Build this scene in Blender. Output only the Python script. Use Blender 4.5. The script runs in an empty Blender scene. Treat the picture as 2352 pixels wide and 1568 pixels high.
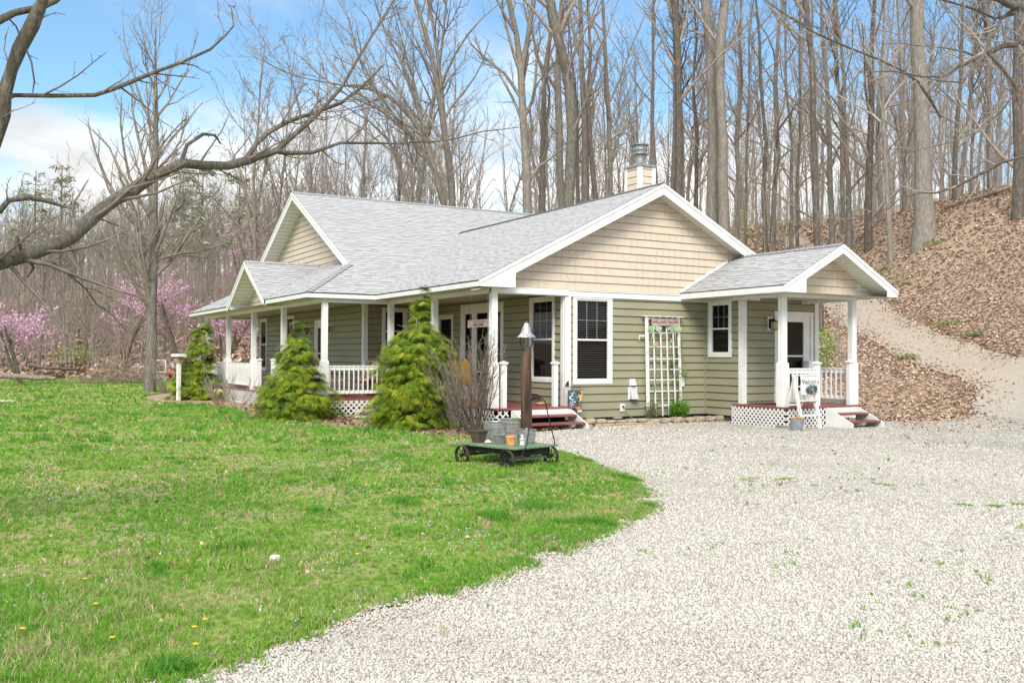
import bpy, math, random
import numpy as np
from math import sin, cos, pi, radians, sqrt
from mathutils import Vector, Matrix
from mathutils.geometry import delaunay_2d_cdt

sc = bpy.context.scene
COL = sc.collection
# ------------------------------------------------------------------ camera
YAW, PITCH, ROLL = -0.5258, 0.01525, 0.0042
CAM = np.array([-11.5128, -17.4439, 1.3973]); FPX = 2152.0
_fw = np.array([-sin(YAW), cos(YAW), 0.]); _rt = np.array([cos(YAW), sin(YAW), 0.]); _up = np.array([0, 0, 1.])
F = _fw*cos(PITCH) + _up*sin(PITCH); _u2 = _up*cos(PITCH) - _fw*sin(PITCH)
R = _rt*cos(ROLL) + _u2*sin(ROLL); U = _u2*cos(ROLL) - _rt*sin(ROLL)
cd = bpy.data.cameras.new('camera'); cam = bpy.data.objects.new('camera', cd); COL.objects.link(cam)
cam.matrix_world = Matrix(((R[0], U[0], -F[0], CAM[0]), (R[1], U[1], -F[1], CAM[1]), (R[2], U[2], -F[2], CAM[2]), (0, 0, 0, 1)))
cd.sensor_width = 36; cd.lens = 36*FPX/2352; cd.clip_end = 2000; cd.clip_start = .1
sc.camera = cam
# ------------------------------------------------------------------ sky, sun, exposure
SUN_EL, SUN_AZ = radians(42), radians(216)      # azimuth of the sun seen from the house, clockwise from +Y
w = bpy.data.worlds.new('World'); sc.world = w; w.use_nodes = True
nt = w.node_tree; nt.nodes.clear()
def N(nt, t, **k):
    n = nt.nodes.new(t)
    for a, b in k.items(): setattr(n, a, b)
    return n
out = N(nt, 'ShaderNodeOutputWorld'); bg = N(nt, 'ShaderNodeBackground'); bg.inputs[1].default_value = .15
sky = N(nt, 'ShaderNodeTexSky', sky_type='NISHITA'); sky.sun_disc = False; sky.sun_elevation = SUN_EL; sky.sun_rotation = SUN_AZ
sky.air_density = 1.1; sky.dust_density = .3; sky.ozone_density = 1.6
tc = N(nt, 'ShaderNodeTexCoord'); sep = N(nt, 'ShaderNodeSeparateXYZ'); nt.links.new(tc.outputs['Generated'], sep.inputs[0])
ad = N(nt, 'ShaderNodeMath', operation='ADD'); ad.inputs[1].default_value = .18; nt.links.new(sep.outputs[2], ad.inputs[0])
dvx = N(nt, 'ShaderNodeMath', operation='DIVIDE'); dvy = N(nt, 'ShaderNodeMath', operation='DIVIDE')
for i, dv in enumerate((dvx, dvy)):
    nt.links.new(sep.outputs[i], dv.inputs[0]); nt.links.new(ad.outputs[0], dv.inputs[1])
cmb = N(nt, 'ShaderNodeCombineXYZ'); nt.links.new(dvx.outputs[0], cmb.inputs[0]); nt.links.new(dvy.outputs[0], cmb.inputs[1])
cmb.inputs[2].default_value = 3.7
nz = N(nt, 'ShaderNodeTexNoise'); nz.inputs['Scale'].default_value = 1.15; nz.inputs['Detail'].default_value = 8; nz.inputs['Roughness'].default_value = .56
nt.links.new(cmb.outputs[0], nz.inputs['Vector'])
# more cloud near the horizon
zr = N(nt, 'ShaderNodeMapRange'); zr.inputs[1].default_value = .06; zr.inputs[2].default_value = .34; zr.inputs[3].default_value = .21; zr.inputs[4].default_value = -.03
nt.links.new(sep.outputs[2], zr.inputs[0])
su = N(nt, 'ShaderNodeMath', operation='ADD'); nt.links.new(nz.outputs[0], su.inputs[0]); nt.links.new(zr.outputs[0], su.inputs[1])
zr2 = N(nt, 'ShaderNodeMapRange'); zr2.inputs[1].default_value = .40; zr2.inputs[2].default_value = .60; zr2.inputs[3].default_value = 0; zr2.inputs[4].default_value = .17  # extra unseen cloud high above the view, added to whiten the light
nt.links.new(sep.outputs[2], zr2.inputs[0]); su2 = N(nt, 'ShaderNodeMath', operation='ADD'); nt.links.new(su.outputs[0], su2.inputs[0]); nt.links.new(zr2.outputs[0], su2.inputs[1])
cr = N(nt, 'ShaderNodeMapRange', interpolation_type='SMOOTHSTEP'); cr.inputs[1].default_value = .43; cr.inputs[2].default_value = .72
nt.links.new(su2.outputs[0], cr.inputs[0])
mx = N(nt, 'ShaderNodeMix', data_type='RGBA'); nt.links.new(cr.outputs[0], mx.inputs[0])
sat = N(nt, 'ShaderNodeMix', data_type='RGBA', blend_type='MULTIPLY'); sat.inputs[0].default_value = 1.; sat.inputs[7].default_value = (.80, 1.0, 1.05, 1); nt.links.new(sky.outputs[0], sat.inputs[6])
nt.links.new(sat.outputs[2], mx.inputs[6]); zc = N(nt, 'ShaderNodeMapRange'); zc.inputs[1].default_value = .30; zc.inputs[2].default_value = .62; zc.inputs[3].default_value = 5.6; zc.inputs[4].default_value = 10.5; nt.links.new(sep.outputs[2], zc.inputs[0])  # unseen overhead cloud made brighter than the cloud in view, to light the scene
nz2 = N(nt, 'ShaderNodeTexNoise'); nz2.inputs['Scale'].default_value = 2.6; nz2.inputs['Detail'].default_value = 6; nt.links.new(cmb.outputs[0], nz2.inputs['Vector'])
nr2 = N(nt, 'ShaderNodeMapRange'); nr2.inputs[1].default_value = .35; nr2.inputs[2].default_value = .65; nr2.inputs[3].default_value = .80; nr2.inputs[4].default_value = 1.22; nt.links.new(nz2.outputs[0], nr2.inputs[0])
cm = N(nt, 'ShaderNodeMath', operation='MULTIPLY'); nt.links.new(zc.outputs[0], cm.inputs[0]); nt.links.new(nr2.outputs[0], cm.inputs[1])
cv = N(nt, 'ShaderNodeVectorMath', operation='SCALE'); cv.inputs[0].default_value = (1.005, 1., .985); nt.links.new(cm.outputs[0], cv.inputs['Scale']); nt.links.new(cv.outputs[0], mx.inputs[7])
nt.links.new(mx.outputs[2], bg.inputs[0]); nt.links.new(bg.outputs[0], out.inputs[0])
sd = bpy.data.lights.new('sun', 'SUN'); sd.energy = 3.0; sd.angle = radians(24); sd.color = (1, .93, .82)
sun = bpy.data.objects.new('sun', sd); COL.objects.link(sun)
sdir = Vector((sin(SUN_AZ)*cos(SUN_EL), cos(SUN_AZ)*cos(SUN_EL), sin(SUN_EL)))
sun.rotation_euler = sdir.to_track_quat('Z', 'Y').to_euler()
sc.view_settings.view_transform = 'Standard'; sc.view_settings.look = 'None'
sc.view_settings.exposure = .33; sc.view_settings.gamma = 1
sc.cycles.max_bounces = 6; sc.cycles.transparent_max_bounces = 8; sc.cycles.caustics_reflective = False; sc.cycles.caustics_refractive = False
rng = random.Random(7); nr = np.random.default_rng(7)

# ------------------------------------------------------------------ helpers
def ray(u, v): return F + R*(u-1176)/FPX + U*(784-v)/FPX
def at(u, v, d): return CAM + ray(u, v)*d
def gp(u, v, z=-.14):
    r = ray(u, v); return CAM + r*((z-CAM[2])/r[2])

class MB:
    """collects boxes, bars, tubes in a local frame; build() links them as one mesh object"""
    def __init__(s, o=(0, 0, 0), ex=(1, 0, 0), ey=(0, 1, 0), ez=(0, 0, 1)):
        s.V = []; s.Fc = []; s.M = []; s.UV = {}; s.o = np.array(o, float); s.B = np.array([ex, ey, ez], float)
        s.flip = np.linalg.det(s.B) < 0; s.m = 0
    def P(s, p): return tuple(s.o + np.array(p, float) @ s.B)
    def add(s, pts, faces, uvs=None):
        b = len(s.V); s.V += [s.P(p) for p in pts]
        for k, f in enumerate(faces):
            f = tuple(b+i for i in f)
            if s.flip: f = f[::-1]
            if uvs: s.UV[len(s.Fc)] = uvs[k][::-1] if s.flip else uvs[k]
            s.Fc.append(f); s.M.append(s.m)
    def box(s, x0, x1, y0, y1, z0, z1):
        if x0 > x1: x0, x1 = x1, x0
        if y0 > y1: y0, y1 = y1, y0
        if z0 > z1: z0, z1 = z1, z0
        s.add([(x0, y0, z0), (x1, y0, z0), (x1, y1, z0), (x0, y1, z0), (x0, y0, z1), (x1, y0, z1), (x1, y1, z1), (x0, y1, z1)],
              [(0, 3, 2, 1), (4, 5, 6, 7), (0, 1, 5, 4), (1, 2, 6, 5), (2, 3, 7, 6), (3, 0, 4, 7)])
    def poly(s, pts, uv=None): s.add(pts, [tuple(range(len(pts)))], [uv] if uv else None)
    def prism(s, pts, vec):
        n = len(pts); v = np.array(vec, float); q = [tuple(np.array(p, float)+v) for p in pts]
        s.add(list(pts)+q, [tuple(range(n))[::-1], tuple(range(n, 2*n))] + [(i, (i+1) % n, n+(i+1) % n, n+i) for i in range(n)])
    def bar(s, p, q, w, h, up=(0, 0, 1)):
        p = np.array(p, float); q = np.array(q, float); d = q-p; L = np.linalg.norm(d)
        if L < 1e-6: return
        d /= L; a = np.cross(d, up)
        if np.linalg.norm(a) < 1e-4: a = np.cross(d, (1, 0, 0))
        a /= np.linalg.norm(a); b = np.cross(a, d); a = a*w/2; b = b*h/2
        s.add([p-a-b, p+a-b, p+a+b, p-a+b, q-a-b, q+a-b, q+a+b, q-a+b],
              [(0, 3, 2, 1), (4, 5, 6, 7), (0, 1, 5, 4), (1, 2, 6, 5), (2, 3, 7, 6), (3, 0, 4, 7)])
    def tube(s, pts, rs, n=6, cap=False):
        pts = [np.array(p, float) for p in pts]; k = len(pts)
        if k < 2: return
        if not hasattr(rs, '__len__'): rs = [rs]*k
        d = pts[1]-pts[0]; a = np.cross(d, (0, 0, 1)) if abs(d[2]) < .9*np.linalg.norm(d) else np.cross(d, (1, 0, 0))
        V = []
        cs = [(cos(2*pi*i/n), sin(2*pi*i/n)) for i in range(n)]
        for i in range(k):
            t = (pts[min(i+1, k-1)]-pts[max(i-1, 0)]); t = t/(np.linalg.norm(t)+1e-9)
            a = a - t*(a@t); a = a/(np.linalg.norm(a)+1e-9); b = np.cross(t, a)
            for c_, s_ in cs: V.append(pts[i]+(a*c_+b*s_)*rs[i])
        Fs = []
        for i in range(k-1):
            for j in range(n):
                j2 = (j+1) % n; Fs.append((i*n+j, i*n+j2, (i+1)*n+j2, (i+1)*n+j))
        if cap: Fs += [tuple(range(n))[::-1], tuple((k-1)*n+i for i in range(n))]
        s.add(V, Fs)
    def lathe(s, prof, c=(0, 0, 0), n=20, sx=1, sy=1):
        V = []; Fs = []; k = len(prof)
        for r, z in prof:
            for j in range(n): V.append((c[0]+r*cos(2*pi*j/n)*sx, c[1]+r*sin(2*pi*j/n)*sy, c[2]+z))
        for i in range(k-1):
            for j in range(n): j2 = (j+1) % n; Fs.append((i*n+j, i*n+j2, (i+1)*n+j2, (i+1)*n+j))
        if prof[0][0] > 1e-4: Fs.append(tuple(range(n))[::-1])
        if prof[-1][0] > 1e-4: Fs.append(tuple((k-1)*n+j for j in range(n)))
        s.add(V, Fs)
    def build(s, name, mats, parent=None, smooth=False, bevel=0):
        me = bpy.data.meshes.new(name); me.from_pydata(s.V, [], s.Fc)
        if not isinstance(mats, (list, tuple)): mats = [mats]
        for m in mats: me.materials.append(m)
        if len(mats) > 1: me.polygons.foreach_set('material_index', s.M)
        if s.UV:
            uv = me.uv_layers.new(name='UVMap')
            for k, us in s.UV.items():
                for li, c in zip(me.polygons[k].loop_indices, us): uv.data[li].uv = c
        if smooth: me.polygons.foreach_set('use_smooth', [True]*len(s.Fc))
        o = bpy.data.objects.new(name, me); COL.objects.link(o)
        if parent: o.parent = parent
        if bevel:
            b = o.modifiers.new('bevel', 'BEVEL'); b.width = bevel; b.segments = 2; b.limit_method = 'ANGLE'
        return o
def tag(o, label=None, cat=None, group=None, kind=None):
    if label: o['label'] = label
    if cat: o['category'] = cat
    if group: o['group'] = group
    if kind: o['kind'] = kind
    return o
def empty(name, loc=(0, 0, 0), rz=0, label=None, cat=None, group=None):
    o = bpy.data.objects.new(name, None); COL.objects.link(o); o.location = loc; o.rotation_euler = (0, 0, rz)
    o.empty_display_size = .1
    return tag(o, label, cat, group)
def np_mesh(name, V, Fq, mats, cols=None, parent=None, smooth=False, k=None):
    """V (n,3); Fq (m,k) equal-size faces; cols (n,3) point colours"""
    V = np.asarray(V, np.float32); Fq = np.asarray(Fq, np.int32); k = Fq.shape[1]
    me = bpy.data.meshes.new(name); me.vertices.add(len(V)); me.vertices.foreach_set('co', V.ravel())
    me.loops.add(Fq.size); me.loops.foreach_set('vertex_index', Fq.ravel())
    me.polygons.add(len(Fq)); me.polygons.foreach_set('loop_start', np.arange(0, Fq.size, k, dtype=np.int32))
    if smooth: me.polygons.foreach_set('use_smooth', np.ones(len(Fq), bool))
    if cols is not None:
        ca = me.attributes.new('Col', 'FLOAT_COLOR', 'POINT')
        ca.data.foreach_set('color', np.c_[cols, np.ones(len(cols))].astype(np.float32).ravel())
    me.update(calc_edges=True)
    for m in (mats if isinstance(mats, (list, tuple)) else [mats]): me.materials.append(m)
    o = bpy.data.objects.new(name, me); COL.objects.link(o)
    if parent: o.parent = parent
    return o
def scatter(tv, tf, pos, rot, scale, tilt=None):
    """copies template (tv, tf) to positions; rot about z, tilt = (n,3) lean direction added to z axis"""
    n = len(pos); tv = np.asarray(tv, float); m = len(tv)
    c, s_ = np.cos(rot)[:, None], np.sin(rot)[:, None]
    sc3 = scale if scale.ndim == 2 else np.repeat(scale[:, None], 3, 1)
    X = tv[None, :, 0]*sc3[:, 0:1]; Y = tv[None, :, 1]*sc3[:, 1:2]; Z = tv[None, :, 2]*sc3[:, 2:3]
    x = X*c-Y*s_; y = X*s_+Y*c; z = Z
    if tilt is not None:
        # rotate z towards tilt (small-angle shear keeps it cheap)
        x2 = x+z*tilt[:, 0:1]; y2 = y+z*tilt[:, 1:2]; z = z-(x*tilt[:, 0:1]+y*tilt[:, 1:2]); x, y = x2, y2
    V = np.stack([x+pos[:, 0:1], y+pos[:, 1:2], z+pos[:, 2:3]], -1).reshape(-1, 3)
    tf = np.asarray(tf); Fq = (tf[None]+(np.arange(n)*m)[:, None, None]).reshape(-1, tf.shape[1])
    return V, Fq
def vnoise(x, y, seed=0):
    xi = np.floor(x).astype(np.int64); yi = np.floor(y).astype(np.int64); fx = x-xi; fy = y-yi
    fx = fx*fx*(3-2*fx); fy = fy*fy*(3-2*fy)
    def h(a, b):
        n = (a*374761393 + b*668265263 + seed*1442695041) & 0x7fffffff
        n = ((n ^ (n >> 13))*1274126177) & 0x7fffffff
        return ((n ^ (n >> 16)) & 0xffff)/65535.
    return (h(xi, yi)*(1-fx)+h(xi+1, yi)*fx)*(1-fy)+(h(xi, yi+1)*(1-fx)+h(xi+1, yi+1)*fx)*fy
def inpoly(x, y, poly):
    r = np.zeros(len(x), bool); n = len(poly)
    for i in range(n):
        x1, y1 = poly[i]; x2, y2 = poly[(i+1) % n]
        c = ((y1 > y) != (y2 > y)) & (x < (x2-x1)*(y-y1)/((y2-y1) if y2 != y1 else 1e-9)+x1)
        r ^= c
    return r

# ------------------------------------------------------------------ materials
class MT:
    def __init__(s, name, rough=.7, spec=.3, metal=0):
        s.m = bpy.data.materials.new(name); s.m.use_nodes = True; s.nt = s.m.node_tree; s.b = s.nt.nodes['Principled BSDF']
        s.b.inputs['Roughness'].default_value = rough; s.b.inputs['Metallic'].default_value = metal
        s.b.inputs['Specular IOR Level'].default_value = spec
    def n(s, t, **k): return N(s.nt, t, **k)
    def l(s, a, b): s.nt.links.new(a, b)
    def co(s, kind='Object', scale=(1, 1, 1)):
        t = s.n('ShaderNodeTexCoord'); m = s.n('ShaderNodeMapping'); m.inputs['Scale'].default_value = scale
        s.l(t.outputs[kind], m.inputs[0]); return m.outputs[0]
    def noise(s, vec, scale, detail=4, rough=.55):
        n = s.n('ShaderNodeTexNoise'); n.inputs['Scale'].default_value = scale; n.inputs['Detail'].default_value = detail
        n.inputs['Roughness'].default_value = rough; s.l(vec, n.inputs['Vector']); return n.outputs[0]
    def ramp(s, fac, stops):
        r = s.n('ShaderNodeValToRGB'); e = r.color_ramp.elements
        e[0].position, e[0].color = stops[0][0], (*stops[0][1], 1); e[1].position, e[1].color = stops[-1][0], (*stops[-1][1], 1)
        for p, c in stops[1:-1]: x = e.new(p); x.color = (*c, 1)
        s.l(fac, r.inputs[0]); return r.outputs[0]
    def mix(s, fac, a, b, mode='MIX'):
        m = s.n('ShaderNodeMix', data_type='RGBA', blend_type=mode)
        for inp, v in ((m.inputs[0], fac), (m.inputs[6], a), (m.inputs[7], b)):
            if isinstance(v, (int, float)): inp.default_value = v
            elif isinstance(v, tuple): inp.default_value = (*v, 1)
            else: s.l(v, inp)
        return m.outputs[2]
    def math(s, op, a, b=0., c=None):
        m = s.n('ShaderNodeMath', operation=op)
        for i, v in enumerate((a, b, c)):
            if v is None: continue
            if isinstance(v, (int, float)): m.inputs[i].default_value = v
            else: s.l(v, m.inputs[i])
        return m.outputs[0]
    def base(s, c):
        if isinstance(c, tuple): s.b.inputs['Base Color'].default_value = (*c, 1)
        else: s.l(c, s.b.inputs['Base Color'])
        return s
    def bump(s, h, dist=.01, strength=1.):
        b = s.n('ShaderNodeBump'); b.inputs['Distance'].default_value = dist; b.inputs['Strength'].default_value = strength
        s.l(h, b.inputs['Height']); s.l(b.outputs[0], s.b.inputs['Normal']); return s
def noisy(name, c1, c2, scale=6, rough=.7, spec=.3, metal=0, bump=0, bscale=None, stretch=(1, 1, 1), lo=.35, hi=.65, coord='Object', det=5):
    t = MT(name, rough, spec, metal); v = t.co(coord, stretch); f = t.noise(v, scale, det); t.base(t.ramp(f, [(lo, c1), (hi, c2)]))
    if bump: t.bump(t.noise(v, bscale or scale*3, 4), bump)
    return t.m
def attrmat(name, rough=.8, spec=.2, mul=None, trans=0):
    t = MT(name, rough, spec); a = t.n('ShaderNodeAttribute', attribute_name='Col'); t.base(a.outputs['Color'])
    if trans:
        tr = t.n('ShaderNodeBsdfTranslucent'); t.l(a.outputs['Color'], tr.inputs[0]); ms = t.n('ShaderNodeMixShader'); ms.inputs[0].default_value = trans
        o = t.nt.nodes['Material Output']; t.l(t.b.outputs[0], ms.inputs[1]); t.l(tr.outputs[0], ms.inputs[2]); t.l(ms.outputs[0], o.inputs[0])
    return t.m
WHITE = noisy('white_paint', (.74, .735, .71), (.83, .825, .80), 3, .45, .4, bump=.0006, bscale=60)
WHITE2 = noisy('weathered_white_paint', (.55, .53, .49), (.80, .79, .76), 7, .6, .3, bump=.001, bscale=40, lo=.3, hi=.5)
SIDING = noisy('green_siding', (.275, .265, .175), (.318, .305, .205), 1.1, .55, .3, stretch=(.6, .6, 3), det=7)
CEIL = noisy('porch_ceiling', (.50, .49, .40), (.56, .55, .46), 2, .6)
DECKM = noisy('red_deck', (.20, .066, .058), (.27, .095, .082), 5, .5, .4, bump=.001, bscale=30)
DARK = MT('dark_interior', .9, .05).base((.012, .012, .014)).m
CONC = noisy('concrete', (.24, .235, .22), (.34, .33, .31), 8, .9, .2, bump=.003)
FOUND = noisy('foundation_block', (.09, .085, .08), (.16, .15, .14), 4, .9, .2, bump=.003)
TAN = noisy('raw_joist_wood', (.42, .30, .18), (.50, .37, .24), 5, .8)
GALV = noisy('galvanised_steel', (.30, .31, .31), (.46, .47, .47), 9, .45, .5, .75, bump=.001, bscale=30)
GALVD = noisy('dull_zinc', (.24, .24, .23), (.38, .38, .36), 7, .55, .5, .55, bump=.0015, bscale=20)
BLACK = MT('black_iron', .5, .4).base((.018, .018, .018)).m
RUST = noisy('rusty_iron', (.035, .028, .024), (.10, .075, .06), 14, .75, .3, .3, bump=.001)
SOIL = noisy('potting_soil', (.09, .055, .035), (.17, .11, .075), 30, .95, .1, bump=.01, bscale=60)
def m_glass():
    t = MT('window_glass', .02, .5); o = t.nt.nodes['Material Output']
    tr = t.n('ShaderNodeBsdfTransparent'); tr.inputs[0].default_value = (.55, .58, .58, 1)
    gl = t.n('ShaderNodeBsdfGlossy'); gl.inputs['Roughness'].default_value = .02
    fr = t.n('ShaderNodeLayerWeight'); fr.inputs[0].default_value = .5
    fa = t.math('MULTIPLY_ADD', t.math('POWER', fr.outputs['Facing'], 4.), .35, .035)
    ms = t.n('ShaderNodeMixShader'); t.l(fa, ms.inputs[0]); t.l(tr.outputs[0], ms.inputs[1]); t.l(gl.outputs[0], ms.inputs[2]); t.l(ms.outputs[0], o.inputs[0])
    return t.m
GLASS = m_glass()
def m_gable():
    t = MT('beige_shake_siding', .6, .25); v = t.co('Object')
    sep = t.n('ShaderNodeSeparateXYZ'); t.l(v, sep.inputs[0])
    a = t.math('ADD', sep.outputs[0], sep.outputs[1]); row = t.math('FLOOR', t.math('DIVIDE', t.math('SUBTRACT', sep.outputs[2], 2.87), .178))
    sh = t.math('MULTIPLY', row, .37); q = t.math('DIVIDE', t.math('ADD', a, sh), .19)
    cell = t.math('FLOOR', q); wn = t.n('ShaderNodeTexWhiteNoise', noise_dimensions='2D'); cb = t.n('ShaderNodeCombineXYZ')
    t.l(cell, cb.inputs[0]); t.l(row, cb.inputs[1]); t.l(cb.outputs[0], wn.inputs[0])
    jo = t.math('ADD', t.math('FRACT', q), 0.0); ln = t.math('MULTIPLY', t.math('LESS_THAN', jo, .05), t.math('GREATER_THAN', wn.outputs[0], .45))
    st = t.noise(t.co('Object', (40, 40, 1.5)), 1.5, 3)
    c = t.mix(st, (.60, .505, .395), (.67, .575, .465)); c = t.mix(t.math('MULTIPLY', wn.outputs[0], .25), c, (.56, .46, .345))
    t.base(t.mix(t.math('MULTIPLY', ln, .45), c, (.22, .16, .11)))
    t.bump(t.math('SUBTRACT', t.math('MULTIPLY', st, .4), ln), .004); return t.m
GABLE = m_gable()
def m_roof():
    t = MT('grey_architectural_shingles', .9, .15); tcn = t.n('ShaderNodeTexCoord'); sep = t.n('ShaderNodeSeparateXYZ'); t.l(tcn.outputs['UV'], sep.inputs[0])
    rowf = t.math('DIVIDE', sep.outputs[1], .143); row = t.math('FLOOR', rowf); fr = t.math('FRACT', rowf)
    wr = t.n('ShaderNodeTexWhiteNoise', noise_dimensions='1D'); t.l(row, wr.inputs['W'])
    uu = t.math('ADD', t.math('DIVIDE', sep.outputs[0], .20), t.math('MULTIPLY', wr.outputs[0], 17.))
    cell = t.math('FLOOR', uu); cb = t.n('ShaderNodeCombineXYZ'); t.l(cell, cb.inputs[0]); t.l(row, cb.inputs[1])
    wc = t.n('ShaderNodeTexWhiteNoise', noise_dimensions='2D'); t.l(cb.outputs[0], wc.inputs[0]); r = wc.outputs[0]
    tone = t.ramp(r, [(0, (.26, .26, .265)), (.35, (.34, .34, .342)), (1, (.42, .42, .418))])
    gr = t.noise(tcn.outputs['UV'], 90, 4, .8); tone = t.mix(t.math('MULTIPLY', gr, .5), tone, (.46, .46, .46))
    big = t.noise(tcn.outputs['UV'], .8, 3); tone = t.mix(t.math('MULTIPLY', big, .25), tone, (.35, .35, .35))
    dash = t.math('MULTIPLY', t.math('LESS_THAN', fr, .30), t.math('GREATER_THAN', r, .55))  # dashes put the shadow line below raised tabs into the colour
    thin = t.math('MULTIPLY', t.math('LESS_THAN', fr, .07), .35)
    t.base(t.mix(t.math('MAXIMUM', t.math('MULTIPLY', dash, .80), thin), tone, (.11, .115, .13)))
    t.bump(t.math('ADD', t.math('SUBTRACT', t.math('GREATER_THAN', r, .55), fr), t.math('MULTIPLY', gr, .4)), .006); return t.m
ROOF = m_roof()
RIDGE = noisy('ridge_shingle', (.27, .27, .27), (.46, .46, .46), 25, .9, .15, bump=.003)
EDGE = MT('roof_edge_dark', .8, .2).base((.07, .07, .075)).m
def m_soffit(axis):
    t = MT('vented_soffit_'+'xyz'[axis], .6, .3); sep = t.n('ShaderNodeSeparateXYZ'); t.l(t.co('Object'), sep.inputs[0])
    f = t.math('FRACT', t.math('DIVIDE', sep.outputs[axis], .10)); l = t.math('LESS_THAN', f, .10)
    t.base(t.mix(l, (.72, .71, .66), (.30, .295, .27))); t.bump(t.math('SUBTRACT', 1., l), .004); return t.m
SOFX, SOFY, SOFZ = m_soffit(0), m_soffit(1), m_soffit(2)

# ------------------------------------------------------------------ terrain height (thin-plate spline through surveyed points)
G0 = -.14
cp = []
def c_(u, v, d): p = at(u, v, d); cp.append((p[0], p[1], p[2]))
for x in (-45, -30, -15, -8): 
    for y in (-30, -15, 0, 20): cp.append((x, y, G0))
for x, y in ((-3, -25), (5, -25), (18, -25), (0, -12), (8, -12), (15, -14), (0, 0), (4, -4), (8.5, -4.4), (0, 8), (-4, 16), (4, 4), (6, 10), (4, 18), (-5, 26), (-4.6, 36), (0, 28), (-13, 36), (-30, 36), (9.5, -1.6), (7.6, 0.5), (7.5, 5), (7.5, 12)): cp.append((x, y, G0))
for a in ((2040, 963, 22.6), (2180, 955, 22.8), (2352, 945, 23), (2240, 915, 24), (2150, 860, 27), (2000, 850, 28), (2000, 770, 33), (1890, 880, 27), (1890, 780, 33),
          (1900, 705, 38), (2352, 880, 24.6), (2300, 850, 26), (2150, 790, 31), (2050, 735, 35), (1960, 700, 38.5), (1920, 692, 40), (1880, 640, 47), (1850, 580, 55), (1830, 540, 62),
          (2352, 810, 27.5), (2352, 650, 31.7), (2352, 440, 39), (2235, 760, 31), (2235, 570, 35.7), (2235, 465, 39.6), (2125, 548, 39), (2120, 700, 35), (2050, 604, 40), (2020, 500, 45.5), (1960, 560, 45.7), (1910, 545, 52),
          (2150, 478, 44), (1750, 575, 48), (2500, 400, 38), (2500, 700, 27), (2600, 900, 20), (2250, 478, 56), (2000, 505, 62), (1750, 530, 66), (2125, 620, 37), (2352, 730, 29.5), (1500, 560, 72), (1500, 660, 46), (1250, 640, 52), (1000, 700, 56), (720, 760, 62),
          (600, 815, 60), (100, 862, 57), (300, 859, 58), (0, 865, 54), (-300, 868, 50), (330, 800, 76), (300, 735, 98), (100, 725, 105), (520, 720, 92), (300, 660, 140), (0, 680, 135), (-500, 790, 90), (-500, 700, 150),
          (700, 640, 120), (1200, 600, 110), (1700, 520, 110), (2200, 490, 100), (3000, 430, 60), (3000, 300, 110), (0, 640, 230), (1200, 600, 230), (2200, 560, 230), (-1200, 700, 200)): c_(*a)
cp = np.array(cp)
def tps_fit(P, lam=.02):
    n = len(P); d2 = ((P[:, None, :2]-P[None, :, :2])**2).sum(-1)/100.
    K = np.where(d2 > 0, d2*np.log(d2+1e-12)*.5, 0)+lam*np.eye(n); Q = np.c_[np.ones(n), P[:, :2]/10]
    A = np.block([[K, Q], [Q.T, np.zeros((3, 3))]]); return np.linalg.solve(A, np.r_[P[:, 2], 0, 0, 0])
TW = tps_fit(cp)
def terr(x, y):
    x = np.atleast_1d(np.asarray(x, float)); y = np.atleast_1d(np.asarray(y, float)); o_ = np.empty(len(x))
    for i in range(0, len(x), 20000):
        xs, ys = x[i:i+20000], y[i:i+20000]
        d2 = ((xs[:, None]-cp[None, :, 0])**2+(ys[:, None]-cp[None, :, 1])**2)/100.
        o_[i:i+20000] = np.where(d2 > 0, d2*np.log(d2+1e-12)*.5, 0) @ TW[:-3]+TW[-3]+TW[-2]*xs/10+TW[-1]*ys/10
    t = o_-G0; s = np.clip((t-.03)/.6, 0, 1); s = s*s*(3-2*s)
    return G0+t*s
def tz(x, y): return float(terr([x], [y])[0])
def hit(u, v, d0=8, d1=260):
    """where the sight line through a survey pixel meets the ground"""
    ds = np.linspace(d0, d1, 500); P = CAM[None]+ray(u, v)[None]*ds[:, None]; h = P[:, 2]-terr(P[:, 0], P[:, 1])
    k = np.argmax(h < 0)
    return P[k] if h[k] < 0 else None

# ------------------------------------------------------------------ the setting: ground, lawn, driveway
def m_ground():
    t = MT('leaf_litter', .95, .1); v = t.co('Object'); a = t.noise(v, 9, 6, .7); b = t.noise(v, .35, 4); g = t.noise(v, .8, 5, .6)
    c = t.ramp(a, [(.30, (.22, .155, .115)), (.45, (.34, .245, .18)), (.58, (.44, .33, .25)), (.7, (.56, .45, .36))])
    c = t.mix(t.math('MULTIPLY', b, .35), c, (.26, .17, .11))
    gm = t.n('ShaderNodeMapRange'); gm.inputs[1].default_value = .60; gm.inputs[2].default_value = .70; t.l(g, gm.inputs[0])
    c = t.mix(t.math('MULTIPLY', gm.outputs[0], .45), c, (.14, .17, .05))
    t.base(c); t.bump(a, .03); return t.m
GROUND = m_ground()
def grid(name, xs, ys, mat, lift=0, kind='structure'):
    X, Y = np.meshgrid(xs, ys); Z = terr(X.ravel(), Y.ravel())+lift; nx, ny = len(xs), len(ys)
    i = np.arange(nx-1)[None]+nx*np.arange(ny-1)[:, None]; i = i.ravel()
    o = np_mesh(name, np.c_[X.ravel(), Y.ravel(), Z], np.c_[i, i+1, i+nx+1, i+nx], mat, smooth=True); return tag(o, kind=kind)
gx = np.r_[np.arange(-160, -22, 6.), np.arange(-22, 5, 1.), np.arange(5, 32, .4), np.arange(32, 60, 1.), np.arange(60, 260, 6.)]
gy = np.r_[np.arange(-60, -24, 6.), np.arange(-24, -5, 1.), np.arange(-5, 36, .4), np.arange(36, 75, 1.), np.arange(75, 300, 5.)]
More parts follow.
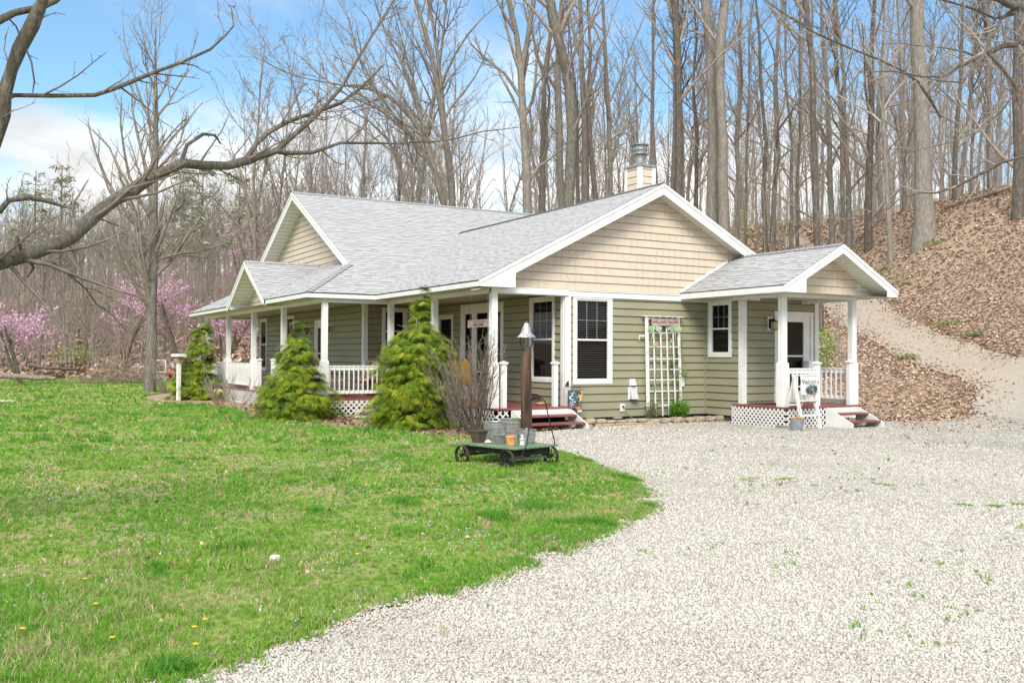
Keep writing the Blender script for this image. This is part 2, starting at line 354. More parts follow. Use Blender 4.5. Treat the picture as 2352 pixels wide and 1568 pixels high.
gnd = grid('ground', gx, gy, GROUND, -.012); tag(gnd, 'leaf covered ground and wooded hillside around the house')
def rough(poly, step, amp, closed_skip=()):
    out_ = []; n = len(poly)
    for i in range(n):
        a, b = np.array(poly[i][:2]), np.array(poly[(i+1) % n][:2]); L = np.linalg.norm(b-a)
        if i in closed_skip or L > 30: out_.append(tuple(a)); continue
        k = max(1, int(L/step)); nn = np.array([-(b-a)[1], (b-a)[0]])/(L+1e-9)
        for j in range(k):
            t = j/k; p = a+(b-a)*t
            e = 0 if j == 0 and amp < .02 else amp*(vnoise(np.array([p[0]*3.1]), np.array([p[1]*3.1]), 5)[0]-.5)*2+amp*.6*(rng.random()-.5)
            out_.append(tuple(p+nn*e))
    return out_
def region(name, poly, mat, lift, dens=1.2, label=None, hill=False):
    P = np.array(poly); x0, y0 = P.min(0); x1, y1 = P.max(0); pts = []
    g = np.arange(x0, x1, dens); h = np.arange(y0, y1, dens)
    X, Y = np.meshgrid(g, h); X = X.ravel()+.01; Y = Y.ravel()+.013; m = inpoly(X, Y, poly)
    vs = [Vector(p) for p in poly]+[Vector((a, b)) for a, b in zip(X[m], Y[m])]
    n = len(poly); r = delaunay_2d_cdt(vs, [(i, (i+1) % n) for i in range(n)], [], 1, 1e-5)
    V2 = np.array([(v.x, v.y) for v in r[0]]); tri = np.array([f for f in r[2] if len(f) == 3], np.int32)
    z = terr(V2[:, 0], V2[:, 1]); l = lift+np.clip((z-G0)*.12, 0, .022) if hill else lift
    o = np_mesh(name, np.c_[V2, z+l], tri, mat, smooth=True)
    return tag(o, label, kind='structure')
edge = [(-24, -17.5), (-16, -15.2), (-12.5, -13.75), (-10.66, -12.84), (-9.9, -12.42), (-8.92, -12.015), (-7.6, -11.35), (-6.565, -10.658), (-5.7, -10.1), (-5.25, -9.5), (-4.75, -8.7), (-4.363, -8.0), (-4.05, -6.86), (-3.6, -5.54), (-3.25, -4.2), (-2.95, -3.0), (-2.75, -2.3)]
W2 = lambda u, v, d: tuple(at(u, v, d)[:2])
lawn_b = [(-2.9, -2.45), (-3.6, -1.95), (-4.0, -.3), (-4.25, .9), (-4.5, 2.6), (-5.35, 3.6), (-5.75, 5.2), (-5.2, 7), (-4.95, 9.2), (-5.2, 11.5), (-5.6, 13.2), (-6.3, 14.6), (-6.3, 17.5), (-5.6, 19.8), (-4.5, 22.5), (-1.5, 25), (3, 30), W2(600, 850, 50), W2(300, 859, 58), W2(120, 862, 57), W2(0, 866, 53), W2(-400, 868, 50), (-60, 10), (-60, -30), (-26, -28)]
off = [(x-.03, y+.05) for x, y in edge[:-1]]
lawn_poly = rough(off+lawn_b, .07, .09)
lot_b = [(-2.1, -1.5), (-1.0, -1.25), (-.3, -1.0), (-.25, -.66), (1.5, -.66), (4.6, -.62), (3.6, -1.3), (3.55, -3.0), (5.0, -3.1), (6.2, -3.0), (6.4, -1.75), (7.7, -1.8), W2(2040, 963, 22.6), W2(2150, 958, 23), W2(2235, 945, 23.6), W2(2245, 915, 25), W2(2190, 870, 26.5), W2(2100, 835, 28.5), W2(2010, 785, 32), W2(1950, 750, 34.5), W2(1905, 722, 37), W2(1880, 690, 40), W2(1845, 640, 46), W2(1815, 585, 54), W2(1795, 545, 62),
         W2(1850, 545, 62), W2(1880, 585, 55), W2(1925, 643, 45.5), W2(1965, 674, 40.4), W2(2040, 706, 36.3), W2(2120, 741, 33), W2(2235, 796, 29.7), W2(2352, 850, 26.5), W2(2600, 930, 22), (22, -12), (22, -34), (-26, -28)]
lot_poly = rough(edge+lot_b, .10, .09)
def m_lawn():
    t = MT('lawn_soil_and_thatch', .95, .1); v = t.co('Object'); a = t.noise(v, 14, 6, .7); b = t.noise(v, .9, 4, .6)
    c1 = t.ramp(a, [(.3, (.09, .14, .022)), (.5, (.17, .27, .04)), (.68, (.33, .36, .13))])
    c2 = t.ramp(a, [(.3, (.12, .13, .035)), (.52, (.29, .29, .12)), (.7, (.46, .39, .24))])
    m = t.n('ShaderNodeMapRange'); m.inputs[1].default_value = .44; m.inputs[2].default_value = .60; t.l(b, m.inputs[0])
    t.base(t.mix(m.outputs[0], c1, c2)); t.bump(a, .03); return t.m
def m_gravel():
    t = MT('crushed_limestone', .9, .15); v = t.co('Object')
    vo = t.n('ShaderNodeTexVoronoi'); vo.inputs['Scale'].default_value = 48; t.l(v, vo.inputs['Vector'])
    v2 = t.n('ShaderNodeTexVoronoi', feature='DISTANCE_TO_EDGE'); v2.inputs['Scale'].default_value = 48; t.l(v, v2.inputs['Vector'])
    sp = t.n('ShaderNodeSeparateColor'); t.l(vo.outputs['Color'], sp.inputs[0])
    c = t.ramp(sp.outputs[0], [(0, (.44, .40, .34)), (.3, (.56, .525, .46)), (.8, (.63, .595, .53)), (1, (.68, .65, .59))])
    ed = t.n('ShaderNodeMapRange'); ed.inputs[1].default_value = 0; ed.inputs[2].default_value = .09; t.l(v2.outputs[0], ed.inputs[0])
    c = t.mix(ed.outputs[0], (.36, .325, .27), c)
    b = t.noise(v, .45, 5, .6); f = t.noise(v, 5, 5, .7)
    c = t.mix(t.math('MULTIPLY', b, .35), c, (.50, .445, .375))
    mo = t.n('ShaderNodeMapRange'); mo.inputs[1].default_value = .62; mo.inputs[2].default_value = .78; t.l(t.math('ADD', t.math('MULTIPLY', b, .55), t.math('MULTIPLY', f, .5)), mo.inputs[0])
    c = t.mix(t.math('MULTIPLY', mo.outputs[0], .6), c, (.25, .25, .10))
    wv = t.n('ShaderNodeTexNoise'); wv.inputs['Scale'].default_value = .55; wv.inputs['Detail'].default_value = 3; t.l(t.co('Object', (1.6, .45, 1)), wv.inputs['Vector'])
    pk = t.n('ShaderNodeMapRange'); pk.inputs[1].default_value = .52; pk.inputs[2].default_value = .66; t.l(wv.outputs[0], pk.inputs[0]); c = t.mix(t.math('MULTIPLY', pk.outputs[0], .45), c, (.47, .43, .365))
    # trodden earth on the uphill drive and by the wood
    sx = t.n('ShaderNodeSeparateXYZ'); t.l(v, sx.inputs[0]); q = t.math('ADD', t.math('MULTIPLY', sx.outputs[0], 1.), t.math('MULTIPLY', sx.outputs[1], .55))
    q = t.math('ADD', q, t.math('MULTIPLY', f, 3.)); er = t.n('ShaderNodeMapRange'); er.inputs[1].default_value = 9; er.inputs[2].default_value = 14; t.l(q, er.inputs[0])
    c = t.mix(t.math('MULTIPLY', er.outputs[0], .75), c, (.60, .50, .385))
    t.base(c); t.bump(t.math('ADD', t.math('MULTIPLY', sp.outputs[1], .5), ed.outputs[0]), .016); return t.m
LAWN = m_lawn(); GRAVEL = m_gravel()
VERGE = noisy('moss_and_dirt', (.30, .21, .13), (.17, .18, .035), 5, .95, .1, bump=.02, bscale=20, lo=.42, hi=.58, det=8)
region('lawn', lawn_poly, LAWN, .012, 2., 'patchy spring lawn in front of the house', hill=True)
region('driveway', lot_poly, GRAVEL, .008, .7, 'white crushed stone driveway curling up the hill', hill=True)
vp = [(x-.42, y+.5) for x, y in edge]; vq = [(x+.24, y-.3) for x, y in edge][::-1]
region('verge', rough(vp+vq, .15, .05), VERGE, .003, 1., 'mossy strip of bare dirt between lawn and gravel')

def sample(poly, umin, umax, d0, d1, dens):
    """random points in the part of a region seen between two distances"""
    tmin = (umin-1176)/FPX; tmax = (umax-1176)/FPX; area = (d1*d1-d0*d0)/2*(tmax-tmin); n = int(area*dens)
    d = np.sqrt(nr.random(n)*(d1*d1-d0*d0)+d0*d0); t = tmin+(tmax-tmin)*nr.random(n)
    P = CAM[None, :2]+(F[None, :2]+R[None, :2]*t[:, None])*d[:, None]
    if poly is not None: m = inpoly(P[:, 0], P[:, 1], poly); P = P[m]; d = d[m]
    return P[:, 0], P[:, 1], d
# gravel stones
ph = (1+5**.5)/2
ST = np.array([(-1, -1, -1), (1, -1, -1), (1, 1, -1), (-1, 1, -1), (-1, -1, 1), (1, -1, 1), (1, 1, 1), (-1, 1, 1)], float)*.5
ST[4:, :2] *= .62; ST[0] *= .8; ST[2] *= 1.2; ST[5] *= 1.15; ST[7, 0] += .15
SF = np.array([(0, 3, 2, 1), (4, 5, 6, 7), (0, 1, 5, 4), (1, 2, 6, 5), (2, 3, 7, 6), (3, 0, 4, 7)])
xs, ys, ss = [], [], []
for d0 in np.arange(4.0, 26, .5):
    d1 = d0+.5; dn = 3500*(4.1/(d0+.2))**1.9; s = .0145*((d0+.2)/5)**.35
    x, y, d = sample(lot_poly, -40, 2390, d0, d1, dn); xs.append(x); ys.append(y); ss.append(np.full(len(x), s))
x, y, s = map(np.concatenate, (xs, ys, ss)); n = len(x)
s = s*(.55+.9*nr.random(n)**1.5); z = terr(x, y)+s*.2+.008
V, Q = scatter(ST, SF, np.c_[x, y, z], nr.random(n)*6.28, np.c_[s, s*(.6+.4*nr.random(n)), s*(.45+.35*nr.random(n))], (nr.random((n, 2))-.5)*.7)
tone = nr.random(n); cc = np.where(tone[:, None] < .10, np.array([[.40, .36, .30]]), np.array([[.55, .52, .46]])+(nr.random(n)[:, None]*.10))
cc = cc*(1-.12*nr.random((n, 1)))*(1-.16*np.clip(vnoise(x*.9+y*.5, y*.5, 61)*2-.9, 0, 1))[:, None]; far = np.clip((x+.55*y-9)/5, 0, 1)[:, None]*.5; cc = cc*(1-far)+np.array([[.60, .50, .39]])*far
STONE = attrmat('limestone_chips', .85, .2)
tag(np_mesh('gravel', V, Q, STONE, np.repeat(cc, 8, 0)), 'loose white limestone chips on the driveway', 'gravel', kind='stuff')
# loose chips, moss and grass straggling over the ragged edge
E_P = np.array(edge); seg = np.diff(E_P, axis=0); sl_ = np.linalg.norm(seg, axis=1); cum = np.r_[0, np.cumsum(sl_)]
def along(n, sg, off0=0.):
    t = nr.random(n)*cum[-1]; i = np.clip(np.searchsorted(cum, t)-1, 0, len(seg)-1); f_ = (t-cum[i])/sl_[i]; P = E_P[i]+seg[i]*f_[:, None]; nn = np.c_[-seg[i, 1], seg[i, 0]]/sl_[i][:, None]; P = P+nn*(nr.normal(0, sg, n)+off0)[:, None]; return P[:, 0], P[:, 1]
x, y = along(30000, .10, -.03); n = len(x); s = .013*(.5+.9*nr.random(n)); V, Q = scatter(ST, SF, np.c_[x, y, terr(x, y)+.014+s*.2], nr.random(n)*6.28, np.c_[s, s*.75, s*.55], (nr.random((n, 2))-.5)*.7)
tag(np_mesh('gravel', V, Q, STONE, np.repeat(np.array([[.52, .48, .42]])*(.7+.5*nr.random((n, 1))), 8, 0)), 'stray limestone chips along the lawn edge', 'gravel', kind='stuff')
# grass blades
def blades(x, y, z, h, wd, col, nb, name, label):
    n = len(x); k = n*nb; cx = np.repeat(x, nb)+nr.normal(0, .022, k)*np.repeat(h, nb)/.06; cy = np.repeat(y, nb)+nr.normal(0, .022, k)*np.repeat(h, nb)/.06; cz = np.repeat(z, nb)
    a = nr.random(k)*6.283; hh = np.repeat(h, nb)*(.55+.8*nr.random(k)); ln = (.25+.9*nr.random(k))*hh; w_ = np.repeat(wd, nb)*(.7+.6*nr.random(k))
    dx, dy = np.cos(a), np.sin(a); b = nr.random(k)*6.283; bx, by = np.cos(b)*w_, np.sin(b)*w_
    p = lambda t, f, ww: np.stack([cx+dx*ln*t+bx*ww, cy+dy*ln*t+by*ww, cz+hh*f], -1)
    V = np.stack([p(0, 0, -.5), p(0, 0, .5), p(.35, .62, .42), p(.35, .62, -.42), p(1, .92, .08), p(1, .92, -.08)], 1).reshape(-1, 3)
    i = (np.arange(k)*6)[:, None]; Q = np.concatenate([i+np.array([0, 1, 2, 3]), i+np.array([3, 2, 4, 5])])
    c = np.repeat(col, nb, 0)*(.75+.5*nr.random((k, 1)))
    o = np_mesh(name, V, Q, GRASS, np.repeat(c, 6, 0)); return tag(o, label, 'grass', kind='stuff')
GRASS = attrmat('grass_blades', .6, .25, trans=.3)
X, Y, H, Wd = [], [], [], []
for d0, d1, dn, wv in ((4.0, 6.5, 900, .0040), (6.5, 10, 560, .0060), (10, 16, 230, .0095), (16, 28, 66, .017), (28, 60, 15, .033)):
    x, y, d = sample(lawn_poly, -60, 1900, d0, d1, dn*1.25)
    pn = vnoise(x*1.1, y*1.1, 3)*.55+vnoise(x*3.4, y*3.4, 4)*.45
    keep = nr.random(len(x)) < np.clip((pn-.18)*2.6, .38, 1); x, y, pn = x[keep], y[keep], pn[keep]
    X.append(x); Y.append(y); Wd.append(np.full(len(x), wv)); H.append((.017+.034*np.clip(pn-.3, 0, 1)*1.6+.014*nr.random(len(x)))*(1+.6*(d0 > 15)))
ex_, ey_ = along(22000, .08, .05); kp = vnoise(ex_*2.2, ey_*2.2, 31) > .30; ex_, ey_ = ex_[kp], ey_[kp]; X.append(ex_); Y.append(ey_); Wd.append(np.full(len(ex_), .006)); H.append(.018+.03*nr.random(len(ex_)))
x, y, d = sample(lot_poly, 1100, 2390, 5, 18, 55); kp = vnoise(x*.5+y*.25, y*1.3-x*.6, 33)*.62+vnoise(x*4, y*4, 34)*.38 > .69; X.append(x[kp]); Y.append(y[kp]); Wd.append(np.full(kp.sum(), .007)); H.append(.012+.018*nr.random(kp.sum()))
TKS = np.array([gp(u, v)[:2] for u, v in ((1475, 1140), (1600, 1120), (1780, 1106), (2000, 1118), (2220, 1150), (2420, 1185))]); k_ = nr.random(9000)**.9*(len(TKS)-1); i_ = k_.astype(int); P_ = TKS[i_]*(1-(k_-i_))[:, None]+TKS[np.minimum(i_+1, len(TKS)-1)]*(k_-i_)[:, None]+nr.normal(0, .30, (9000, 2))
kp = vnoise(P_[:, 0]*1.3, P_[:, 1]*1.3, 51)*.5+vnoise(P_[:, 0]*5, P_[:, 1]*5, 52)*.5 > .76; P_ = P_[kp]; X.append(P_[:, 0]); Y.append(P_[:, 1]); Wd.append(np.full(len(P_), .006)); H.append(.009+.012*nr.random(len(P_)))
x, y, h, wd = map(np.concatenate, (X, Y, H, Wd)); n = len(x)
tuft = vnoise(x*2.9+9, y*2.9, 8) > .86; h = np.where(tuft, h*1.6, h)
c0 = np.array([[.12, .32, .028]]); c1_ = np.array([[.22, .40, .045]]); c2_ = np.array([[.50, .45, .24]])
m1 = vnoise(x*.8, y*.8, 11)[:, None]; m2 = np.clip(vnoise(x*1.5, y*1.5, 12)*1.1+vnoise(x*5, y*5, 14)*.5-.68, 0, 1)[:, None]
col = c0*(1-m1)+c1_*m1; dry = (nr.random((n, 1)) < .14+.55*m2); col = np.where(dry & ~tuft[:, None], c2_*(.7+.5*nr.random((n, 1))), col); col = np.where(tuft[:, None], np.array([[.11, .29, .03]]), col)
blades(x, y, terr(x, y)+.012, h, wd, col, 6, 'grass', 'bright green lawn grass with tufts and dry patches')
# fallen leaves on the lawn, on the beds and all over the hillside
LV = np.array([(-.5, 0, .0), (0, -.32, .14), (.55, 0, .02), (0, .34, .2)]); LF = np.array([(0, 1, 2, 3)])
LEAF = attrmat('dead_leaves', .8, .2)
def leaves(x, y, size, name, label, lift=.02, cols=((.33, .19, .12), (.52, .37, .27), (.24, .14, .10)), up=1.):
    n = len(x); k = np.array(cols); c = k[nr.integers(0, len(k), n)]*(.7+.6*nr.random((n, 1)))
    V, Q = scatter(LV, LF, np.c_[x, y, terr(x, y)+lift], nr.random(n)*6.28, size*(.6+.8*nr.random(n)), (nr.random((n, 2))-.5)*2.2*up)
    return tag(np_mesh(name, V, Q, LEAF, np.repeat(c, 4, 0)), label, 'leaves', kind='stuff')
x, y, d = sample(lawn_poly, -60, 1900, 4, 28, 4.5); leaves(x, y, .042, 'fallen_leaves', 'scattered dead leaves lying on the lawn', .03)
x1, y1, d = sample(lot_poly, 1100, 2352, 9, 24, 1.1); leaves(x1, y1, .05, 'fallen_leaves', 'brown leaf scraps on the gravel', .03)
XS, YS, SS = [], [], []
for d0, d1, dn, s in ((18, 27, 260, .075), (27, 36, 180, .09), (36, 50, 66, .13), (50, 85, 16, .24)):
    x, y, d = sample(None, 1640, 2420, d0, d1, dn); XS.append(x); YS.append(y); SS.append(np.full(len(x), s))
x, y, s = map(np.concatenate, (XS, YS, SS)); lp = inpoly(x, y, lot_poly); frac = nr.random(len(x))
m = (~lp | (frac < .07*(y > 1))) & ~((x < 6.9) & (y < 19) & (x > -4)) & ~((y > -3.2) & (y < 0) & (x < 6.6))
# keep leaves off the lot itself except at its wooded rim
leaves(x[m], y[m], s[m], 'leaf_litter', 'thick brown leaf litter over the wooded bank', .025, ((.47, .35, .27), (.55, .435, .35), (.40, .29, .22), (.60, .50, .42)), .45)
x, y, d = sample(None, 560, 1300, 15, 34, 60); m = ~inpoly(x, y, lawn_poly) & ~inpoly(x, y, lot_poly) & (x < 0) & ~((x > -3.85) & (y > 5.3)) & ~((x > -2) & (y > -.5))
leaves(x[m], y[m], .07, 'leaf_litter', 'dead leaves and bark mulch in the planting bed along the porch', .02, ((.26, .14, .10), (.44, .31, .23), (.17, .10, .075)))
x, y, d = sample(None, -60, 700, 56, 120, 7); leaves(x, y, .42, 'leaf_litter', 'brown leaf litter on the far slope beyond the lawn', .05, ((.36, .24, .17), (.50, .37, .28), (.24, .17, .12)))
RE_ = np.array(lot_b[11:33]); sg2 = np.diff(RE_, axis=0); sl2 = np.linalg.norm(sg2, axis=1); cu2 = np.r_[0, np.cumsum(sl2)]; t_ = nr.random(9000)*cu2[-1]; i_ = np.clip(np.searchsorted(cu2, t_)-1, 0, len(sg2)-1); P_ = RE_[i_]+sg2[i_]*((t_-cu2[i_])/sl2[i_])[:, None]+nr.normal(0, .38, (9000, 2))
m = ~((P_[:, 0] < 7.6) & (P_[:, 1] > -1.7)) ; leaves(P_[m, 0], P_[m, 1], .075, 'leaf_litter', 'dead leaves blown over the edges of the uphill drive', .04, ((.44, .29, .20), (.54, .40, .29), (.36, .23, .16)), .6)
x, y, d = sample(None, 2060, 2420, 15.5, 25, 26); kp = vnoise(x*.6, y*.6, 41)*.6+vnoise(x*2.5, y*2.5, 42)*.4+np.clip((d-15.5)/16, 0, .5) > .72; leaves(x[kp], y[kp], .06, 'leaf_litter', 'leaf scraps and dirt where the lot meets the wood', .03, ((.44, .29, .20), (.40, .30, .20), (.36, .23, .16)), .5)
# small flowers in the grass
x, y, d = sample(lawn_poly, -60, 1500, 4, 15, 75); vi = vnoise(x*1.2, y*1.2, 21) > .56; x, y = x[vi], y[vi]; n = len(x)
FL = np.array([(-.5, 0, 0), (0, -.5, .1), (.5, 0, 0), (0, .5, .1)])
V, Q = scatter(FL, LF, np.c_[x, y, terr(x, y)+.03+.02*nr.random(n)], nr.random(n)*6.28, .008+.008*nr.random(n), (nr.random((n, 2))-.5)*2)
tag(np_mesh('speedwell_flowers', V, Q, LEAF, np.repeat(np.array([[.42, .45, .66]])*(.8+.5*nr.random((n, 1))), 4, 0)), 'tiny pale blue speedwell flowers in the lawn', 'flowers', kind='stuff')

# ------------------------------------------------------------------ the house
H = empty('house', (0, 0, 0), 0, 'single storey green house with beige gables, grey shingle roofs and white wraparound porch', 'house')
E_ = .178; RAW = MT('lap_shadow_edge', .9, .1).base((.085, .08, .055)).m; SHAKE_SHADE = MT('shake_shadow_edge', .9, .1).base((.34, .26, .185)).m  # dark edge colours paint the shadow line under each lap
def lap(mb, a0, a1, z0, z1, openings=(), t=.026, lim=None):
    k = 0
    while z0+k*E_ < z1-1e-4:
        zb, zt = z0+k*E_, min(z0+(k+1)*E_, z1); k += 1
        cuts = sorted({zb, zt, *[q for o in openings for q in (o[2], o[3]) if zb < q < zt]})
        for s0, s1 in zip(cuts[:-1], cuts[1:]):
            (l0, h0), (l1, h1) = (lim(s0), lim(s1)) if lim else ((a0, a1), (a0, a1))
            if h0 <= l0: continue
            if h1 <= l1: l1 = h1 = (l1+h1)/2
            zm = (s0+s1)/2; segs = [(l0, h0, l1, h1)]
            for o in openings:
                if not (o[2] <= zm <= o[3]): continue
                ns = []
                for (p0, q0, p1, q1) in segs:
                    if o[0] > p0: ns.append((p0, min(o[0], q0), p1, min(o[0], q1)))
                    if o[1] < q0: ns.append((max(o[1], p0), q0, max(o[1], p1), q1))
                segs = ns
            yb = .006+t*(1-(s0-zb)/E_); yt = .006+t*(1-(s1-zb)/E_)
            for (p0, q0, p1, q1) in segs:
                if q0-p0 < 1e-3: continue
                sb = s0+(.013 if s0 == zb else 0); mb.m = 0; mb.add([(p0, yb, sb), (q0, yb, sb), (q1, yt, s1), (p1, yt, s1)], [(0, 1, 2, 3)])
                if s0 == zb:   # board edge and the wedge gap behind it, coloured as the lap's shadow
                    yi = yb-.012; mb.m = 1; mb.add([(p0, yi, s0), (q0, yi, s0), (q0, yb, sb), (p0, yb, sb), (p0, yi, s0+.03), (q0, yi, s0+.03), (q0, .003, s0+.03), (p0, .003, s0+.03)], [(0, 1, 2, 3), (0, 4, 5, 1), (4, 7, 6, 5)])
                mb.m = 0
                if s1 == zt: mb.add([(p1, yt, s1), (q1, yt, s1), (q1, yt-.002, s1+.03), (p1, yt-.002, s1+.03)], [(0, 1, 2, 3)])
FS = lambda y, x=0: dict(o=(x, y, 0), ex=(1, 0, 0), ey=(0, -1, 0))          # faces -Y, a = x
FW = lambda x, y=0: dict(o=(x, y, 0), ex=(0, 1, 0), ey=(-1, 0, 0))          # faces -X, a = y
XI, YB, XW, YS, XR, YN = 4.073, -1.283, -1.94, 7.28, 6.51, 18.3
W_A = (.255, 1.165, .85, 2.68); W_P = (.52, 1.44, .88, 2.68); W_S = (-1.34, -.74, 1.50, 2.66); W_B = (-.86, -.22, 1.47, 2.66)
FD = (2.86, 5.0, .36, 2.66); SW = (5.66, 6.46, 1.2, 2.44); DW = (10.52, 11.42, .36, 2.41); W2_ = (13.82, 14.60, .9, 2.66); W3_ = (17.16, 17.95, .9, 2.66); DR = (5.16, 6.28, .36, 2.40)
wm = []
for fr, a0, a1, z0, z1, op in ((FS(0), .0, XI, 0, 2.72, [W_A]), (FW(XI), YB, 0, 0, 2.72, [W_B]), (FS(YB), XI, XR, 0, 2.80, [DR]), (FW(0), 0, YS, .29, 2.84, [W_P, FD, SW]),
                               (FS(YS), XW, 0, .29, 2.84, [W_S]), (FW(XW), YS, YN, .29, 2.84, [DW, W2_, W3_])):
    mb = MB(**fr); lap(mb, a0, a1, z0, z1, op); mb.build('wall', [SIDING, RAW], H)  # RAW colours the board edges as the lap's shadow
mb = MB(o=(XR, 0, 0), ex=(0, 1, 0), ey=(1, 0, 0)); lap(mb, YB, YN, 0, 2.9); mb.build('wall', [SIDING, RAW], H)  # RAW colours the board edges as the lap's shadow
mb = MB(o=(0, YN, 0), ex=(1, 0, 0), ey=(0, 1, 0)); lap(mb, XW, XR, 0, 2.9); mb.build('wall', [SIDING, RAW], H)  # RAW colours the board edges as the lap's shadow
mb = MB(); mb.box(.02, XR-.03, .03, YN-.03, -.3, 0); mb.box(XI+.03, XR-.03, YB+.03, .03, -.3, -.002); mb.build('foundation', FOUND, H)
# dark rooms behind the openings
mb = MB()
for fr, o, dp in ((FS(0), W_A, .35), (FW(XI), W_B, .3), (FS(YB), DR, .3), (FW(0), W_P, .35), (FW(0), FD, .35), (FW(0), SW, .35), (FS(YS), W_S, .35), (FW(XW), DW, .3), (FW(XW), W2_, .35), (FW(XW), W3_, .35)):
    t_ = MB(**fr); a0, a1, z0, z1 = o
    t_.poly([(a0, -dp, z0), (a1, -dp, z0), (a1, -dp, z1), (a0, -dp, z1)])
    for q in ([(a0, 0, z0), (a0, -dp, z0), (a0, -dp, z1), (a0, 0, z1)], [(a1, 0, z0), (a1, -dp, z0), (a1, -dp, z1), (a1, 0, z1)], [(a0, 0, z1), (a0, -dp, z1), (a1, -dp, z1), (a1, 0, z1)], [(a0, 0, z0), (a0, -dp, z0), (a1, -dp, z0), (a1, 0, z0)]): t_.poly(q)
    b = len(mb.V); mb.V += t_.V; mb.Fc += [tuple(i+b for i in f) for f in t_.Fc]; mb.M += t_.M
mb.build('dark_room', DARK, H)
BLIND = MT('blind_slats', .5, .3).base((.16, .16, .16)).m; SASH = noisy('sash_grey', (.52, .53, .53), (.62, .62, .61), 5, .5, .3)
def window(fr, o, grid_=(3, 2), blinds=True, tw=.085, label=None, screen=True, slatm=None):
    a0, a1, z0, z1 = o; mb = MB(**fr)
    for q in ((a0-tw, a0, z0-tw, z1+tw), (a1, a1+tw, z0-tw, z1+tw), (a0, a1, z1, z1+tw), (a0, a1, z0-tw, z0)): mb.box(q[0], q[1], .001, .042, q[2], q[3])
    wn = mb.build('window', WHITE, H, bevel=.004)
    if label: wn['label'] = label
    s = MB(**fr); t = .035; zm = (z0+z1)/2
    for q in ((a0, a0+t, z0, z1), (a1-t, a1, z0, z1), (a0+t, a1-t, z1-t, z1), (a0+t, a1-t, z0, z0+t), (a0+t, a1-t, zm-.02, zm+.02)): s.box(q[0], q[1], -.03, .02, q[2], q[3])
    s.build('sash', [WHITE], wn)
    if grid_:
        g = MB(**fr); nx, nz_ = grid_
        for i in range(1, nx): x = a0+t+(a1-a0-2*t)*i/nx; g.box(x-.006, x+.006, -.022, -.012, zm+.02, z1-t)
        for i in range(1, nz_): z = zm+(z1-t-zm)*i/nz_; g.box(a0+t, a1-t, -.021, -.013, z-.006, z+.006)
        g.build('grille', WHITE, wn)
    p = MB(**fr); p.poly([(a0+t, -.01, z0+t), (a1-t, -.01, z0+t), (a1-t, -.01, z1-t), (a0+t, -.01, z1-t)]); p.build('pane', GLASS, wn)
    if blinds:
        b = MB(**fr); z = z0+t+.02
        while z < z1-t: b.bar((a0+t+.004, -.07, z), (a1-t-.004, -.07, z), .045, .0035, up=(-fr['ey'][0]*.35, -fr['ey'][1]*.35, 1)); z += .052
        b.build('blinds', slatm or BLIND, wn)
    return wn
window(FS(0), W_A, (3, 2), True, label='tall white window with open dark blinds in the green end wall')
window(FW(XI), W_B, (3, 2), True, label='small white window beside the side porch')
window(FW(0), W_P, (3, 2), True, label='tall white window under the porch roof by the front steps')
window(FS(YS), W_S, None, False); window(FW(XW), W2_, None, False); window(FW(XW), W3_, None, False)
window(FW(0), SW, None, True, slatm=CEIL, label='porch window with a half lowered pale blind')
# french doors and the two entry doors
def door(fr, o, panes, name='door', label=None, mid=None, tw=.09):
    a0, a1, z0, z1 = o; mb = MB(**fr)
    mb.box(a0-tw, a0, .001, .045, z0-.06, z1+tw); mb.box(a1, a1+tw, .001, .045, z0-.06, z1+tw); mb.box(a0, a1, .001, .045, z1, z1+tw)
    mb.box(a0, a1, -.04, .03, z0-.06, z0)
    dz = mb.build(name+'_frame', WHITE, H, bevel=.004)
    s = MB(**fr); e = [a0]+[x for p in panes for x in p]+[a1]; zb, zt = z0+.22, z1-.16
    for i in range(0, len(e), 2): s.box(e[i], e[i+1], -.03, .012, z0, z1)
    for p in panes:
        s.box(p[0], p[1], -.03, .012, z0, zb); s.box(p[0], p[1], -.03, .012, zt, z1)
        if mid: s.box(p[0], p[1], -.022, .006, mid-.02, mid+.02)
    d = s.build(name, WHITE, H, bevel=.003)
    if label: d['label'] = label
    g = MB(**fr)
    for p in panes: g.poly([(p[0], -.012, zb), (p[1], -.012, zb), (p[1], -.012, zt), (p[0], -.012, zt)])
    g.build('pane', GLASS, d)
    k = MB(**fr); k.tube([(panes[-1][1]+.05, .012, 1.3), (panes[-1][1]+.05, .05, 1.3), (panes[-1][1]-.02, .055, 1.3)], .008, 6, True); k.build('handle', BLACK, d)
door(FW(0), FD, [(2.96, 3.40), (3.62, 4.24), (4.50, 4.90)], 'patio_door', 'white framed glass patio doors under the porch')
door(FW(XW), DW, [(10.62, 11.32)], 'front_door', 'white front door between two lanterns', mid=1.45)
door(FS(YB), DR, [(5.40, 6.06)], 'side_door', 'white storm door with tall dark glass on the side porch', mid=1.42)
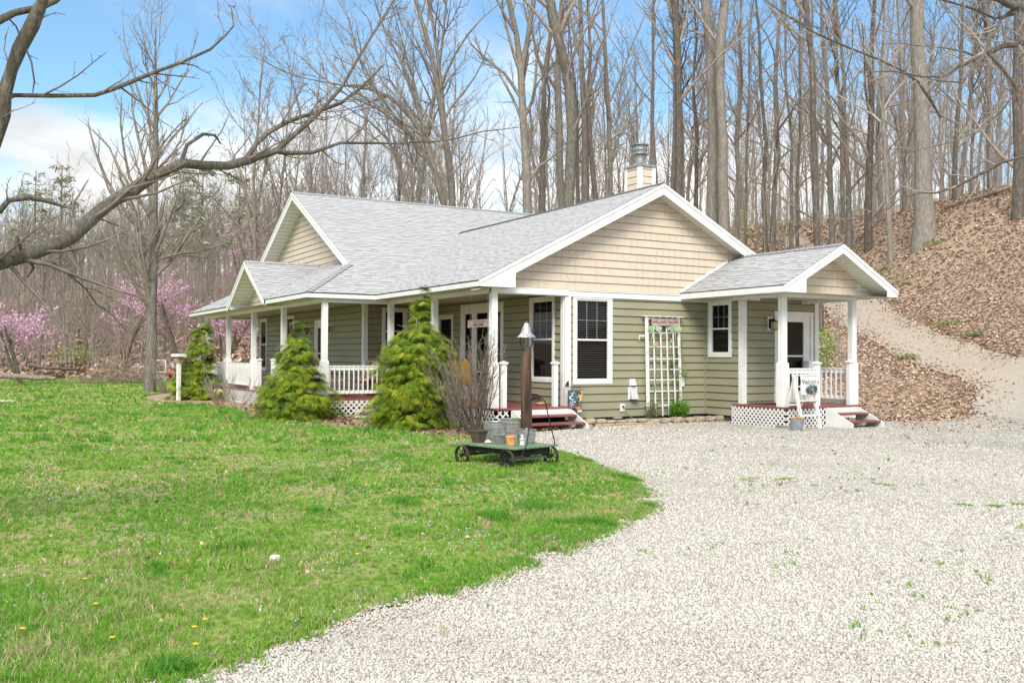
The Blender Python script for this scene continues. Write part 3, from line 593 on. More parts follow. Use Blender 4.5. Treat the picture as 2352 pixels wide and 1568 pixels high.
# corner boards, water table, bands
mb = MB()
for bs in (((-.07, .08, -.085, -.022, -.02, 2.72), (-.085, -.02, -.02, .10, .29, 2.72)), ((XI-.043, XI+.09, YB-.043, YB-.001, .02, 2.71), (XI-.043, XI-.004, YB, YB+.10, .02, 2.71)),
           ((XR-.09, XR+.043, YB-.043, YB-.001, 0, 2.8),), ((XW-.043, XW+.09, YS-.043, YS-.003, .29, 2.84), (XW-.043, XW-.004, YS, YS+.09, .29, 2.84))):
    mb = MB(); [mb.box(*b) for b in bs]; mb.build('corner_board', WHITE, H, bevel=.003)
mb = MB(); mb.box(XI-.045, XI-.0, -.045, -.001, .02, 2.71); mb.build('corner_board', SIDING, H)
mb = MB(); mb.box(-1.95, XR, -.055, -.002, 2.72, 2.85); mb.box(-1.95, XR, -.075, -.002, 2.85, 2.872); mb.box(XI-.03, XI-.003, YB-.03, -.06, 2.71, 2.80); mb.box(XI-.03, 4.6, YB-.031, YB-.003, 2.715, 2.80)
mb.build('band_board', WHITE, H, bevel=.003)
# ---- roofs
ZE, SA, SB, SWP = 2.966, .507, .519, .53
XE, XEB, YE, OA = -2.41, -4.245, 5.306, -.388
XA, ZA = 2.458, ZE+SA*(2.458+2.41); XAR = XA+(XA-XE)
YBR = 12.5; ZB = ZE+SB*(YBR-YE); YNE = 2*YBR-YE; XRK = -2.45; zrk = ZE+SWP*(XRK-XEB); yrk = YE+(zrk-ZE)/SB; yrn = 2*YBR-yrk
YV = YE+(ZA-ZE)/SB; XRE = 7.2
GY, GH, GX, GZ = 11.2, 2.15, -4.30, 4.235; GS = (GZ-ZE)/GH; XGE = XEB+(GZ-ZE)/SWP
def roofpart(faces, name='roof', thick=.035, label=None, mats=None):
    """faces: list of (points, eave direction 'x' or 'y'); uv in metres"""
    mb = MB()
    for pts, ax in faces:
        P = np.array(pts, float); nn = np.cross(P[1]-P[0], P[2]-P[0]); nn /= np.linalg.norm(nn)
        if nn[2] < 0: P = P[::-1]; nn = -nn
        e = np.array([1, 0, 0.]) if ax == 'x' else np.array([0, 1, 0.]); v = np.cross(nn, e)
        if v[2] < 0: v = -v
        uv = [(float(p@e), float((p-np.array([0, 0, ZE]))@v)) for p in P]; q = P-nn*thick; k = len(P); b = len(mb.V)
        mb.m = 0; mb.add([tuple(p) for p in P], [tuple(range(k))], [uv])
        mb.m = 1; mb.add([tuple(p) for p in P]+[tuple(p) for p in q], [tuple(range(k, 2*k))[::-1]]+[(i+k, (i+1) % k+k, (i+1) % k, i) for i in range(k)])
    o = mb.build(name, mats or [ROOF, EDGE], H)
    if label: o['label'] = label
    return o
roofpart([([(XE, OA, ZE), (XA, OA, ZA), (XA, YV, ZA), (XE, YE, ZE)], 'y'), ([(XAR, OA, ZE), (XAR, YV, ZE), (XA, YV, ZA), (XA, OA, ZA)], 'y')], label='grey shingle roof over the wide front gable')
roofpart([([(XE, YE, ZE), (XA, YV, ZA), (XRE, YV, ZA), (XRE, YBR, ZB), (XRK, YBR, ZB), (XRK, yrk, zrk), (XEB, YE, ZE)], 'x'),
          ([(XEB, YNE, ZE), (XRK, yrn, zrk), (XRK, YBR, ZB), (XRE, YBR, ZB), (XRE, YNE, ZE)], 'x')], label='tall grey shingle roof running across the back')
xw2 = -1.75; zw2 = ZE+SWP*(xw2-XEB)
roofpart([([(XEB, YE, ZE), (XEB, GY-GH, ZE), (XGE, GY, GZ), (xw2, GY, zw2), (xw2, YE+(zw2-ZE)/SB, zw2), (XRK, yrk, zrk)], 'y'),
          ([(XEB, YNE, ZE), (XRK, yrn, zrk), (xw2, 2*YBR-YE-(zw2-ZE)/SB, zw2), (xw2, GY, zw2), (XGE, GY, GZ), (XEB, GY+GH, ZE)], 'y')], label='low grey porch roof wrapping the left side')
roofpart([([(GX, GY-GH, ZE+.004), (GX, GY, GZ+.004), (XGE, GY, GZ+.004), (XEB, GY-GH, ZE+.004)], 'x'), ([(GX, GY+GH, ZE+.004), (XEB, GY+GH, ZE+.004), (XGE, GY, GZ+.004), (GX, GY, GZ+.004)], 'x')], label='small gable roof above the front entry')
RX, RZ, RE, RYF, RL, RR = 5.06, 3.885, 2.915, -3.35, 3.25, 6.87
roofpart([([(RL, RYF, RE), (RX, RYF, RZ), (RX, -.03, RZ), (RL, -.03, RE)], 'y'), ([(RR, RYF, RE), (RR, -.03, RE), (RX, -.03, RZ), (RX, RYF, RZ)], 'y')], label='small grey gable roof over the side porch')
def cap(p, q, slope, wid=.13, ax=0):
    mb = MB(); p = np.array(p, float); q = np.array(q, float); L = np.linalg.norm(q-p); d = (q-p)/L; s = np.cross(d, (0, 0, 1)); s /= np.linalg.norm(s); k = int(L/.15)
    for i in range(k):
        a = p+d*L*i/k; b = p+d*L*((i+1)/k); ha, hb = .026, .012
        for sg in (-1, 1):
            o1 = s*wid*sg-np.array([0, 0, wid*slope]); mb.add([a+(0, 0, ha), b+(0, 0, hb), b+o1+(0, 0, hb), a+o1+(0, 0, ha)], [(0, 1, 2, 3)])
    return mb.build('ridge_cap', RIDGE, H)
cap((XA, OA, ZA), (XA, YV, ZA), SA); cap((XRK, YBR, ZB), (XRE, YBR, ZB), SB); cap((XEB+.05, YE+.05, ZE+.02), (XRK, yrk, zrk), .27, .12); cap((GX, GY, GZ), (XGE, GY, GZ), GS, .11); cap((RX, RYF, RZ), (RX, -.03, RZ), .54, .11)
# ---- fascias, rakes, soffits
f = .022
FZ0, FZ1 = 2.835, ZE-.03
for b in ((XE-.0, XE+f, OA+f, YE, FZ0, FZ1), (XEB, XE, YE, YE+f, FZ0, FZ1), (XEB, XEB+f, YE+f, GY-GH-.0, FZ0, FZ1), (XEB, XEB+f, GY+GH, YNE, FZ0, FZ1), (XEB, XRE, YNE-f, YNE, FZ0, FZ1), (RL, RL+f, RYF+f, -.06, RE-.15, RE-.025), (RR-f, RR, RYF+f, -.06, RE-.15, RE-.025), (XAR-f, XAR, OA+f, YV, FZ0, FZ1)):
    mb = MB(); mb.box(*b); mb.build('fascia', WHITE, H, bevel=.002)
def rake(axis, pos, c, half, ze, zr, dep=.24, ret=(0, 0), zb=2.835, th=.024, name='rake_board'):
    """gable edge boards: axis 'y' -> plane y=pos facing -y; axis 'x' -> plane x=pos facing -x"""
    fr = dict(o=(0, pos, 0), ex=(1, 0, 0), ey=(0, 1, 0)) if axis == 'y' else dict(o=(pos, 0, 0), ex=(0, 1, 0), ey=(1, 0, 0))
    mb = MB(**fr); g = .02; sl = (zr-ze)/half
    for sg in (-1, 1):
        P = [(c, zr-g), (c, zr-g-dep)]; xl = c+sg*half
        rt = ret[0] if sg < 0 else ret[1]
        if rt:   # boxed return
            xr_ = xl-sg*rt; zi = ze+sl*rt-g-dep; P += [(xr_, max(zi, zb+.01)), (xr_, zb), (xl, zb), (xl, ze-g)]
        else: P += [(xl, ze-g-dep), (xl, ze-g)]
        mb.prism([(a, 0, z) for a, z in P], (0, th, 0))
        # thin crown strip along the top edge
        mb.prism([(c, -.018, zr-.012), (c, -.018, zr-.085), (xl, -.018, ze-.085), (xl, -.018, ze-.012)], (0, .018, 0))
    return mb.build(name, WHITE, H)
rake('y', OA, XA, XA-XE, ZE, ZA, .25, (.88, .88)); rake('y', RYF, RX, RX-RL, RE, RZ, .19, (.66, .35), zb=RE-.15); rake('x', GX, GY, GH, ZE, GZ, .19, (.12, .0))
rake('x', XRK, YBR, YBR-yrk, zrk, ZB, .24)
def sof(pts, mat, name='soffit'):
    mb = MB(); mb.poly(pts); return mb.build(name, mat, H)
dz = .20
for sg in (-1, 1):
    xl = XA+sg*(XA-XE); sof([(XA, OA+.02, ZA-dz), (xl, OA+.02, ZE-dz), (xl, -.0, ZE-dz), (XA, -.0, ZA-dz)], SOFX)
    xl = RX+sg*(RX-RL); sof([(RX, RYF+.02, RZ-.16), (xl, RYF+.02, RE-.16), (xl, -2.80, RE-.16), (RX, -2.80, RZ-.16)], SOFX)
    yl = YBR+sg*(YBR-yrk); sof([(XRK+.02, YBR, ZB-dz), (XRK+.02, yl, zrk-dz), (XW, yl, zrk-dz), (XW, YBR, ZB-dz)], SOFZ)
    yl = GY+sg*GH; sof([(GX+.02, GY, GZ-.16), (GX+.02, yl, ZE-.16), (-3.69, yl, ZE-.16), (-3.69, GY, GZ-.16)], SOFZ)
mb = MB(); mb.box(GX+.02, -3.69, GY+GH-.34, GY+GH-.3, FZ0, 3.02); mb.build('soffit', SOFZ, H)
mb = MB(); mb.poly([(6.10, -2.795, 2.768), (RR-.02, -2.795, 2.768), (RR-.02, -2.795, RE-.10), (6.10, -2.795, RE+(RR-6.10)*.536-.10)]); mb.build('soffit', SOFZ, H)
mb = MB(); mb.poly([(6.12, -2.80, 2.768), (6.12, -2.80, 3.2), (6.12, -.06, 3.2), (6.12, -.06, 2.768)]); mb.build('soffit', SOFZ, H)
# flat soffits and porch ceilings
sof([(XE+f, OA+.02, 2.838), (-1.8, OA+.02, 2.838), (-1.8, YE, 2.838), (XE+f, YE, 2.838)], CEIL, 'soffit')
sof([(-1.8, -.02, 2.839), (0, -.02, 2.839), (0, YS, 2.839), (-1.8, YS, 2.839)], CEIL, 'porch_ceiling')
sof([(XEB+f, YE+f, 2.8385), (-1.8, YE+f, 2.8385), (-1.8, YNE, 2.8385), (XEB+f, YNE, 2.8385)], CEIL, 'porch_ceiling')
sof([(RL+f, RYF+.02, RE-.148), (RR-f, RYF+.02, RE-.148), (RR-f, -.06, RE-.148), (RL+f, -.06, RE-.148)], CEIL, 'porch_ceiling')
# gable walls
mb = MB(**FS(0)); lap(mb, 0, 0, 2.872, 5.3, (), .020, lambda z: (max(-1.62, XA-(ZA-.19-z)/SA), min(XR, XA+(ZA-.19-z)/SA))); mb.build('gable_wall', [GABLE, SHAKE_SHADE], H)
mb = MB(**FW(XW)); lap(mb, 0, 0, 4.05, 6.5, (), .020, lambda z: (YBR-(ZB-.19-z)/SB, YBR+(ZB-.19-z)/SB)); mb.build('gable_wall', [GABLE, SHAKE_SHADE], H)
mb = MB(**FW(-3.69)); lap(mb, 0, 0, 2.86, 4.1, (), .020, lambda z: (GY-(GZ-.15-z)/GS, GY+(GZ-.15-z)/GS)); mb.build('gable_wall', [GABLE, SHAKE_SHADE], H)
mb = MB(**FS(-2.80)); lap(mb, 0, 0, 2.80, 3.75, (), .020, lambda z: (max(3.72, RX-(RZ-.15-z)/.536), min(6.14, RX+(RZ-.15-z)/.536))); mb.build('gable_wall', [GABLE, SHAKE_SHADE], H)
mb = MB(o=(XR, 0, 0), ex=(0, 1, 0), ey=(1, 0, 0)); lap(mb, 0, 0, 2.9, 6.5, (), .020, lambda z: (YBR-(ZB-.1-z)/SB, YBR+(ZB-.1-z)/SB)); mb.build('gable_wall', [GABLE, SHAKE_SHADE], H)
# step flashing where the small roof meets the wall
mb = MB()
mb.bar((RL, -.035, RE+.03), (RX-.3, -.035, RE+.03+(RX-.3-RL)*.536), .03, .05); mb.build('flashing', WHITE, H)
# beams
mb = MB(); q = .07
mb.box(-1.88-q, -.0, -.05-q, -.05+q, 2.735, 2.84); mb.box(-1.88-q, -1.88+q, -.05+q, 5.53-q, 2.735, 2.838); mb.box(-3.69-q, -1.88+q, 5.53-q, 5.53+q, 2.735, 2.838)
mb.box(-3.69-q, -3.69+q, 5.53+q, 18.9+q, 2.735, 2.838); mb.box(-3.69+q, XW, 18.9-q, 18.9+q, 2.735, 2.838)
mb.build('porch_beam', WHITE, H, bevel=.004)
mb = MB(); mb.box(3.83-q, 6.05+q, -2.75-q, -2.75+q, 2.71, 2.80); mb.box(3.83-q, 3.83+q, -2.75+q, YB, 2.71, 2.766); mb.box(6.05-q, 6.05+q, -2.75+q, YB, 2.68, 2.766); mb.build('porch_beam', WHITE, H, bevel=.004)
# posts
def post(x, y, z0, z1, sl=.97):
    mb = MB(); a, b = .07, .095
    mb.box(x-a, x+a, y-a, y+a, z0, z1)
    V = [(x+i*b, y+j*b, z) for z in (z0+.002, z0+sl-.03) for i, j in ((-1, -1), (1, -1), (1, 1), (-1, 1))]+[(x+i*.078, y+j*.078, z0+sl) for i, j in ((-1, -1), (1, -1), (1, 1), (-1, 1))]
    mb.add(V, [(0, 1, 5, 4), (1, 2, 6, 5), (2, 3, 7, 6), (3, 0, 4, 7), (4, 5, 9, 8), (5, 6, 10, 9), (6, 7, 11, 10), (7, 4, 8, 11), (8, 9, 10, 11)])
    return mb.build('porch_post', WHITE, H, bevel=.004)
for x, y in ((-1.88, -.05), (-1.88, 2.85), (-1.88, 5.53), (-3.69, 5.53), (-3.69, 9.09), (-3.69, 12.34), (-3.69, 15.67), (-3.69, 18.9)): post(x, y, .29, 2.74)
post(3.83, -2.75, .31, 2.72); post(6.05, -2.75, .31, 2.72)
def newel(x, y, z0, h=.93, a=.052):
    mb = MB(); mb.box(x-a, x+a, y-a, y+a, z0, z0+h); mb.lathe([(0, h+.07), (.10, h+.045), (.105, h+.03), (.09, h+.0), (.075, h-.02)], (x, y, z0), 4)
    m = MB(); m.box(x-a, x+a, y-a, y+a, z0, z0+h); c = a+.024
    m.add([(x-c, y-c, z0+h), (x+c, y-c, z0+h), (x+c, y+c, z0+h), (x-c, y+c, z0+h), (x-c, y-c, z0+h+.035), (x+c, y-c, z0+h+.035), (x+c, y+c, z0+h+.035), (x-c, y+c, z0+h+.035), (x, y, z0+h+.07)],
          [(0, 3, 2, 1), (0, 1, 5, 4), (1, 2, 6, 5), (2, 3, 7, 6), (3, 0, 4, 7), (4, 5, 8), (5, 6, 8), (6, 7, 8), (7, 4, 8)])
    return m.build('newel_post', WHITE, H, bevel=.003)
newel(-1.69, -.17, .29); newel(-.40, -.17, .29); newel(4.86, -2.78, .31); newel(6.07, -1.45, .31, .95, .07); newel(5.90, -2.80, .31, .96, .05); newel(-3.69, 11.65, .29, .93); newel(-3.69, 10.15, .29, .93)
def railing(p, q, z0, top=.84, sp=.125):
    p = np.array(p, float); q = np.array(q, float); L = np.linalg.norm(q-p); d = (q-p)/L; mb = MB()
    P = lambda t, z: (p[0]+d[0]*t, p[1]+d[1]*t, z0+z)
    mb.bar(P(0, top-.015), P(L, top-.015), .085, .03); mb.bar(P(0, top-.075), P(L, top-.075), .035, .088); mb.bar(P(0, .155), P(L, .155), .035, .085)
    n = int(round(L/sp))
    nrm = np.array([d[1], -d[0]]); nrm = nrm if nrm[1] < 0 or (abs(nrm[1]) < .1 and nrm[0] < 0) else -nrm; off_ = nrm*.032
    for i in range(n):
        t = (i+.5)*L/n; a = P(t, .12); b = P(t, top-.03); mb.bar((a[0]+off_[0], a[1]+off_[1], a[2]), (b[0]+off_[0], b[1]+off_[1], b[2]), .03, .03)
    return mb.build('railing', WHITE, H)
railing((-3.62, 5.53), (-1.95, 5.53), .29); railing((-3.69, 5.6), (-3.69, 9.02), .29); railing((-3.69, 9.16), (-3.69, 10.1), .29); railing((-3.69, 11.7), (-3.69, 12.27), .29); railing((-3.69, 12.4), (-3.69, 15.6), .29); railing((-3.69, 15.74), (-3.69, 18.83), .29); railing((-3.62, 18.9), (-2.0, 18.9), .29)
railing((3.92, -2.75), (4.81, -2.75), .31); railing((6.07, -2.66), (6.07, -1.5), .31, sp=.15)
mb = MB(); mb.box(5.98, 6.0, -2.6, -1.45, .33, .42); mb.build('kick_board', CONC, H)
# decks: boards, skirt, lattice
def deck(rects, z, along):
    mb = MB()
    for x0, x1, y0, y1 in rects:
        if along == 'x':
            k = max(1, round((y1-y0)/.14)); s = (y1-y0)/k
            for i in range(k): mb.box(x0, x1, y0+i*s+.003, y0+(i+1)*s-.003, z-.038, z)
        else:
            k = max(1, round((x1-x0)/.14)); s = (x1-x0)/k
            for i in range(k): mb.box(x0+i*s+.003, x0+(i+1)*s-.003, y0, y1, z-.038, z)
    return mb.build('deck', DECKM, H)
deck([(-2.02, 0, -.42, YS), (-3.86, -2.025, 5.38, YS)], .29, 'x'); deck([(-3.86, XW, YS+.004, 19.05)], .29, 'x'); deck([(3.72, 6.22, -2.95, YB)], .31, 'x')
def lattice(fr, a0, a1, z0, z1, s=.145, wd=.034, back=True):
    mb = MB(**fr); h = z1-z0; import itertools
    for sg, yy in ((1, .006), (-1, .014)):
        k = a0-h
        while k < a1+h:
            # strip from (k,z0) to (k+sg*h, z1), clipped
            xa_, xb_ = (k, k+h) if sg > 0 else (k+h, k)
            ts = []; t0, t1 = 0., 1.; dx = xb_-xa_
            for lim_, s_ in ((a0, 1), (a1, -1)):
                if abs(dx) > 1e-9:
                    tt = (lim_-xa_)/dx
                    if (dx > 0) == (s_ > 0): t0 = max(t0, tt)
                    else: t1 = min(t1, tt)
            if t1-t0 > .02: mb.bar((xa_+dx*t0, yy, z0+h*t0), (xa_+dx*t1, yy, z0+h*t1), wd, .007, up=tuple(mb.B[1]) if False else (0, 1, 0))
            k += s
    mb.bar((a0, .02, z0+.005), (a1, .02, z0+.005), .012, .03); 
    return mb.build('lattice', WHITE, H)
lattice(FS(5.40), -3.84, -2.03, -.15, .235); lattice(FW(-3.84), 5.42, 19.0, -.15, .235); lattice(FW(-2.0), -.38, 5.38, -.15, .235); lattice(FS(-.38), -2.0, -1.70, -.15, .235)
lattice(FW(3.74), -2.93, YB, -.15, .265, .12); lattice(FS(-2.93), 3.75, 4.93, -.15, .265, .12)
mb = MB()

for b in ((-3.80, -2.05, 5.44, 5.47, .06, .248), (-3.80, -3.78, 5.5, 18.9, .06, .248), (3.80, 3.82, -2.86, YB-.04, .16, .268), (3.84, 4.95, -2.87, -2.85, .16, .268)): mb = MB(); mb.box(*b); mb.build('rim_joist', TAN, H)
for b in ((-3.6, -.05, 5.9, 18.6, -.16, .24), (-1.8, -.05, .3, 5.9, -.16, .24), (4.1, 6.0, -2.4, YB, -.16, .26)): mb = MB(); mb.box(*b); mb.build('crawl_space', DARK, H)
# steps
def steps(x0, x1, yf, z, gz=-.14, run=.32):
    st = MB(); st.box(x0, x1, yf-.02, yf, z-.17, z-.04)
    for x in (x0-.035, x1): st.prism([(x, yf-.001, z-.045), (x, yf-.001, gz-.03), (x, yf-run*2-.10, gz-.03), (x, yf-run*2-.10, gz+.10), (x, yf-.09, z-.045)], (.035, 0, 0))
    o = st.build('steps', WHITE, H, bevel=.003); h = (z-gz)/3
    for i in (1, 2):
        tr = MB(); y1 = yf-run*(i-1)-.02; tr.box(x0+.001, x1-.001, y1-run-.02, y1-.02 if i > 1 else y1-.002, z-h*i-.04, z-h*i)
        tr.build('tread', DECKM, o, bevel=.004)
    return o
steps(-1.62, -.22, -.42, .29); steps(4.97, 5.92, -2.95, .31)
tag(H.children[-1], 'white stringers and red treads of the side porch steps')
mb = MB(); mb.box(3.66, 3.98, -3.02, -2.70, -.16, -.08); mb.box(6.25, 6.75, -1.6, YB-.03, -.15, .22); mb.box(6.55, 7.15, .1, .5, -.15, .28); mb.build('concrete_block', CONC, H)
# chimney
CX0, CY0, CW, CD = 2.85, 1.03, .46, .56; CT = 6.12
CH = MB(); CH.box(CX0, CX0+CW, CY0, CY0+CD, 4.6, CT); ch = CH.build('chimney', GABLE, H)
for fr_, a0, a1 in ((FS(CY0), CX0, CX0+CW), (FW(CX0), CY0, CY0+CD)):
    mb = MB(**fr_); lap(mb, a0, a1, 4.8, CT, (), .014); mb.build('chimney_siding', [GABLE, SHAKE_SHADE], ch)
mb = MB(); b = .075
for x, y in ((CX0, CY0), (CX0+CW, CY0), (CX0, CY0+CD), (CX0+CW, CY0+CD)):
    mb.box(x-.026 if x == CX0 else x-b, x+b if x == CX0 else x+.026, y-.026 if y == CY0 else y-b, y+b if y == CY0 else y+.026, 4.6, CT-.002)
mb.build('corner_board', WHITE, ch)
mb = MB(); mb.box(CX0-.05, CX0+CW+.05, CY0-.05, CY0+CD+.05, CT, CT+.055); cxm, cym = CX0+CW/2, CY0+CD/2
mb.lathe([(.28, .055), (.17, .10), (.125, .14), (.125, .33), (.15, .34)], (cxm, cym, CT), 20); mb.build('chimney_flashing', GALV, ch, smooth=False)
mb = MB(); r = .215
for z in (.36, .475, .59):
    for i in range(24):
        a, b_ = 2*pi*i/24, 2*pi*(i+1)/24; mb.bar((cxm+r*cos(a), cym+r*sin(a), CT+z), (cxm+r*cos(b_), cym+r*sin(b_), CT+z), .012, .022)
for i in range(12): a = 2*pi*i/12; mb.bar((cxm+r*cos(a), cym+r*sin(a), CT+.35), (cxm+r*cos(a), cym+r*sin(a), CT+.60), .010, .010)
mb.lathe([(0, .625), (.12, .62), (.225, .60), (.225, .592), (0, .592)], (cxm, cym, CT), 20); mb.lathe([(.225, .355), (.225, .345), (0, .345)], (cxm, cym, CT), 20); mb.build('chimney_cap', GALV, ch)
mb = MB(); mb.lathe([(.17, .36), (.17, .59)], (cxm, cym, CT), 16); mb.build('flue', GALVD, ch)
# wall lanterns
AMB = MT('amber_glass', .2, .5).base((.62, .55, .33)).m
def lantern(fr, a, z, s=1.):
    mb = MB(**fr); mb.box(a-.075*s, a+.075*s, .018, .034, z-.15*s, z+.13*s); l = mb.build('wall_lantern', WHITE, H, bevel=.003)
    m = MB(**fr); m.box(a-.05*s, a+.05*s, .034, .05, z-.10*s, z+.10*s); m.bar((a, .05, z+.06*s), (a, .15, z+.09*s), .02, .02); m.bar((a, .15, z+.09*s), (a, .15, z+.04*s), .02, .02)
    zt = z+.05*s; m.add([(a-.07*s, .08, zt-.02), (a+.07*s, .08, zt-.02), (a+.07*s, .22, zt-.02), (a-.07*s, .22, zt-.02), (a, .15, zt+.03)], [(0, 3, 2, 1), (0, 1, 4), (1, 2, 4), (2, 3, 4), (3, 0, 4)])
    m.box(a-.055*s, a+.055*s, .095, .205, z-.14*s, z-.125*s)
    for i, j in ((-1, .10), (1, .10), (-1, .20), (1, .20)): m.bar((a+i*.05*s, j, z-.13*s), (a+i*.055*s, j, zt-.02), .009, .009)
    m.bar((a, .2, z-.13*s), (a, .2, zt-.02), .006, .006); m.bar((a-.05*s, .15, z-.13*s), (a-.055*s, .15, zt-.02), .006, .006)
    m.build('cage', BLACK, l); g = MB(**fr); g.box(a-.045*s, a+.045*s, .105, .195, z-.124*s, zt-.022); g.build('lamp_glass', AMB if s > 1 else GALVD, l)
lantern(FS(YB), 4.93, 2.19, 1.15); lantern(FW(XW), 12.1, 2.19); lantern(FW(XW), 10.08, 2.19); lantern(FW(XW), 18.15, 2.0, .9)
# fittings on the end wall
mb = MB(**FS(0)); mb.box(1.74, 1.90, .02, .045, .715, .875); mb.prism([(1.76, .045, .86), (1.76, .045, .73), (1.76, .11, .73)], (.13, 0, 0)); mb.build('wall_vent', WHITE, H, bevel=.002)
VG = MT('grey_vent', .5, .3).base((.52, .53, .54)).m
mb = MB(**FS(0)); mb.box(1.70, 1.955, .02, .05, .395, .685); v_ = mb.build('wall_vent', WHITE, H, bevel=.003)
mb = MB(**FS(0)); mb.prism([(1.735, .05, .665), (1.735, .05, .425), (1.735, .15, .41)], (.19, 0, 0)); mb.build('vent_flap', VG, v_)
mb = MB(**FS(0)); mb.box(1.475, 1.61, .02, .04, .125, .30); sp_ = mb.build('faucet_box', WHITE, H, bevel=.003)
mb = MB(**FS(0)); mb.tube([(1.54, .04, .23), (1.54, .09, .235), (1.545, .10, .19)], .012, 7, True); mb.lathe([(.0, .0), (.028, .0), (.028, .01), (0, .01)], (1.54, .07, .255), 10); mb.build('faucet', RUST, sp_)
mb = MB(**FS(0)); mb.box(3.24, 3.36, .02, .07, .68, .90); mb.build('meter_box', WHITE, H, bevel=.004)
mb = MB(**FS(0)); mb.box(2.96, 3.05, .02, .05, 1.72, 1.82); mb.build('outlet_box', VG, H)
# gutter elbow behind the side porch, downspout outlet
mb = MB(); mb.bar((6.75, -.4, 2.72), (6.6, -.25, 2.55), .09, .06); mb.bar((6.62, -.25, 2.6), (6.58, -.2, -.05), .09, .06); mb.bar((6.62, -.3, -.06), (7.75, -1.75, -.08), .10, .075); mb.build('downspout', WHITE, H, bevel=.004)
mb = MB(); 
for x, y in ((-1.1, -.05), (-1.88, 1.4), (-1.88, 1.0), (4.35, -2.75), (5.0, -2.75), (4.2, -2.6), (-2.7, 5.53)): mb.tube([(x, y, 2.735), (x, y, 2.69), (x+.012, y, 2.67), (x+.024, y, 2.685)], .004, 5)
mb.build('plant_hooks', WHITE, H)

# ------------------------------------------------------------------ trees
class TB:
    def __init__(s): s.V = []; s.Q = []
    def tube(s, pts, rs, n):
        b = len(s.V); k = len(pts); d = pts[1]-pts[0]; a = d.cross(Vector((0, 0, 1)))
        if a.length < 1e-4: a = Vector((1, 0, 0))
        a.normalize(); cs = CS[n]
        for i in range(k):
            t = pts[min(i+1, k-1)]-pts[max(i-1, 0)]; t.normalize(); a = a-t*a.dot(t)
            if a.length < 1e-5: a = t.orthogonal()
            a.normalize(); c = t.cross(a); r = rs[i]; p = pts[i]
            for q, w_ in cs: s.V.append((p.x+(a.x*q+c.x*w_)*r, p.y+(a.y*q+c.y*w_)*r, p.z+(a.z*q+c.z*w_)*r))
        for i in range(k-1):
            o = b+i*n
            for j in range(n): j2 = (j+1) % n; s.Q.append((o+j, o+j2, o+n+j2, o+n+j))
    def build(s, name, mat, parent=None, smooth=True): return np_mesh(name, s.V, s.Q, mat, None, parent, smooth)
CS = {n: [(cos(2*pi*i/n), sin(2*pi*i/n)) for i in range(n)] for n in (3, 4, 5, 6, 8, 10, 14)}
def rnd3(r): return Vector((r.gauss(0, 1), r.gauss(0, 1), r.gauss(0, 1)))
def path(p, d, L, r0, r1, r, wob=.12, up=.06, seg=6):
    pts = [p.copy()]; d = d.normalized(); st = L/seg
    for i in range(seg):
        d = (d+rnd3(r)*wob+Vector((0, 0, up))).normalized(); pts.append(pts[-1]+d*st)
    return pts, [r0+(r1-r0)*(i/seg)**.8 for i in range(seg+1)]
def sprout(tb, pts, rs, r, lvl, kids, t0=.15, ang=(.5, 1.0), lf=(.35, .65), up=.08, minr=.0035, droop=0, lmax=9.):
    """side shoots along a limb; kids = shoots per level from here outwards"""
    if not kids: return
    n = kids[0]; L = sum((pts[i+1]-pts[i]).length for i in range(len(pts)-1)); k = len(pts)-1
    for i in range(n):
        t = t0+(1-t0)*((i+r.random())/n); f_ = t*k; j = min(int(f_), k-1); g_ = f_-j
        p = pts[j].lerp(pts[j+1], g_); rr = rs[j]*(1-g_)+rs[j+1]*g_; ax = (pts[j+1]-pts[j]).normalized()
        o = rnd3(r); o = (o-ax*o.dot(ax)).normalized(); a = r.uniform(*ang); d = ax*cos(a)+o*sin(a)+Vector((0, 0, up*2-droop))
        l = min(L*r.uniform(*lf)*(1.15-.6*t), lmax); r0 = max(min(rr*.62, l*.022), minr); seg = 5 if lvl <= 1 else (4 if lvl == 2 else 3)
        q, rq = path(p, d, l, r0, max(r0*.25, minr*.6), r, .16, up, seg)
        tb.tube(q, rq, 5 if lvl <= 1 else (4 if lvl == 2 else 3)); sprout(tb, q, rq, r, lvl+1, kids[1:], .12, ang, lf, up, minr, droop, lmax)
def bark(name, c1, c2, sc=5, moss=0.):
    t = MT(name, .9, .15); v = t.co('Object', (1, 1, .22)); a = t.noise(v, sc*3, 6, .7); b = t.noise(t.co('Object'), .9, 4, .6)
    c = t.ramp(a, [(.3, tuple(x*.62 for x in c1)), (.5, c1), (.68, c2)])
    if moss:
        m = t.n('ShaderNodeMapRange'); m.inputs[1].default_value = .5; m.inputs[2].default_value = .68; t.l(b, m.inputs[0]); c = t.mix(t.math('MULTIPLY', m.outputs[0], moss), c, (.20, .21, .14))
    t.base(c); t.bump(a, .03); return t.m
BK = bark('grey_brown_bark', (.185, .163, .138), (.31, .278, .24)); BKD = bark('dark_bark', (.12, .102, .085), (.23, .20, .17)); BKL = bark('pale_bark', (.24, .215, .185), (.38, .345, .305), 5, .4)
BKM = bark('mossy_grey_bark', (.15, .135, .11), (.28, .26, .225), 6, .6); TWIG = noisy('twig_bark', (.19, .16, .13), (.33, .285, .24), 8, .85); TWL = noisy('pale_twigs', (.34, .30, .25), (.50, .45, .40), 8, .85)
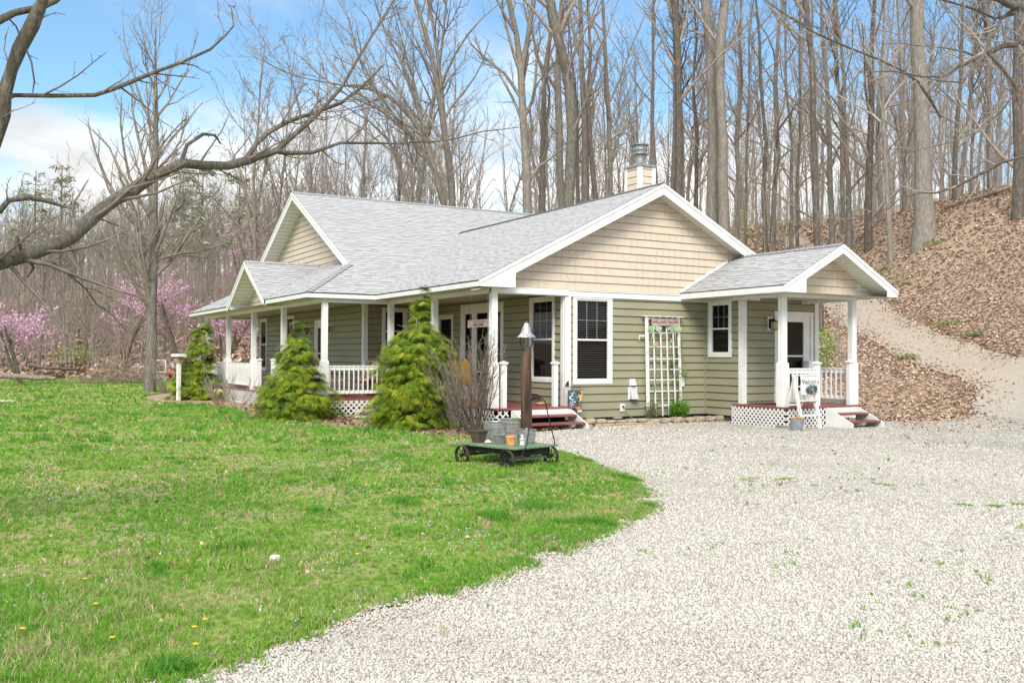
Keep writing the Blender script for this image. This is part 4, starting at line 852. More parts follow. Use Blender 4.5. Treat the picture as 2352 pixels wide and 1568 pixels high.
def make_tree(seed, h, r0, fork=.0, low=.35, kids=(17, 8, 6, 3), mat=None, ang=(.45, .95), lean=.03, lmax=6., tw=None):
    r = random.Random(seed); t = TB(); p = Vector((0, 0, -.6)); d = Vector((r.gauss(0, lean), r.gauss(0, lean), 1))
    pts, rs = path(p, d, h+.6, r0, r0*.10, r, .035, .03, 12); rs = [r0*1.32, r0*1.02]+[r0*(1-.075*i) for i in range(1, 12)]
    t.tube(pts, rs, 8); tops = [(pts, rs)]
    if fork:
        j = int(12*fork); q, rq = path(pts[j], Vector((r.choice((-1, 1))*.35, r.gauss(0, .3), 1)), h*(1-fork)*.95, rs[j]*.8, r0*.1, r, .05, .05, 8); t.tube(q, rq, 6); tops.append((q, rq))
    c = TB()
    for k, (a, b) in enumerate(tops): sprout(c, a, b, r, 1, (kids[0] if k == 0 else kids[0]*2//3,)+kids[1:], low if k == 0 else .1, ang, (.18, .36), .07, .009, 0, lmax)
    root = empty('bare_tree'); t.build('trunk', mat or BK, root); c.build('crown', tw or TWIG, root); return root
protos = [make_tree(100+i, *a) for i, a in enumerate(((19, .15, .45, .32), (22, .19, .55, .38), (17, .11, 0, .22), (20, .16, .35, .35), (24, .21, .5, .4), (15, .09, 0, .2), (21, .14, .5, .3)))]
for p_ in protos[1::3]: p_.children[0].data.materials[0] = BKD
used = set()
def plant(k, x, y, s, rz, z=None, sx=1.):
    src = protos[k]
    if k not in used: used.add(k); r_ = src
    else:
        r_ = src.copy(); COL.objects.link(r_)
        for ch_ in src.children: c = ch_.copy(); COL.objects.link(c); c.parent = r_
    r_.location = (x, y, tz(x, y) if z is None else z); r_.rotation_euler = (rng.gauss(0, .02), rng.gauss(0, .02), rz); r_.scale = (s*sx, s*sx, s); return r_
def wood(n, u0, u1, d0, d1, label, group, ks, s0, s1, sep=2.0, avoid=()):
    done = []; tries = 0
    while len(done) < n and tries < n*30:
        tries += 1; d = sqrt(rng.uniform(d0*d0, d1*d1)); u = rng.uniform(u0, u1); p = CAM+(F+R*(u-1176)/FPX)*d; x, y = p[0], p[1]
        if -5.5 < x < 9.5 and -5 < y < 22.5: continue
        if inpoly(np.array([x]), np.array([y]), lot_big)[0] or inpoly(np.array([x]), np.array([y]), lawn_poly)[0]: continue
        if any((x-a)**2+(y-b)**2 < sep*sep for a, b in done): continue
        done.append((x, y)); k = rng.choice(ks); s = rng.uniform(s0, s1); t = plant(k, x, y, s, rng.uniform(0, 6.28), sx=rng.uniform(.8, 1.05)); zn = zone(u)+(', set far back' if d > (d0+d1)/2 else ', near the wood edge')
        tag(t, label+' '+zn, 'tree', group+' '+zn)
def zone(u):
    for lim, nm in ((60, 'above the left redbud'), (180, 'above the far grey logs'), (280, 'above the brush pile'), (345, 'left of the lawn tree trunk'), (430, 'right of the lawn tree trunk'), (520, 'above the porch end'), (650, 'above the small entry gable'), (800, 'above the left gable'), (950, 'over the left roof slope'), (1100, 'over the long back ridge'), (1250, 'over the roof valley'), (1400, 'behind the mossy leaning tree'),
                    (1560, 'around the chimney'), (1700, 'around the pale sycamore'), (1830, 'above the right rake'), (1950, 'above the side porch'), (2090, 'over the top of the bank'), (2230, 'around the thick grey trunk'), (9999, 'by the right edge')):
        if u < lim: return nm
LB = np.array(lot_b[12:]); lot_big = [tuple(p) for p in LB]
wood(34, 1560, 2480, 50, 96, 'slim bare hillside tree', 'slim bare hillside trees', (0, 1, 2, 3, 4, 6), .8, 1.1, 2.1)
wood(28, 560, 1600, 50, 96, 'bare tree behind the house', 'bare trees behind the house', (0, 1, 2, 3, 4, 6), .75, 1.1, 2.1)
wood(110, -160, 640, 62, 124, 'small bare tree across the lawn', 'small bare trees across the lawn', (0, 1, 2, 3, 5, 6, 5), .40, .72, 2.2)
for k, s_ in enumerate(protos):
    if k not in used: plant(k, *(at(300+90*k, 800, 80)[:2]), .8, 1.); tag(s_, 'small bare tree in the far wood beyond the lawn', 'tree', 'bare trees in the far wood beyond the lawn')
# far wood seen only as a mass, and the brush between its trunks
def mass(name, label, u0, u1, d0, d1, n, hmin, hmax, r0, kids, mat, rr):
    t = TB(); r = random.Random(rr)
    for i in range(n):
        d = r.uniform(d0, d1); u = r.uniform(u0, u1); p = CAM+(F+R*(u-1176)/FPX)*d
        if inpoly(np.array([p[0]]), np.array([p[1]]), lawn_poly)[0] or inpoly(np.array([p[0]]), np.array([p[1]]), lot_big)[0]: continue
        h = r.uniform(hmin, hmax); z = tz(p[0], p[1])-.2; pts, rs = path(Vector((p[0], p[1], z)), Vector((r.gauss(0, .06), r.gauss(0, .06), 1)), h, r0*r.uniform(.6, 1.3), r0*.15, r, .06, .04, 5)
        t.tube(pts, rs, 4); sprout(t, pts, rs, r, 2, kids, .2, (.35, .9), (.2, .42), .08, r0*.12, 0, 4.5)
    o = t.build(name, mat); tag(o, label, 'wood', kind='stuff')
MASS = noisy('distant_twigs', (.22, .195, .17), (.34, .305, .27), 3, .9)
mass('distant_wood', 'hazy brown wood far behind the left lawn', -250, 800, 112, 170, 460, 8, 14, .17, (12, 5), MASS, 1)
mass('distant_wood', 'grey brown wood far up the right hillside', 700, 2600, 88, 140, 190, 11, 21, .18, (12, 5), MASS, 2)
UND = noisy('undergrowth_twigs', (.22, .185, .155), (.37, .32, .275), 4, .9)
mass('undergrowth', 'tangle of brown saplings at the edge of the far wood', -200, 700, 60, 104, 900, 1.5, 8.5, .035, (10, 5), UND, 3)
mass('undergrowth', 'thin saplings and brush in the right hillside wood', 1600, 2500, 46, 85, 460, 1.2, 9.0, .028, (8, 4), UND, 4)
mass('undergrowth', 'brush and saplings behind the house', 560, 1600, 50, 85, 200, 1.5, 6.0, .03, (8, 4), UND, 5)
# individually traced trees: (pixel track of the trunk, distance) set out at their own depth
def traced(track, d, label, name='bare_tree', mat=BK, kids=(16, 8, 5), ext=6., low=.3, limbs=(), rr=1, ang=(.4, .95), tw=None, ground=True, cat='tree', group=None, minr=.006, lmax=5., up=.07, lf=(.16, .34)):
    r = random.Random(rr); P = [Vector(at(u, v, d)) for u, v, w_ in track]; W_ = [w_*d/FPX/2*.88 for u, v, w_ in track]
    if ground:
        b = P[0].copy(); b.z = tz(b.x, b.y); 
        if P[0].z > b.z+.3: P = [Vector((b.x, b.y, b.z-.9))]+P; W_ = [W_[0]*1.15]+W_
        else: P[0] = Vector((P[0].x, P[0].y, min(P[0].z, b.z)-.9))
        loc = Vector((P[0].x, P[0].y, b.z))
    else: loc = P[0].copy()
    if ext:
        dd = (P[-1]-P[-2]).normalized(); r_ = W_[-1]; q, rq = path(P[-1], dd, ext, r_, .02, r, .05, .06, 4); P += q[1:]; W_ += rq[1:]
    # refine
    pts, rs = [], []
    for i in range(len(P)-1):
        n_ = max(1, int((P[i+1]-P[i]).length/1.2))
        for j in range(n_):
            t = j/n_; pts.append(P[i].lerp(P[i+1], t)+rnd3(r)*W_[i]*.10-loc); rs.append(W_[i]+(W_[i+1]-W_[i])*t)
    pts.append(P[-1]-loc); rs.append(W_[-1])
    if ground: rs[0] *= 1.2; rs[1] *= 1.05
    root = empty(name, loc, 0, label, cat, group); tr = TB(); tr.tube(pts, rs, 10); c = TB()
    for lt in limbs:
        lp = [Vector(at(u, v, d+(dd_ if (dd_ := (q_[0] if q_ else 0)) else 0)))-loc for u, v, w_, *q_ in lt]; lr = [w_*d/FPX/2 for u, v, w_, *q_ in lt]; tr.tube(lp, lr, 8); sprout(c, lp, lr, r, 2, kids[1:] and (kids[0]*2//3,)+kids[1:], .15, ang, (.25, .55), up, minr, 0, lmax)
    tr.build('trunk', mat, root); sprout(c, pts, rs, r, 1, kids, low, ang, lf, up, minr, 0, lmax); c.build('crown', tw or TWIG, root); return root
T = traced
T([(345, 893, 29), (347, 800, 27), (350, 700, 25), (352, 600, 22), (354, 480, 20), (356, 380, 17), (358, 270, 12), (357, 150, 6), (357, 70, 2)], 38, 'tall straight bare tree standing alone on the lawn left of the porch', 'lawn_tree', BK, (34, 8, 5), 0, .30, rr=11, ang=(.55, .95), lmax=7.5, up=.13, lf=(.22, .42),
  limbs=([(352, 548, 7), (385, 500, 6), (420, 470, 4), (470, 455, 2)], [(352, 600, 6), (400, 585, 5), (450, 578, 4), (520, 560, 2)], [(350, 680, 5), (300, 640, 4), (250, 600, 3), (215, 570, 1)]))
T([(2125, 548, 66), (2124, 500, 50), (2119, 400, 42), (2117, 300, 39), (2113, 200, 37), (2110, 100, 36), (2106, 0, 34)], 39, 'thick grey trunk with flared mossy roots on the right bank', 'large_tree', BKL, (14, 7, 5), 9, .55, rr=12)
T([(2050, 604, 17), (2045, 560, 13), (2038, 440, 12), (2034, 350, 11), (2026, 255, 10), (2030, 170, 6), (2045, 90, 4)], 40, 'thin pale trunk leaning slightly on the right bank', 'slender_tree', BKL, (14, 7, 5), 4, .35, rr=13, limbs=([(2026, 255, 7), (2015, 200, 6), (1995, 140, 4), (1985, 60, 3)],), tw=TWL)
T([(1885, 786, 19), (1883, 700, 17), (1877, 560, 17), (1873, 440, 16), (1868, 280, 15), (1866, 150, 14), (1850, 0, 16)], 35, 'dark straight trunk rising behind the side porch roof', 'bare_tree', BKD, (14, 7, 5), 8, .4, rr=14)
T([(1635, 560, 34), (1638, 400, 30), (1636, 200, 27), (1624, 60, 24), (1620, 0, 22)], 46, 'left stem of the pale twin sycamore behind the front gable', 'sycamore_tree', BKL, (12, 7, 4), 10, .4, rr=15)
T([(1662, 560, 30), (1660, 400, 28), (1656, 250, 24), (1652, 120, 26), (1664, 0, 22)], 45, 'right stem of the pale twin sycamore behind the front gable', 'sycamore_tree', BKL, (12, 7, 4), 10, .4, rr=16)
T([(1302, 520, 30), (1308, 400, 29), (1314, 300, 27), (1305, 200, 27), (1294, 130, 27), (1278, 60, 27), (1262, 0, 27)], 42, 'thick mossy grey trunk leaning left behind the middle of the roof', 'leaning_tree', BKM, (12, 7, 5), 9, .45, rr=17)
T([(1213, 520, 24), (1210, 400, 23), (1202, 280, 20), (1196, 160, 18), (1186, 80, 14), (1168, 0, 14)], 44, 'tall pale forked trunk above the roof valley', 'bare_tree', BKL, (14, 7, 5), 8, .35, rr=18, limbs=([(1196, 170, 14), (1212, 90, 12), (1226, 0, 11)], [(1200, 230, 9), (1160, 170, 7), (1110, 130, 5), (1080, 100, 3)], [(1240, 215, 6), (1255, 170, 5), (1300, 110, 3)]))
T([(1040, 520, 20), (1036, 420, 18), (1026, 330, 17), (1012, 240, 16), (990, 120, 13), (966, 40, 10), (955, 0, 9)], 43, 'tall curved trunk behind the left roof ridge', 'bare_tree', BK, (14, 7, 5), 8, .35, rr=19, limbs=([(1022, 310, 10), (1014, 200, 9), (1000, 90, 7), (985, 0, 6)],))
T([(1026, 500, 13), (1002, 400, 15), (975, 320, 14), (945, 270, 12), (900, 225, 10), (850, 205, 8), (780, 195, 5), (700, 180, 3)], 41, 'low arching tree leaning far left over the back roof', 'leaning_tree', BK, (18, 8, 5), 2, .15, rr=20, lf=(.2, .45), limbs=([(1000, 395, 10), (960, 330, 8), (900, 260, 7), (860, 200, 6), (820, 120, 4), (800, 40, 3)], [(980, 350, 9), (930, 300, 7), (870, 250, 6), (800, 220, 4), (730, 170, 3), (690, 130, 2)], [(985, 330, 9), (950, 220, 8), (920, 140, 6), (880, 60, 4), (860, 0, 3)]))
T([(945, 520, 11), (930, 440, 10), (915, 370, 9), (890, 320, 7), (850, 280, 5), (800, 250, 3)], 42, 'crooked tree bending left above the left gable', 'leaning_tree', BK, (18, 8, 5), 2, .15, rr=21, lf=(.2, .45))
T([(1243, 520, 19), (1246, 420, 17), (1248, 300, 14), (1250, 180, 13), (1262, 90, 10), (1268, 0, 9)], 47, 'brown trunk with broken side limbs left of the mossy leaning tree', 'bare_tree', BK, (12, 7, 4), 8, .3, rr=22)
T([(1290, 510, 20), (1286, 400, 20), (1284, 280, 18), (1280, 150, 15), (1286, 60, 12), (1290, 0, 11)], 49, 'pale trunk close behind the mossy leaning tree', 'bare_tree', BKL, (12, 7, 4), 9, .5, rr=23)
T([(1345, 510, 22), (1343, 400, 20), (1342, 280, 17), (1337, 150, 13), (1332, 0, 10)], 47, 'straight brown trunk right of the mossy leaning tree', 'bare_tree', BK, (13, 7, 4), 9, .4, rr=24)
T([(1375, 510, 15), (1364, 420, 13), (1356, 330, 12), (1352, 240, 10), (1356, 120, 8), (1350, 0, 6)], 46, 'dark slightly bent trunk between the roof ridge and the chimney', 'bare_tree', BKD, (13, 7, 4), 7, .4, rr=25)
T([(1405, 510, 13), (1402, 400, 12), (1398, 280, 12), (1392, 160, 10), (1384, 0, 8)], 48, 'slim grey trunk standing left of the chimney', 'bare_tree', BK, (13, 7, 4), 7, .35, rr=26)
T([(1505, 500, 20), (1503, 400, 18), (1498, 280, 9), (1500, 160, 8), (1500, 0, 6)], 50, 'brown trunk directly behind the chimney cap', 'bare_tree', BK, (13, 7, 4), 8, .4, rr=27)
T([(1556, 500, 22), (1560, 380, 20), (1560, 250, 18), (1556, 120, 17), (1550, 0, 16)], 45, 'thick dark trunk right of the chimney', 'bare_tree', BKD, (13, 7, 4), 9, .45, rr=28)
for i, (uu, vb, w_, d_, tp, lb) in enumerate(((1600, 520, 12, 50, -4, 'slim trunk left of the pale twin sycamore'), (1692, 530, 14, 48, 6, 'brown trunk just right of the pale twin sycamore'), (1713, 530, 9, 52, 10, 'thin trunk two places right of the pale twin sycamore'), (1758, 535, 13, 47, -12, 'dark trunk above the right rake of the front gable'),
      (1776, 535, 16, 49, 12, 'brown trunk forking above the gable rake'), (1818, 535, 11, 50, -8, 'narrow trunk left of the dark straight trunk'), (1832, 530, 9, 58, 3, 'very thin trunk near the hilltop bend of the drive'), (1911, 532, 17, 46, -14, 'leaning trunk above the side porch ridge'),
      (1951, 505, 16, 45, -18, 'trunk at the top of the leaf covered bank'), (1995, 490, 22, 43, 8, 'dark thick trunk on the crest of the bank'), (2020, 480, 12, 50, 6, 'slim trunk behind the thin pale trunk'), (2078, 480, 12, 52, -10, 'slim trunk left of the thick grey trunk'),
      (2190, 478, 15, 44, 12, 'bare trunk right of the thick grey trunk on the crest'), (2232, 465, 10, 50, 5, 'thin trunk beside the fallen log on the crest'), (2275, 460, 13, 47, -6, 'bare trunk behind the end of the fallen log'), (2338, 445, 32, 36, -2, 'massive dark trunk at the right edge of the picture'))):
    T([(uu, vb, w_*.9), (uu+tp*.2+rng.gauss(0, 2), vb-90, w_*.80), (uu+tp*.5+rng.gauss(0, 5), vb-210, w_*.72), (uu+tp*.9+rng.gauss(0, 5), 190, w_*.6), (uu+tp*1.3+rng.gauss(0, 5), 90, w_*.5), (uu+tp*1.8, 0, w_*.4)], d_, lb, 'bare_tree', BKD if i % 3 == 0 or w_ > 20 else BK, (19, 8, 5), 8, .14, rr=40+i, ang=(.5, 1.25), lf=(.10, .34))
# the big tree just outside the frame on the left, whose limbs hang over the lawn
def limbtree(root_loc, label, limbs, d0, mat, twmat, rr, kids, base=None, minr=.003, name='overhanging_tree'):
    r = random.Random(rr); root = empty(name, root_loc, 0, label, 'tree'); L0 = Vector(root_loc); c = TB()
    if base:
        tr = TB(); tr.tube([Vector(p)-L0 for p, _ in base], [q for _, q in base], 14); tr.build('trunk', mat, root)
    for lt in limbs:
        ks = lt[0]; pts = []; rs = []
        raw = [(Vector(at(u, v, d))-L0, w_*d/FPX/2) for u, v, w_, d in lt[1]]
        for i in range(len(raw)-1):
            (p, a), (q, b) = raw[i], raw[i+1]; n_ = max(1, int((q-p).length/.18))
            for j in range(n_): t = j/n_; pts.append(p.lerp(q, t)+rnd3(r)*(a*.10)); rs.append((a+(b-a)*t)*(1+.07*r.gauss(0, 1)))
        pts.append(raw[-1][0]); rs.append(raw[-1][1]); tr = TB(); tr.tube(pts, rs, 10); tr.build('limb', mat, root)
        if ks: sprout(c, pts, rs, r, 2, ks, .12, (.5, 1.1), (.12, .26), .05, minr, 0, 2.2)
    c.build('twigs', twmat, root); return root
K3 = lambda L, d0, d1: [(x/3, y/3, w_/3, d0+(d1-d0)*i/max(1, len(L)-1)) for i, (x, y, w_) in enumerate(L)]
KR = lambda L, d0, d1: [(1568+x/3, y/3, w_/3, d0+(d1-d0)*i/max(1, len(L)-1)) for i, (x, y, w_) in enumerate(L)]
base_l = at(-330, 1000, 8.2); bl = Vector((base_l[0], base_l[1], G0)); jn = Vector(at(-170, 640, 7.6)); jn2 = Vector(at(-175, 600, 7.3))
BKF = bark('dark_rough_bark', (.14, .12, .095), (.27, .24, .205), 9, .5)
limbtree(bl, 'rough barked tree whose long limbs hang over the lawn from the left', [
    ((30, 5, 3), [(-170, 640, 60, 7.6), (-60, 622, 46, 7.4), (0, 603, 37, 7.4), (58, 588, 35, 7.5), (117, 563, 33, 7.7), (164, 547, 31, 7.9), (190, 520, 30, 8.0), (233, 480, 29, 8.2), (300, 440, 28, 8.5), (360, 403, 26, 8.8), (417, 373, 22, 9.0), (467, 380, 21, 9.3), (520, 380, 20, 9.6), (567, 369, 19, 9.9), (633, 347, 16, 10.2)]),
    ((22, 6, 4), [(633, 347, 14, 10.2), (652, 330, 13, 10.3), (700, 290, 11, 10.5), (743, 247, 9, 10.7), (783, 203, 8, 10.9), (850, 90, 6, 11.2), (905, 0, 5, 11.5), (920, -40, 3, 11.6)]),
    ((18, 5, 3), [(633, 347, 13, 10.2), (667, 352, 11, 10.3), (717, 350, 9, 10.5), (783, 328, 7, 10.8), (900, 330, 5, 11.2), (1000, 325, 4, 11.6), (1050, 318, 3.2, 11.8), (1110, 302, 2.6, 12), (1200, 292, 1.5, 12.3)]),
    ((22, 6, 4), [(565, 368, 13, 9.9), (587, 330, 12, 10), (617, 303, 11, 10.2), (660, 280, 10, 10.4), (710, 263, 9, 10.7), (783, 237, 8, 11), (830, 200, 6, 11.2), (880, 150, 4, 11.5)]),
    ((8, 4), [(418, 368, 10, 9.0), (430, 333, 9, 9.0), (467, 308, 8, 9.1), (493, 310, 6, 9.2), (507, 330, 3, 9.3)]),
    ((6, 3), [(-120, 560, 20, 7.3), (0, 482, 14, 7.0), (20, 460, 14, 7.0), (67, 453, 13, 7.1), (110, 462, 10, 7.2), (153, 477, 5, 7.3)]),
    ((5, 3), [(30, 590, 7, 7.3), (40, 545, 8, 7.4), (48, 575, 8, 7.5), (70, 603, 8, 7.6), (78, 615, 6, 7.6), (63, 637, 3, 7.6)]),
    ((10, 5, 2), [(72, 606, 5, 7.6), (100, 602, 5, 7.8), (123, 604, 5, 7.9), (155, 627, 5, 8.1), (199, 665, 4, 8.3), (223, 700, 3, 8.5), (252, 718, 2.2, 8.7), (290, 760, 1.2, 9)]),
    ((4, 2), K3([(-420, 1700, 120), (-200, 1300, 115), (-60, 1000, 110), (5, 800, 108), (30, 640, 100), (80, 480, 95), (130, 330, 90), (220, 180, 85), (280, 60, 80), (300, 0, 75), (320, -80, 70)], 7.0, 6.8)),
    ((4, 2), K3([(235, 65, 46), (100, 90, 50), (0, 140, 55), (-90, 190, 50)], 6.9, 6.6)), ((2,), K3([(290, 50, 38), (380, 10, 36), (450, -50, 34)], 6.9, 7.0)),
    ((10, 5, 2), K3([(40, 680, 40), (100, 660, 30), (350, 662, 32), (650, 655, 30), (760, 620, 28), (900, 565, 27), (1050, 505, 24), (1250, 430, 22), (1450, 340, 17), (1560, 240, 13), (1610, 180, 10), (1595, 60, 6), (1545, 0, 4)], 6.9, 8.2)),
    ((3, 2), K3([(180, 340, 14), (215, 430, 13), (238, 560, 12), (225, 640, 8)], 6.8, 6.9)), ((3,), K3([(60, 130, 12), (110, 180, 12), (135, 240, 8)], 6.7, 6.8)),
    ((3,), K3([(1050, 520, 6), (1150, 590, 5), (1280, 648, 2)], 7.7, 7.9)),
    ], 0, BKF, noisy('dark_twigs', (.13, .105, .085), (.24, .20, .165), 8, .85), 71, None, base=[(bl-Vector((0, 0, .3)), .34), (bl+Vector((0, 0, .3)), .27), (bl.lerp(jn, .6)+Vector((-.1, .1, .2)), .23), (jn, .20), (jn2, .17), (Vector(at(-140, 560, 7.0)), .20)])
bR = at(2620, 1000, 13); bR = Vector((bR[0], bR[1], tz(bR[0], bR[1])))
limbtree(bR, 'beech tree with drooping pale limbs hanging in from the upper right', [
    ((18, 6, 4), [(2560, 40, 30, 12.5)]+KR([(2351, 60, 60), (2250, 30, 50), (2170, -10, 46), (2000, -60, 40)], 12, 11.5)),
    ((20, 6, 4), KR([(2600, 260, 50), (2351, 300, 40), (2200, 320, 38), (2050, 400, 34), (1900, 460, 30), (1800, 530, 20), (1650, 530, 14), (1450, 490, 10), (1250, 500, 5)], 12.5, 11.5)),
    ((18, 6, 4), KR([(2300, 50, 24), (2190, 140, 22), (2110, 280, 22), (2080, 380, 20), (2000, 480, 18), (1920, 570, 14), (1780, 560, 10), (1700, 545, 6)], 12, 11.2)),
    ((8, 4, 2), KR([(2100, 360, 16), (2200, 470, 20), (2300, 600, 22), (2310, 730, 8)], 12, 12.2)),
    ((14, 5, 3), KR([(2600, 1050, 24), (2351, 1080, 18), (2200, 1120, 20), (2050, 1200, 22), (1900, 1280, 20), (1750, 1330, 16), (1620, 1330, 10), (1480, 1380, 8), (1420, 1440, 6), (1300, 1460, 6), (1150, 1530, 5), (950, 1560, 4), (700, 1550, 2)], 15, 17)),
    ((16, 6, 4), KR([(1650, -40, 16), (1790, 0, 16), (2000, 60, 17), (2150, 130, 18), (2280, 100, 20)], 11.5, 12)),
    ((14, 6, 4), KR([(1780, 812, 16), (1700, 680, 20), (1620, 560, 20), (1500, 480, 14), (1350, 410, 14), (1100, 310, 14), (900, 220, 13), (740, 120, 10), (560, 0, 6)], 13, 12)),
    ((20, 6, 4), KR([(2351, 560, 10), (2200, 760, 12), (2050, 900, 10), (1850, 980, 8), (1600, 1040, 5), (1400, 1120, 3)], 12.5, 12)),
    ((18, 6, 4), KR([(2080, 420, 12), (1950, 360, 12), (1800, 330, 10), (1650, 320, 8), (1500, 300, 5), (1350, 300, 3)], 12, 11.6)),
    ], 0, BKF, noisy('beech_twigs', (.26, .225, .19), (.42, .375, .33), 8, .85), 72, None, base=[(bR-Vector((0, 0, .4)), .42), (bR+Vector((0, 0, 2)), .33), (Vector(at(2600, 350, 12.8)), .26), (Vector(at(2560, -200, 12.6)), .2)])
# redbuds
PINK = attrmat('redbud_blossom', .7, .2, trans=.25)
def redbud(u, v, d, h, sp, label, rr, dens=1.):
    r = random.Random(rr); p = at(u, v, d); x, y = p[0], p[1]; root = empty('redbud_tree', (x, y, tz(x, y)), 0, label, 'tree'); t = TB(); c = TB(); B = []
    for k in range(3):
        a = r.uniform(0, 6.28); pts, rs = path(Vector((0, 0, -.1)), Vector((cos(a)*.35, sin(a)*.35, 1)), h*.6, .09, .04, r, .12, .05, 5); t.tube(pts, rs, 6)
        for i in range(9):
            f_ = .5+.5*(i+r.random())/9; j = min(int(f_*5), 4); q = pts[j].lerp(pts[j+1], f_*5-j); b = r.uniform(0, 6.28)
            pp, rr_ = path(q, Vector((cos(b), sin(b), r.uniform(.15, .7))), sp*r.uniform(.5, 1.), .03, .008, r, .14, .04, 6); c.tube(pp, rr_, 4)
            for m in range(9):
                f2 = r.uniform(.15, 1); j2 = min(int(f2*6), 5); q2 = pp[j2].lerp(pp[j2+1], f2*6-j2); b2 = r.uniform(0, 6.28)
                p3, r3 = path(q2, (pp[j2+1]-pp[j2]).normalized()+Vector((cos(b2)*.8, sin(b2)*.8, r.uniform(-.1, .5))), sp*r.uniform(.15, .4), .012, .004, r, .12, .04, 4); c.tube(p3, r3, 3)
                for e in range(int(17*dens)):
                    f3 = r.uniform(.05, 1)*4; j3 = min(int(f3), 3); g = p3[j3].lerp(p3[j3+1], f3-j3); B.append((g.x+r.gauss(0, .022), g.y+r.gauss(0, .022), g.z+r.gauss(0, .022)))
    t.build('trunk', BKD, root); c.build('crown', TWIG, root); B = np.array(B); n = len(B)
    CV = np.array([(-.5, -.3, 0), (.5, -.3, .1), (.4, .4, 0), (-.4, .4, -.1)]); V, Q = scatter(CV, LF, B, nr.random(n)*6.28, .04+.035*nr.random(n), (nr.random((n, 2))-.5)*3)
    col = np.array([[.76, .46, .64]])*(.75+.4*nr.random((n, 1)))+np.array([[.10, .12, .10]])*nr.random((n, 1)); np_mesh('blossom', V, Q, PINK, np.repeat(col, 4, 0), root)
redbud(52, 850, 46, 5.2, 2.6, 'pink redbud in full bloom at the left edge', 81, 1.3)
redbud(285, 850, 62, 9.5, 2.6, 'pink redbud left of the tall lawn tree', 82)
redbud(415, 850, 60, 9.0, 2.4, 'pink redbud right of the tall lawn tree', 83)
redbud(505, 850, 52, 6.0, 2.2, 'pale pink redbud seen beside and through the porch end', 84, .8)
redbud(585, 845, 66, 13.5, 2.0, 'faint pink redbud above the small entry gable', 85, .5)
# pines
NEED = attrmat('pine_needles', .8, .15)
def pine(u, d, h, label, rr):
    r = random.Random(rr); p = at(u, 830, d); x, y = p[0], p[1]; h *= .86; root = empty('pine_tree', (x, y, tz(x, y)), 0, label, 'tree'); t = TB(); t.tube([Vector((0, 0, -.3)), Vector((0, 0, h*.5)), Vector((.1, 0, h))], [.22, .14, .03], 6)
    B = []
    for i in range(46):
        f_ = r.uniform(.45, 1); z = h*f_; L = (1.08-f_)*h*.30+.5; a = r.uniform(0, 6.28); pp, rr_ = path(Vector((0, 0, z)), Vector((cos(a), sin(a), .12)), L, .03, .01, r, .08, .0, 4); t.tube(pp, rr_, 3)
        for k in range(15): g = r.uniform(.3, 1)*4; j = min(int(g), 3); q = pp[j].lerp(pp[j+1], g-j); B.append((q.x+r.gauss(0, .22), q.y+r.gauss(0, .22), q.z+r.gauss(0, .10)))
    t.build('trunk', BK, root); B = np.array(B); n = len(B); CV = np.array([(-.5, -.08, 0), (.5, -.08, 0), (.5, .08, .1), (-.5, .08, .1)])
    V, Q = scatter(CV, LF, B, nr.random(n)*6.28, .30+.25*nr.random(n), (nr.random((n, 2))-.5)*1.6); np_mesh('crown', V, Q, NEED, np.repeat(np.array([[.30, .33, .22]])*(.7+.6*nr.random((n, 1))), 4, 0), root)
for i, (u, d, h, lb) in enumerate(((135, 88, 19, 'pine tree above the left wood, left of the tall lawn tree'), (75, 96, 19, 'pine tree half hidden at the far left'), (460, 84, 17, 'thin pine just right of the tall lawn tree'), (545, 78, 15, 'short pine near the left gable'), (415, 92, 18, 'pine directly behind the tall lawn tree'))): pine(u, d, h, lb, 90+i)

# ------------------------------------------------------------------ evergreen shrubs along the porch
SPRAY = attrmat('golden_foliage', .7, .2, trans=.3)
_r = random.Random(5); SV = []; SQ = []
for i in range(15):
    t = i/14; cx_ = .02+.20*t; cy_ = (.5-abs(t-.55))*.14*(1 if i % 2 else -1)*_r.uniform(.4, 1.2); cz_ = .03*sin(t*3)-.11*t*t; L_ = _r.uniform(.05, .09); a_ = (1 if i % 2 else -1)*_r.uniform(.2, .9)
    dx_, dy_, dz_ = cos(a_)*L_, sin(a_)*L_, -L_*_r.uniform(.35, .9); wy_ = .0055; b = len(SV)
    SV += [(cx_-.3*dx_, cy_-wy_-.3*dy_, cz_-.3*dz_+.004), (cx_-.3*dx_, cy_+wy_-.3*dy_, cz_-.3*dz_+.004), (cx_+dx_, cy_+dy_+wy_*.5, cz_+dz_), (cx_+dx_, cy_+dy_-wy_*.5, cz_+dz_)]; SQ.append((b, b+1, b+2, b+3))
SV = np.array(SV); SQ = np.array(SQ)
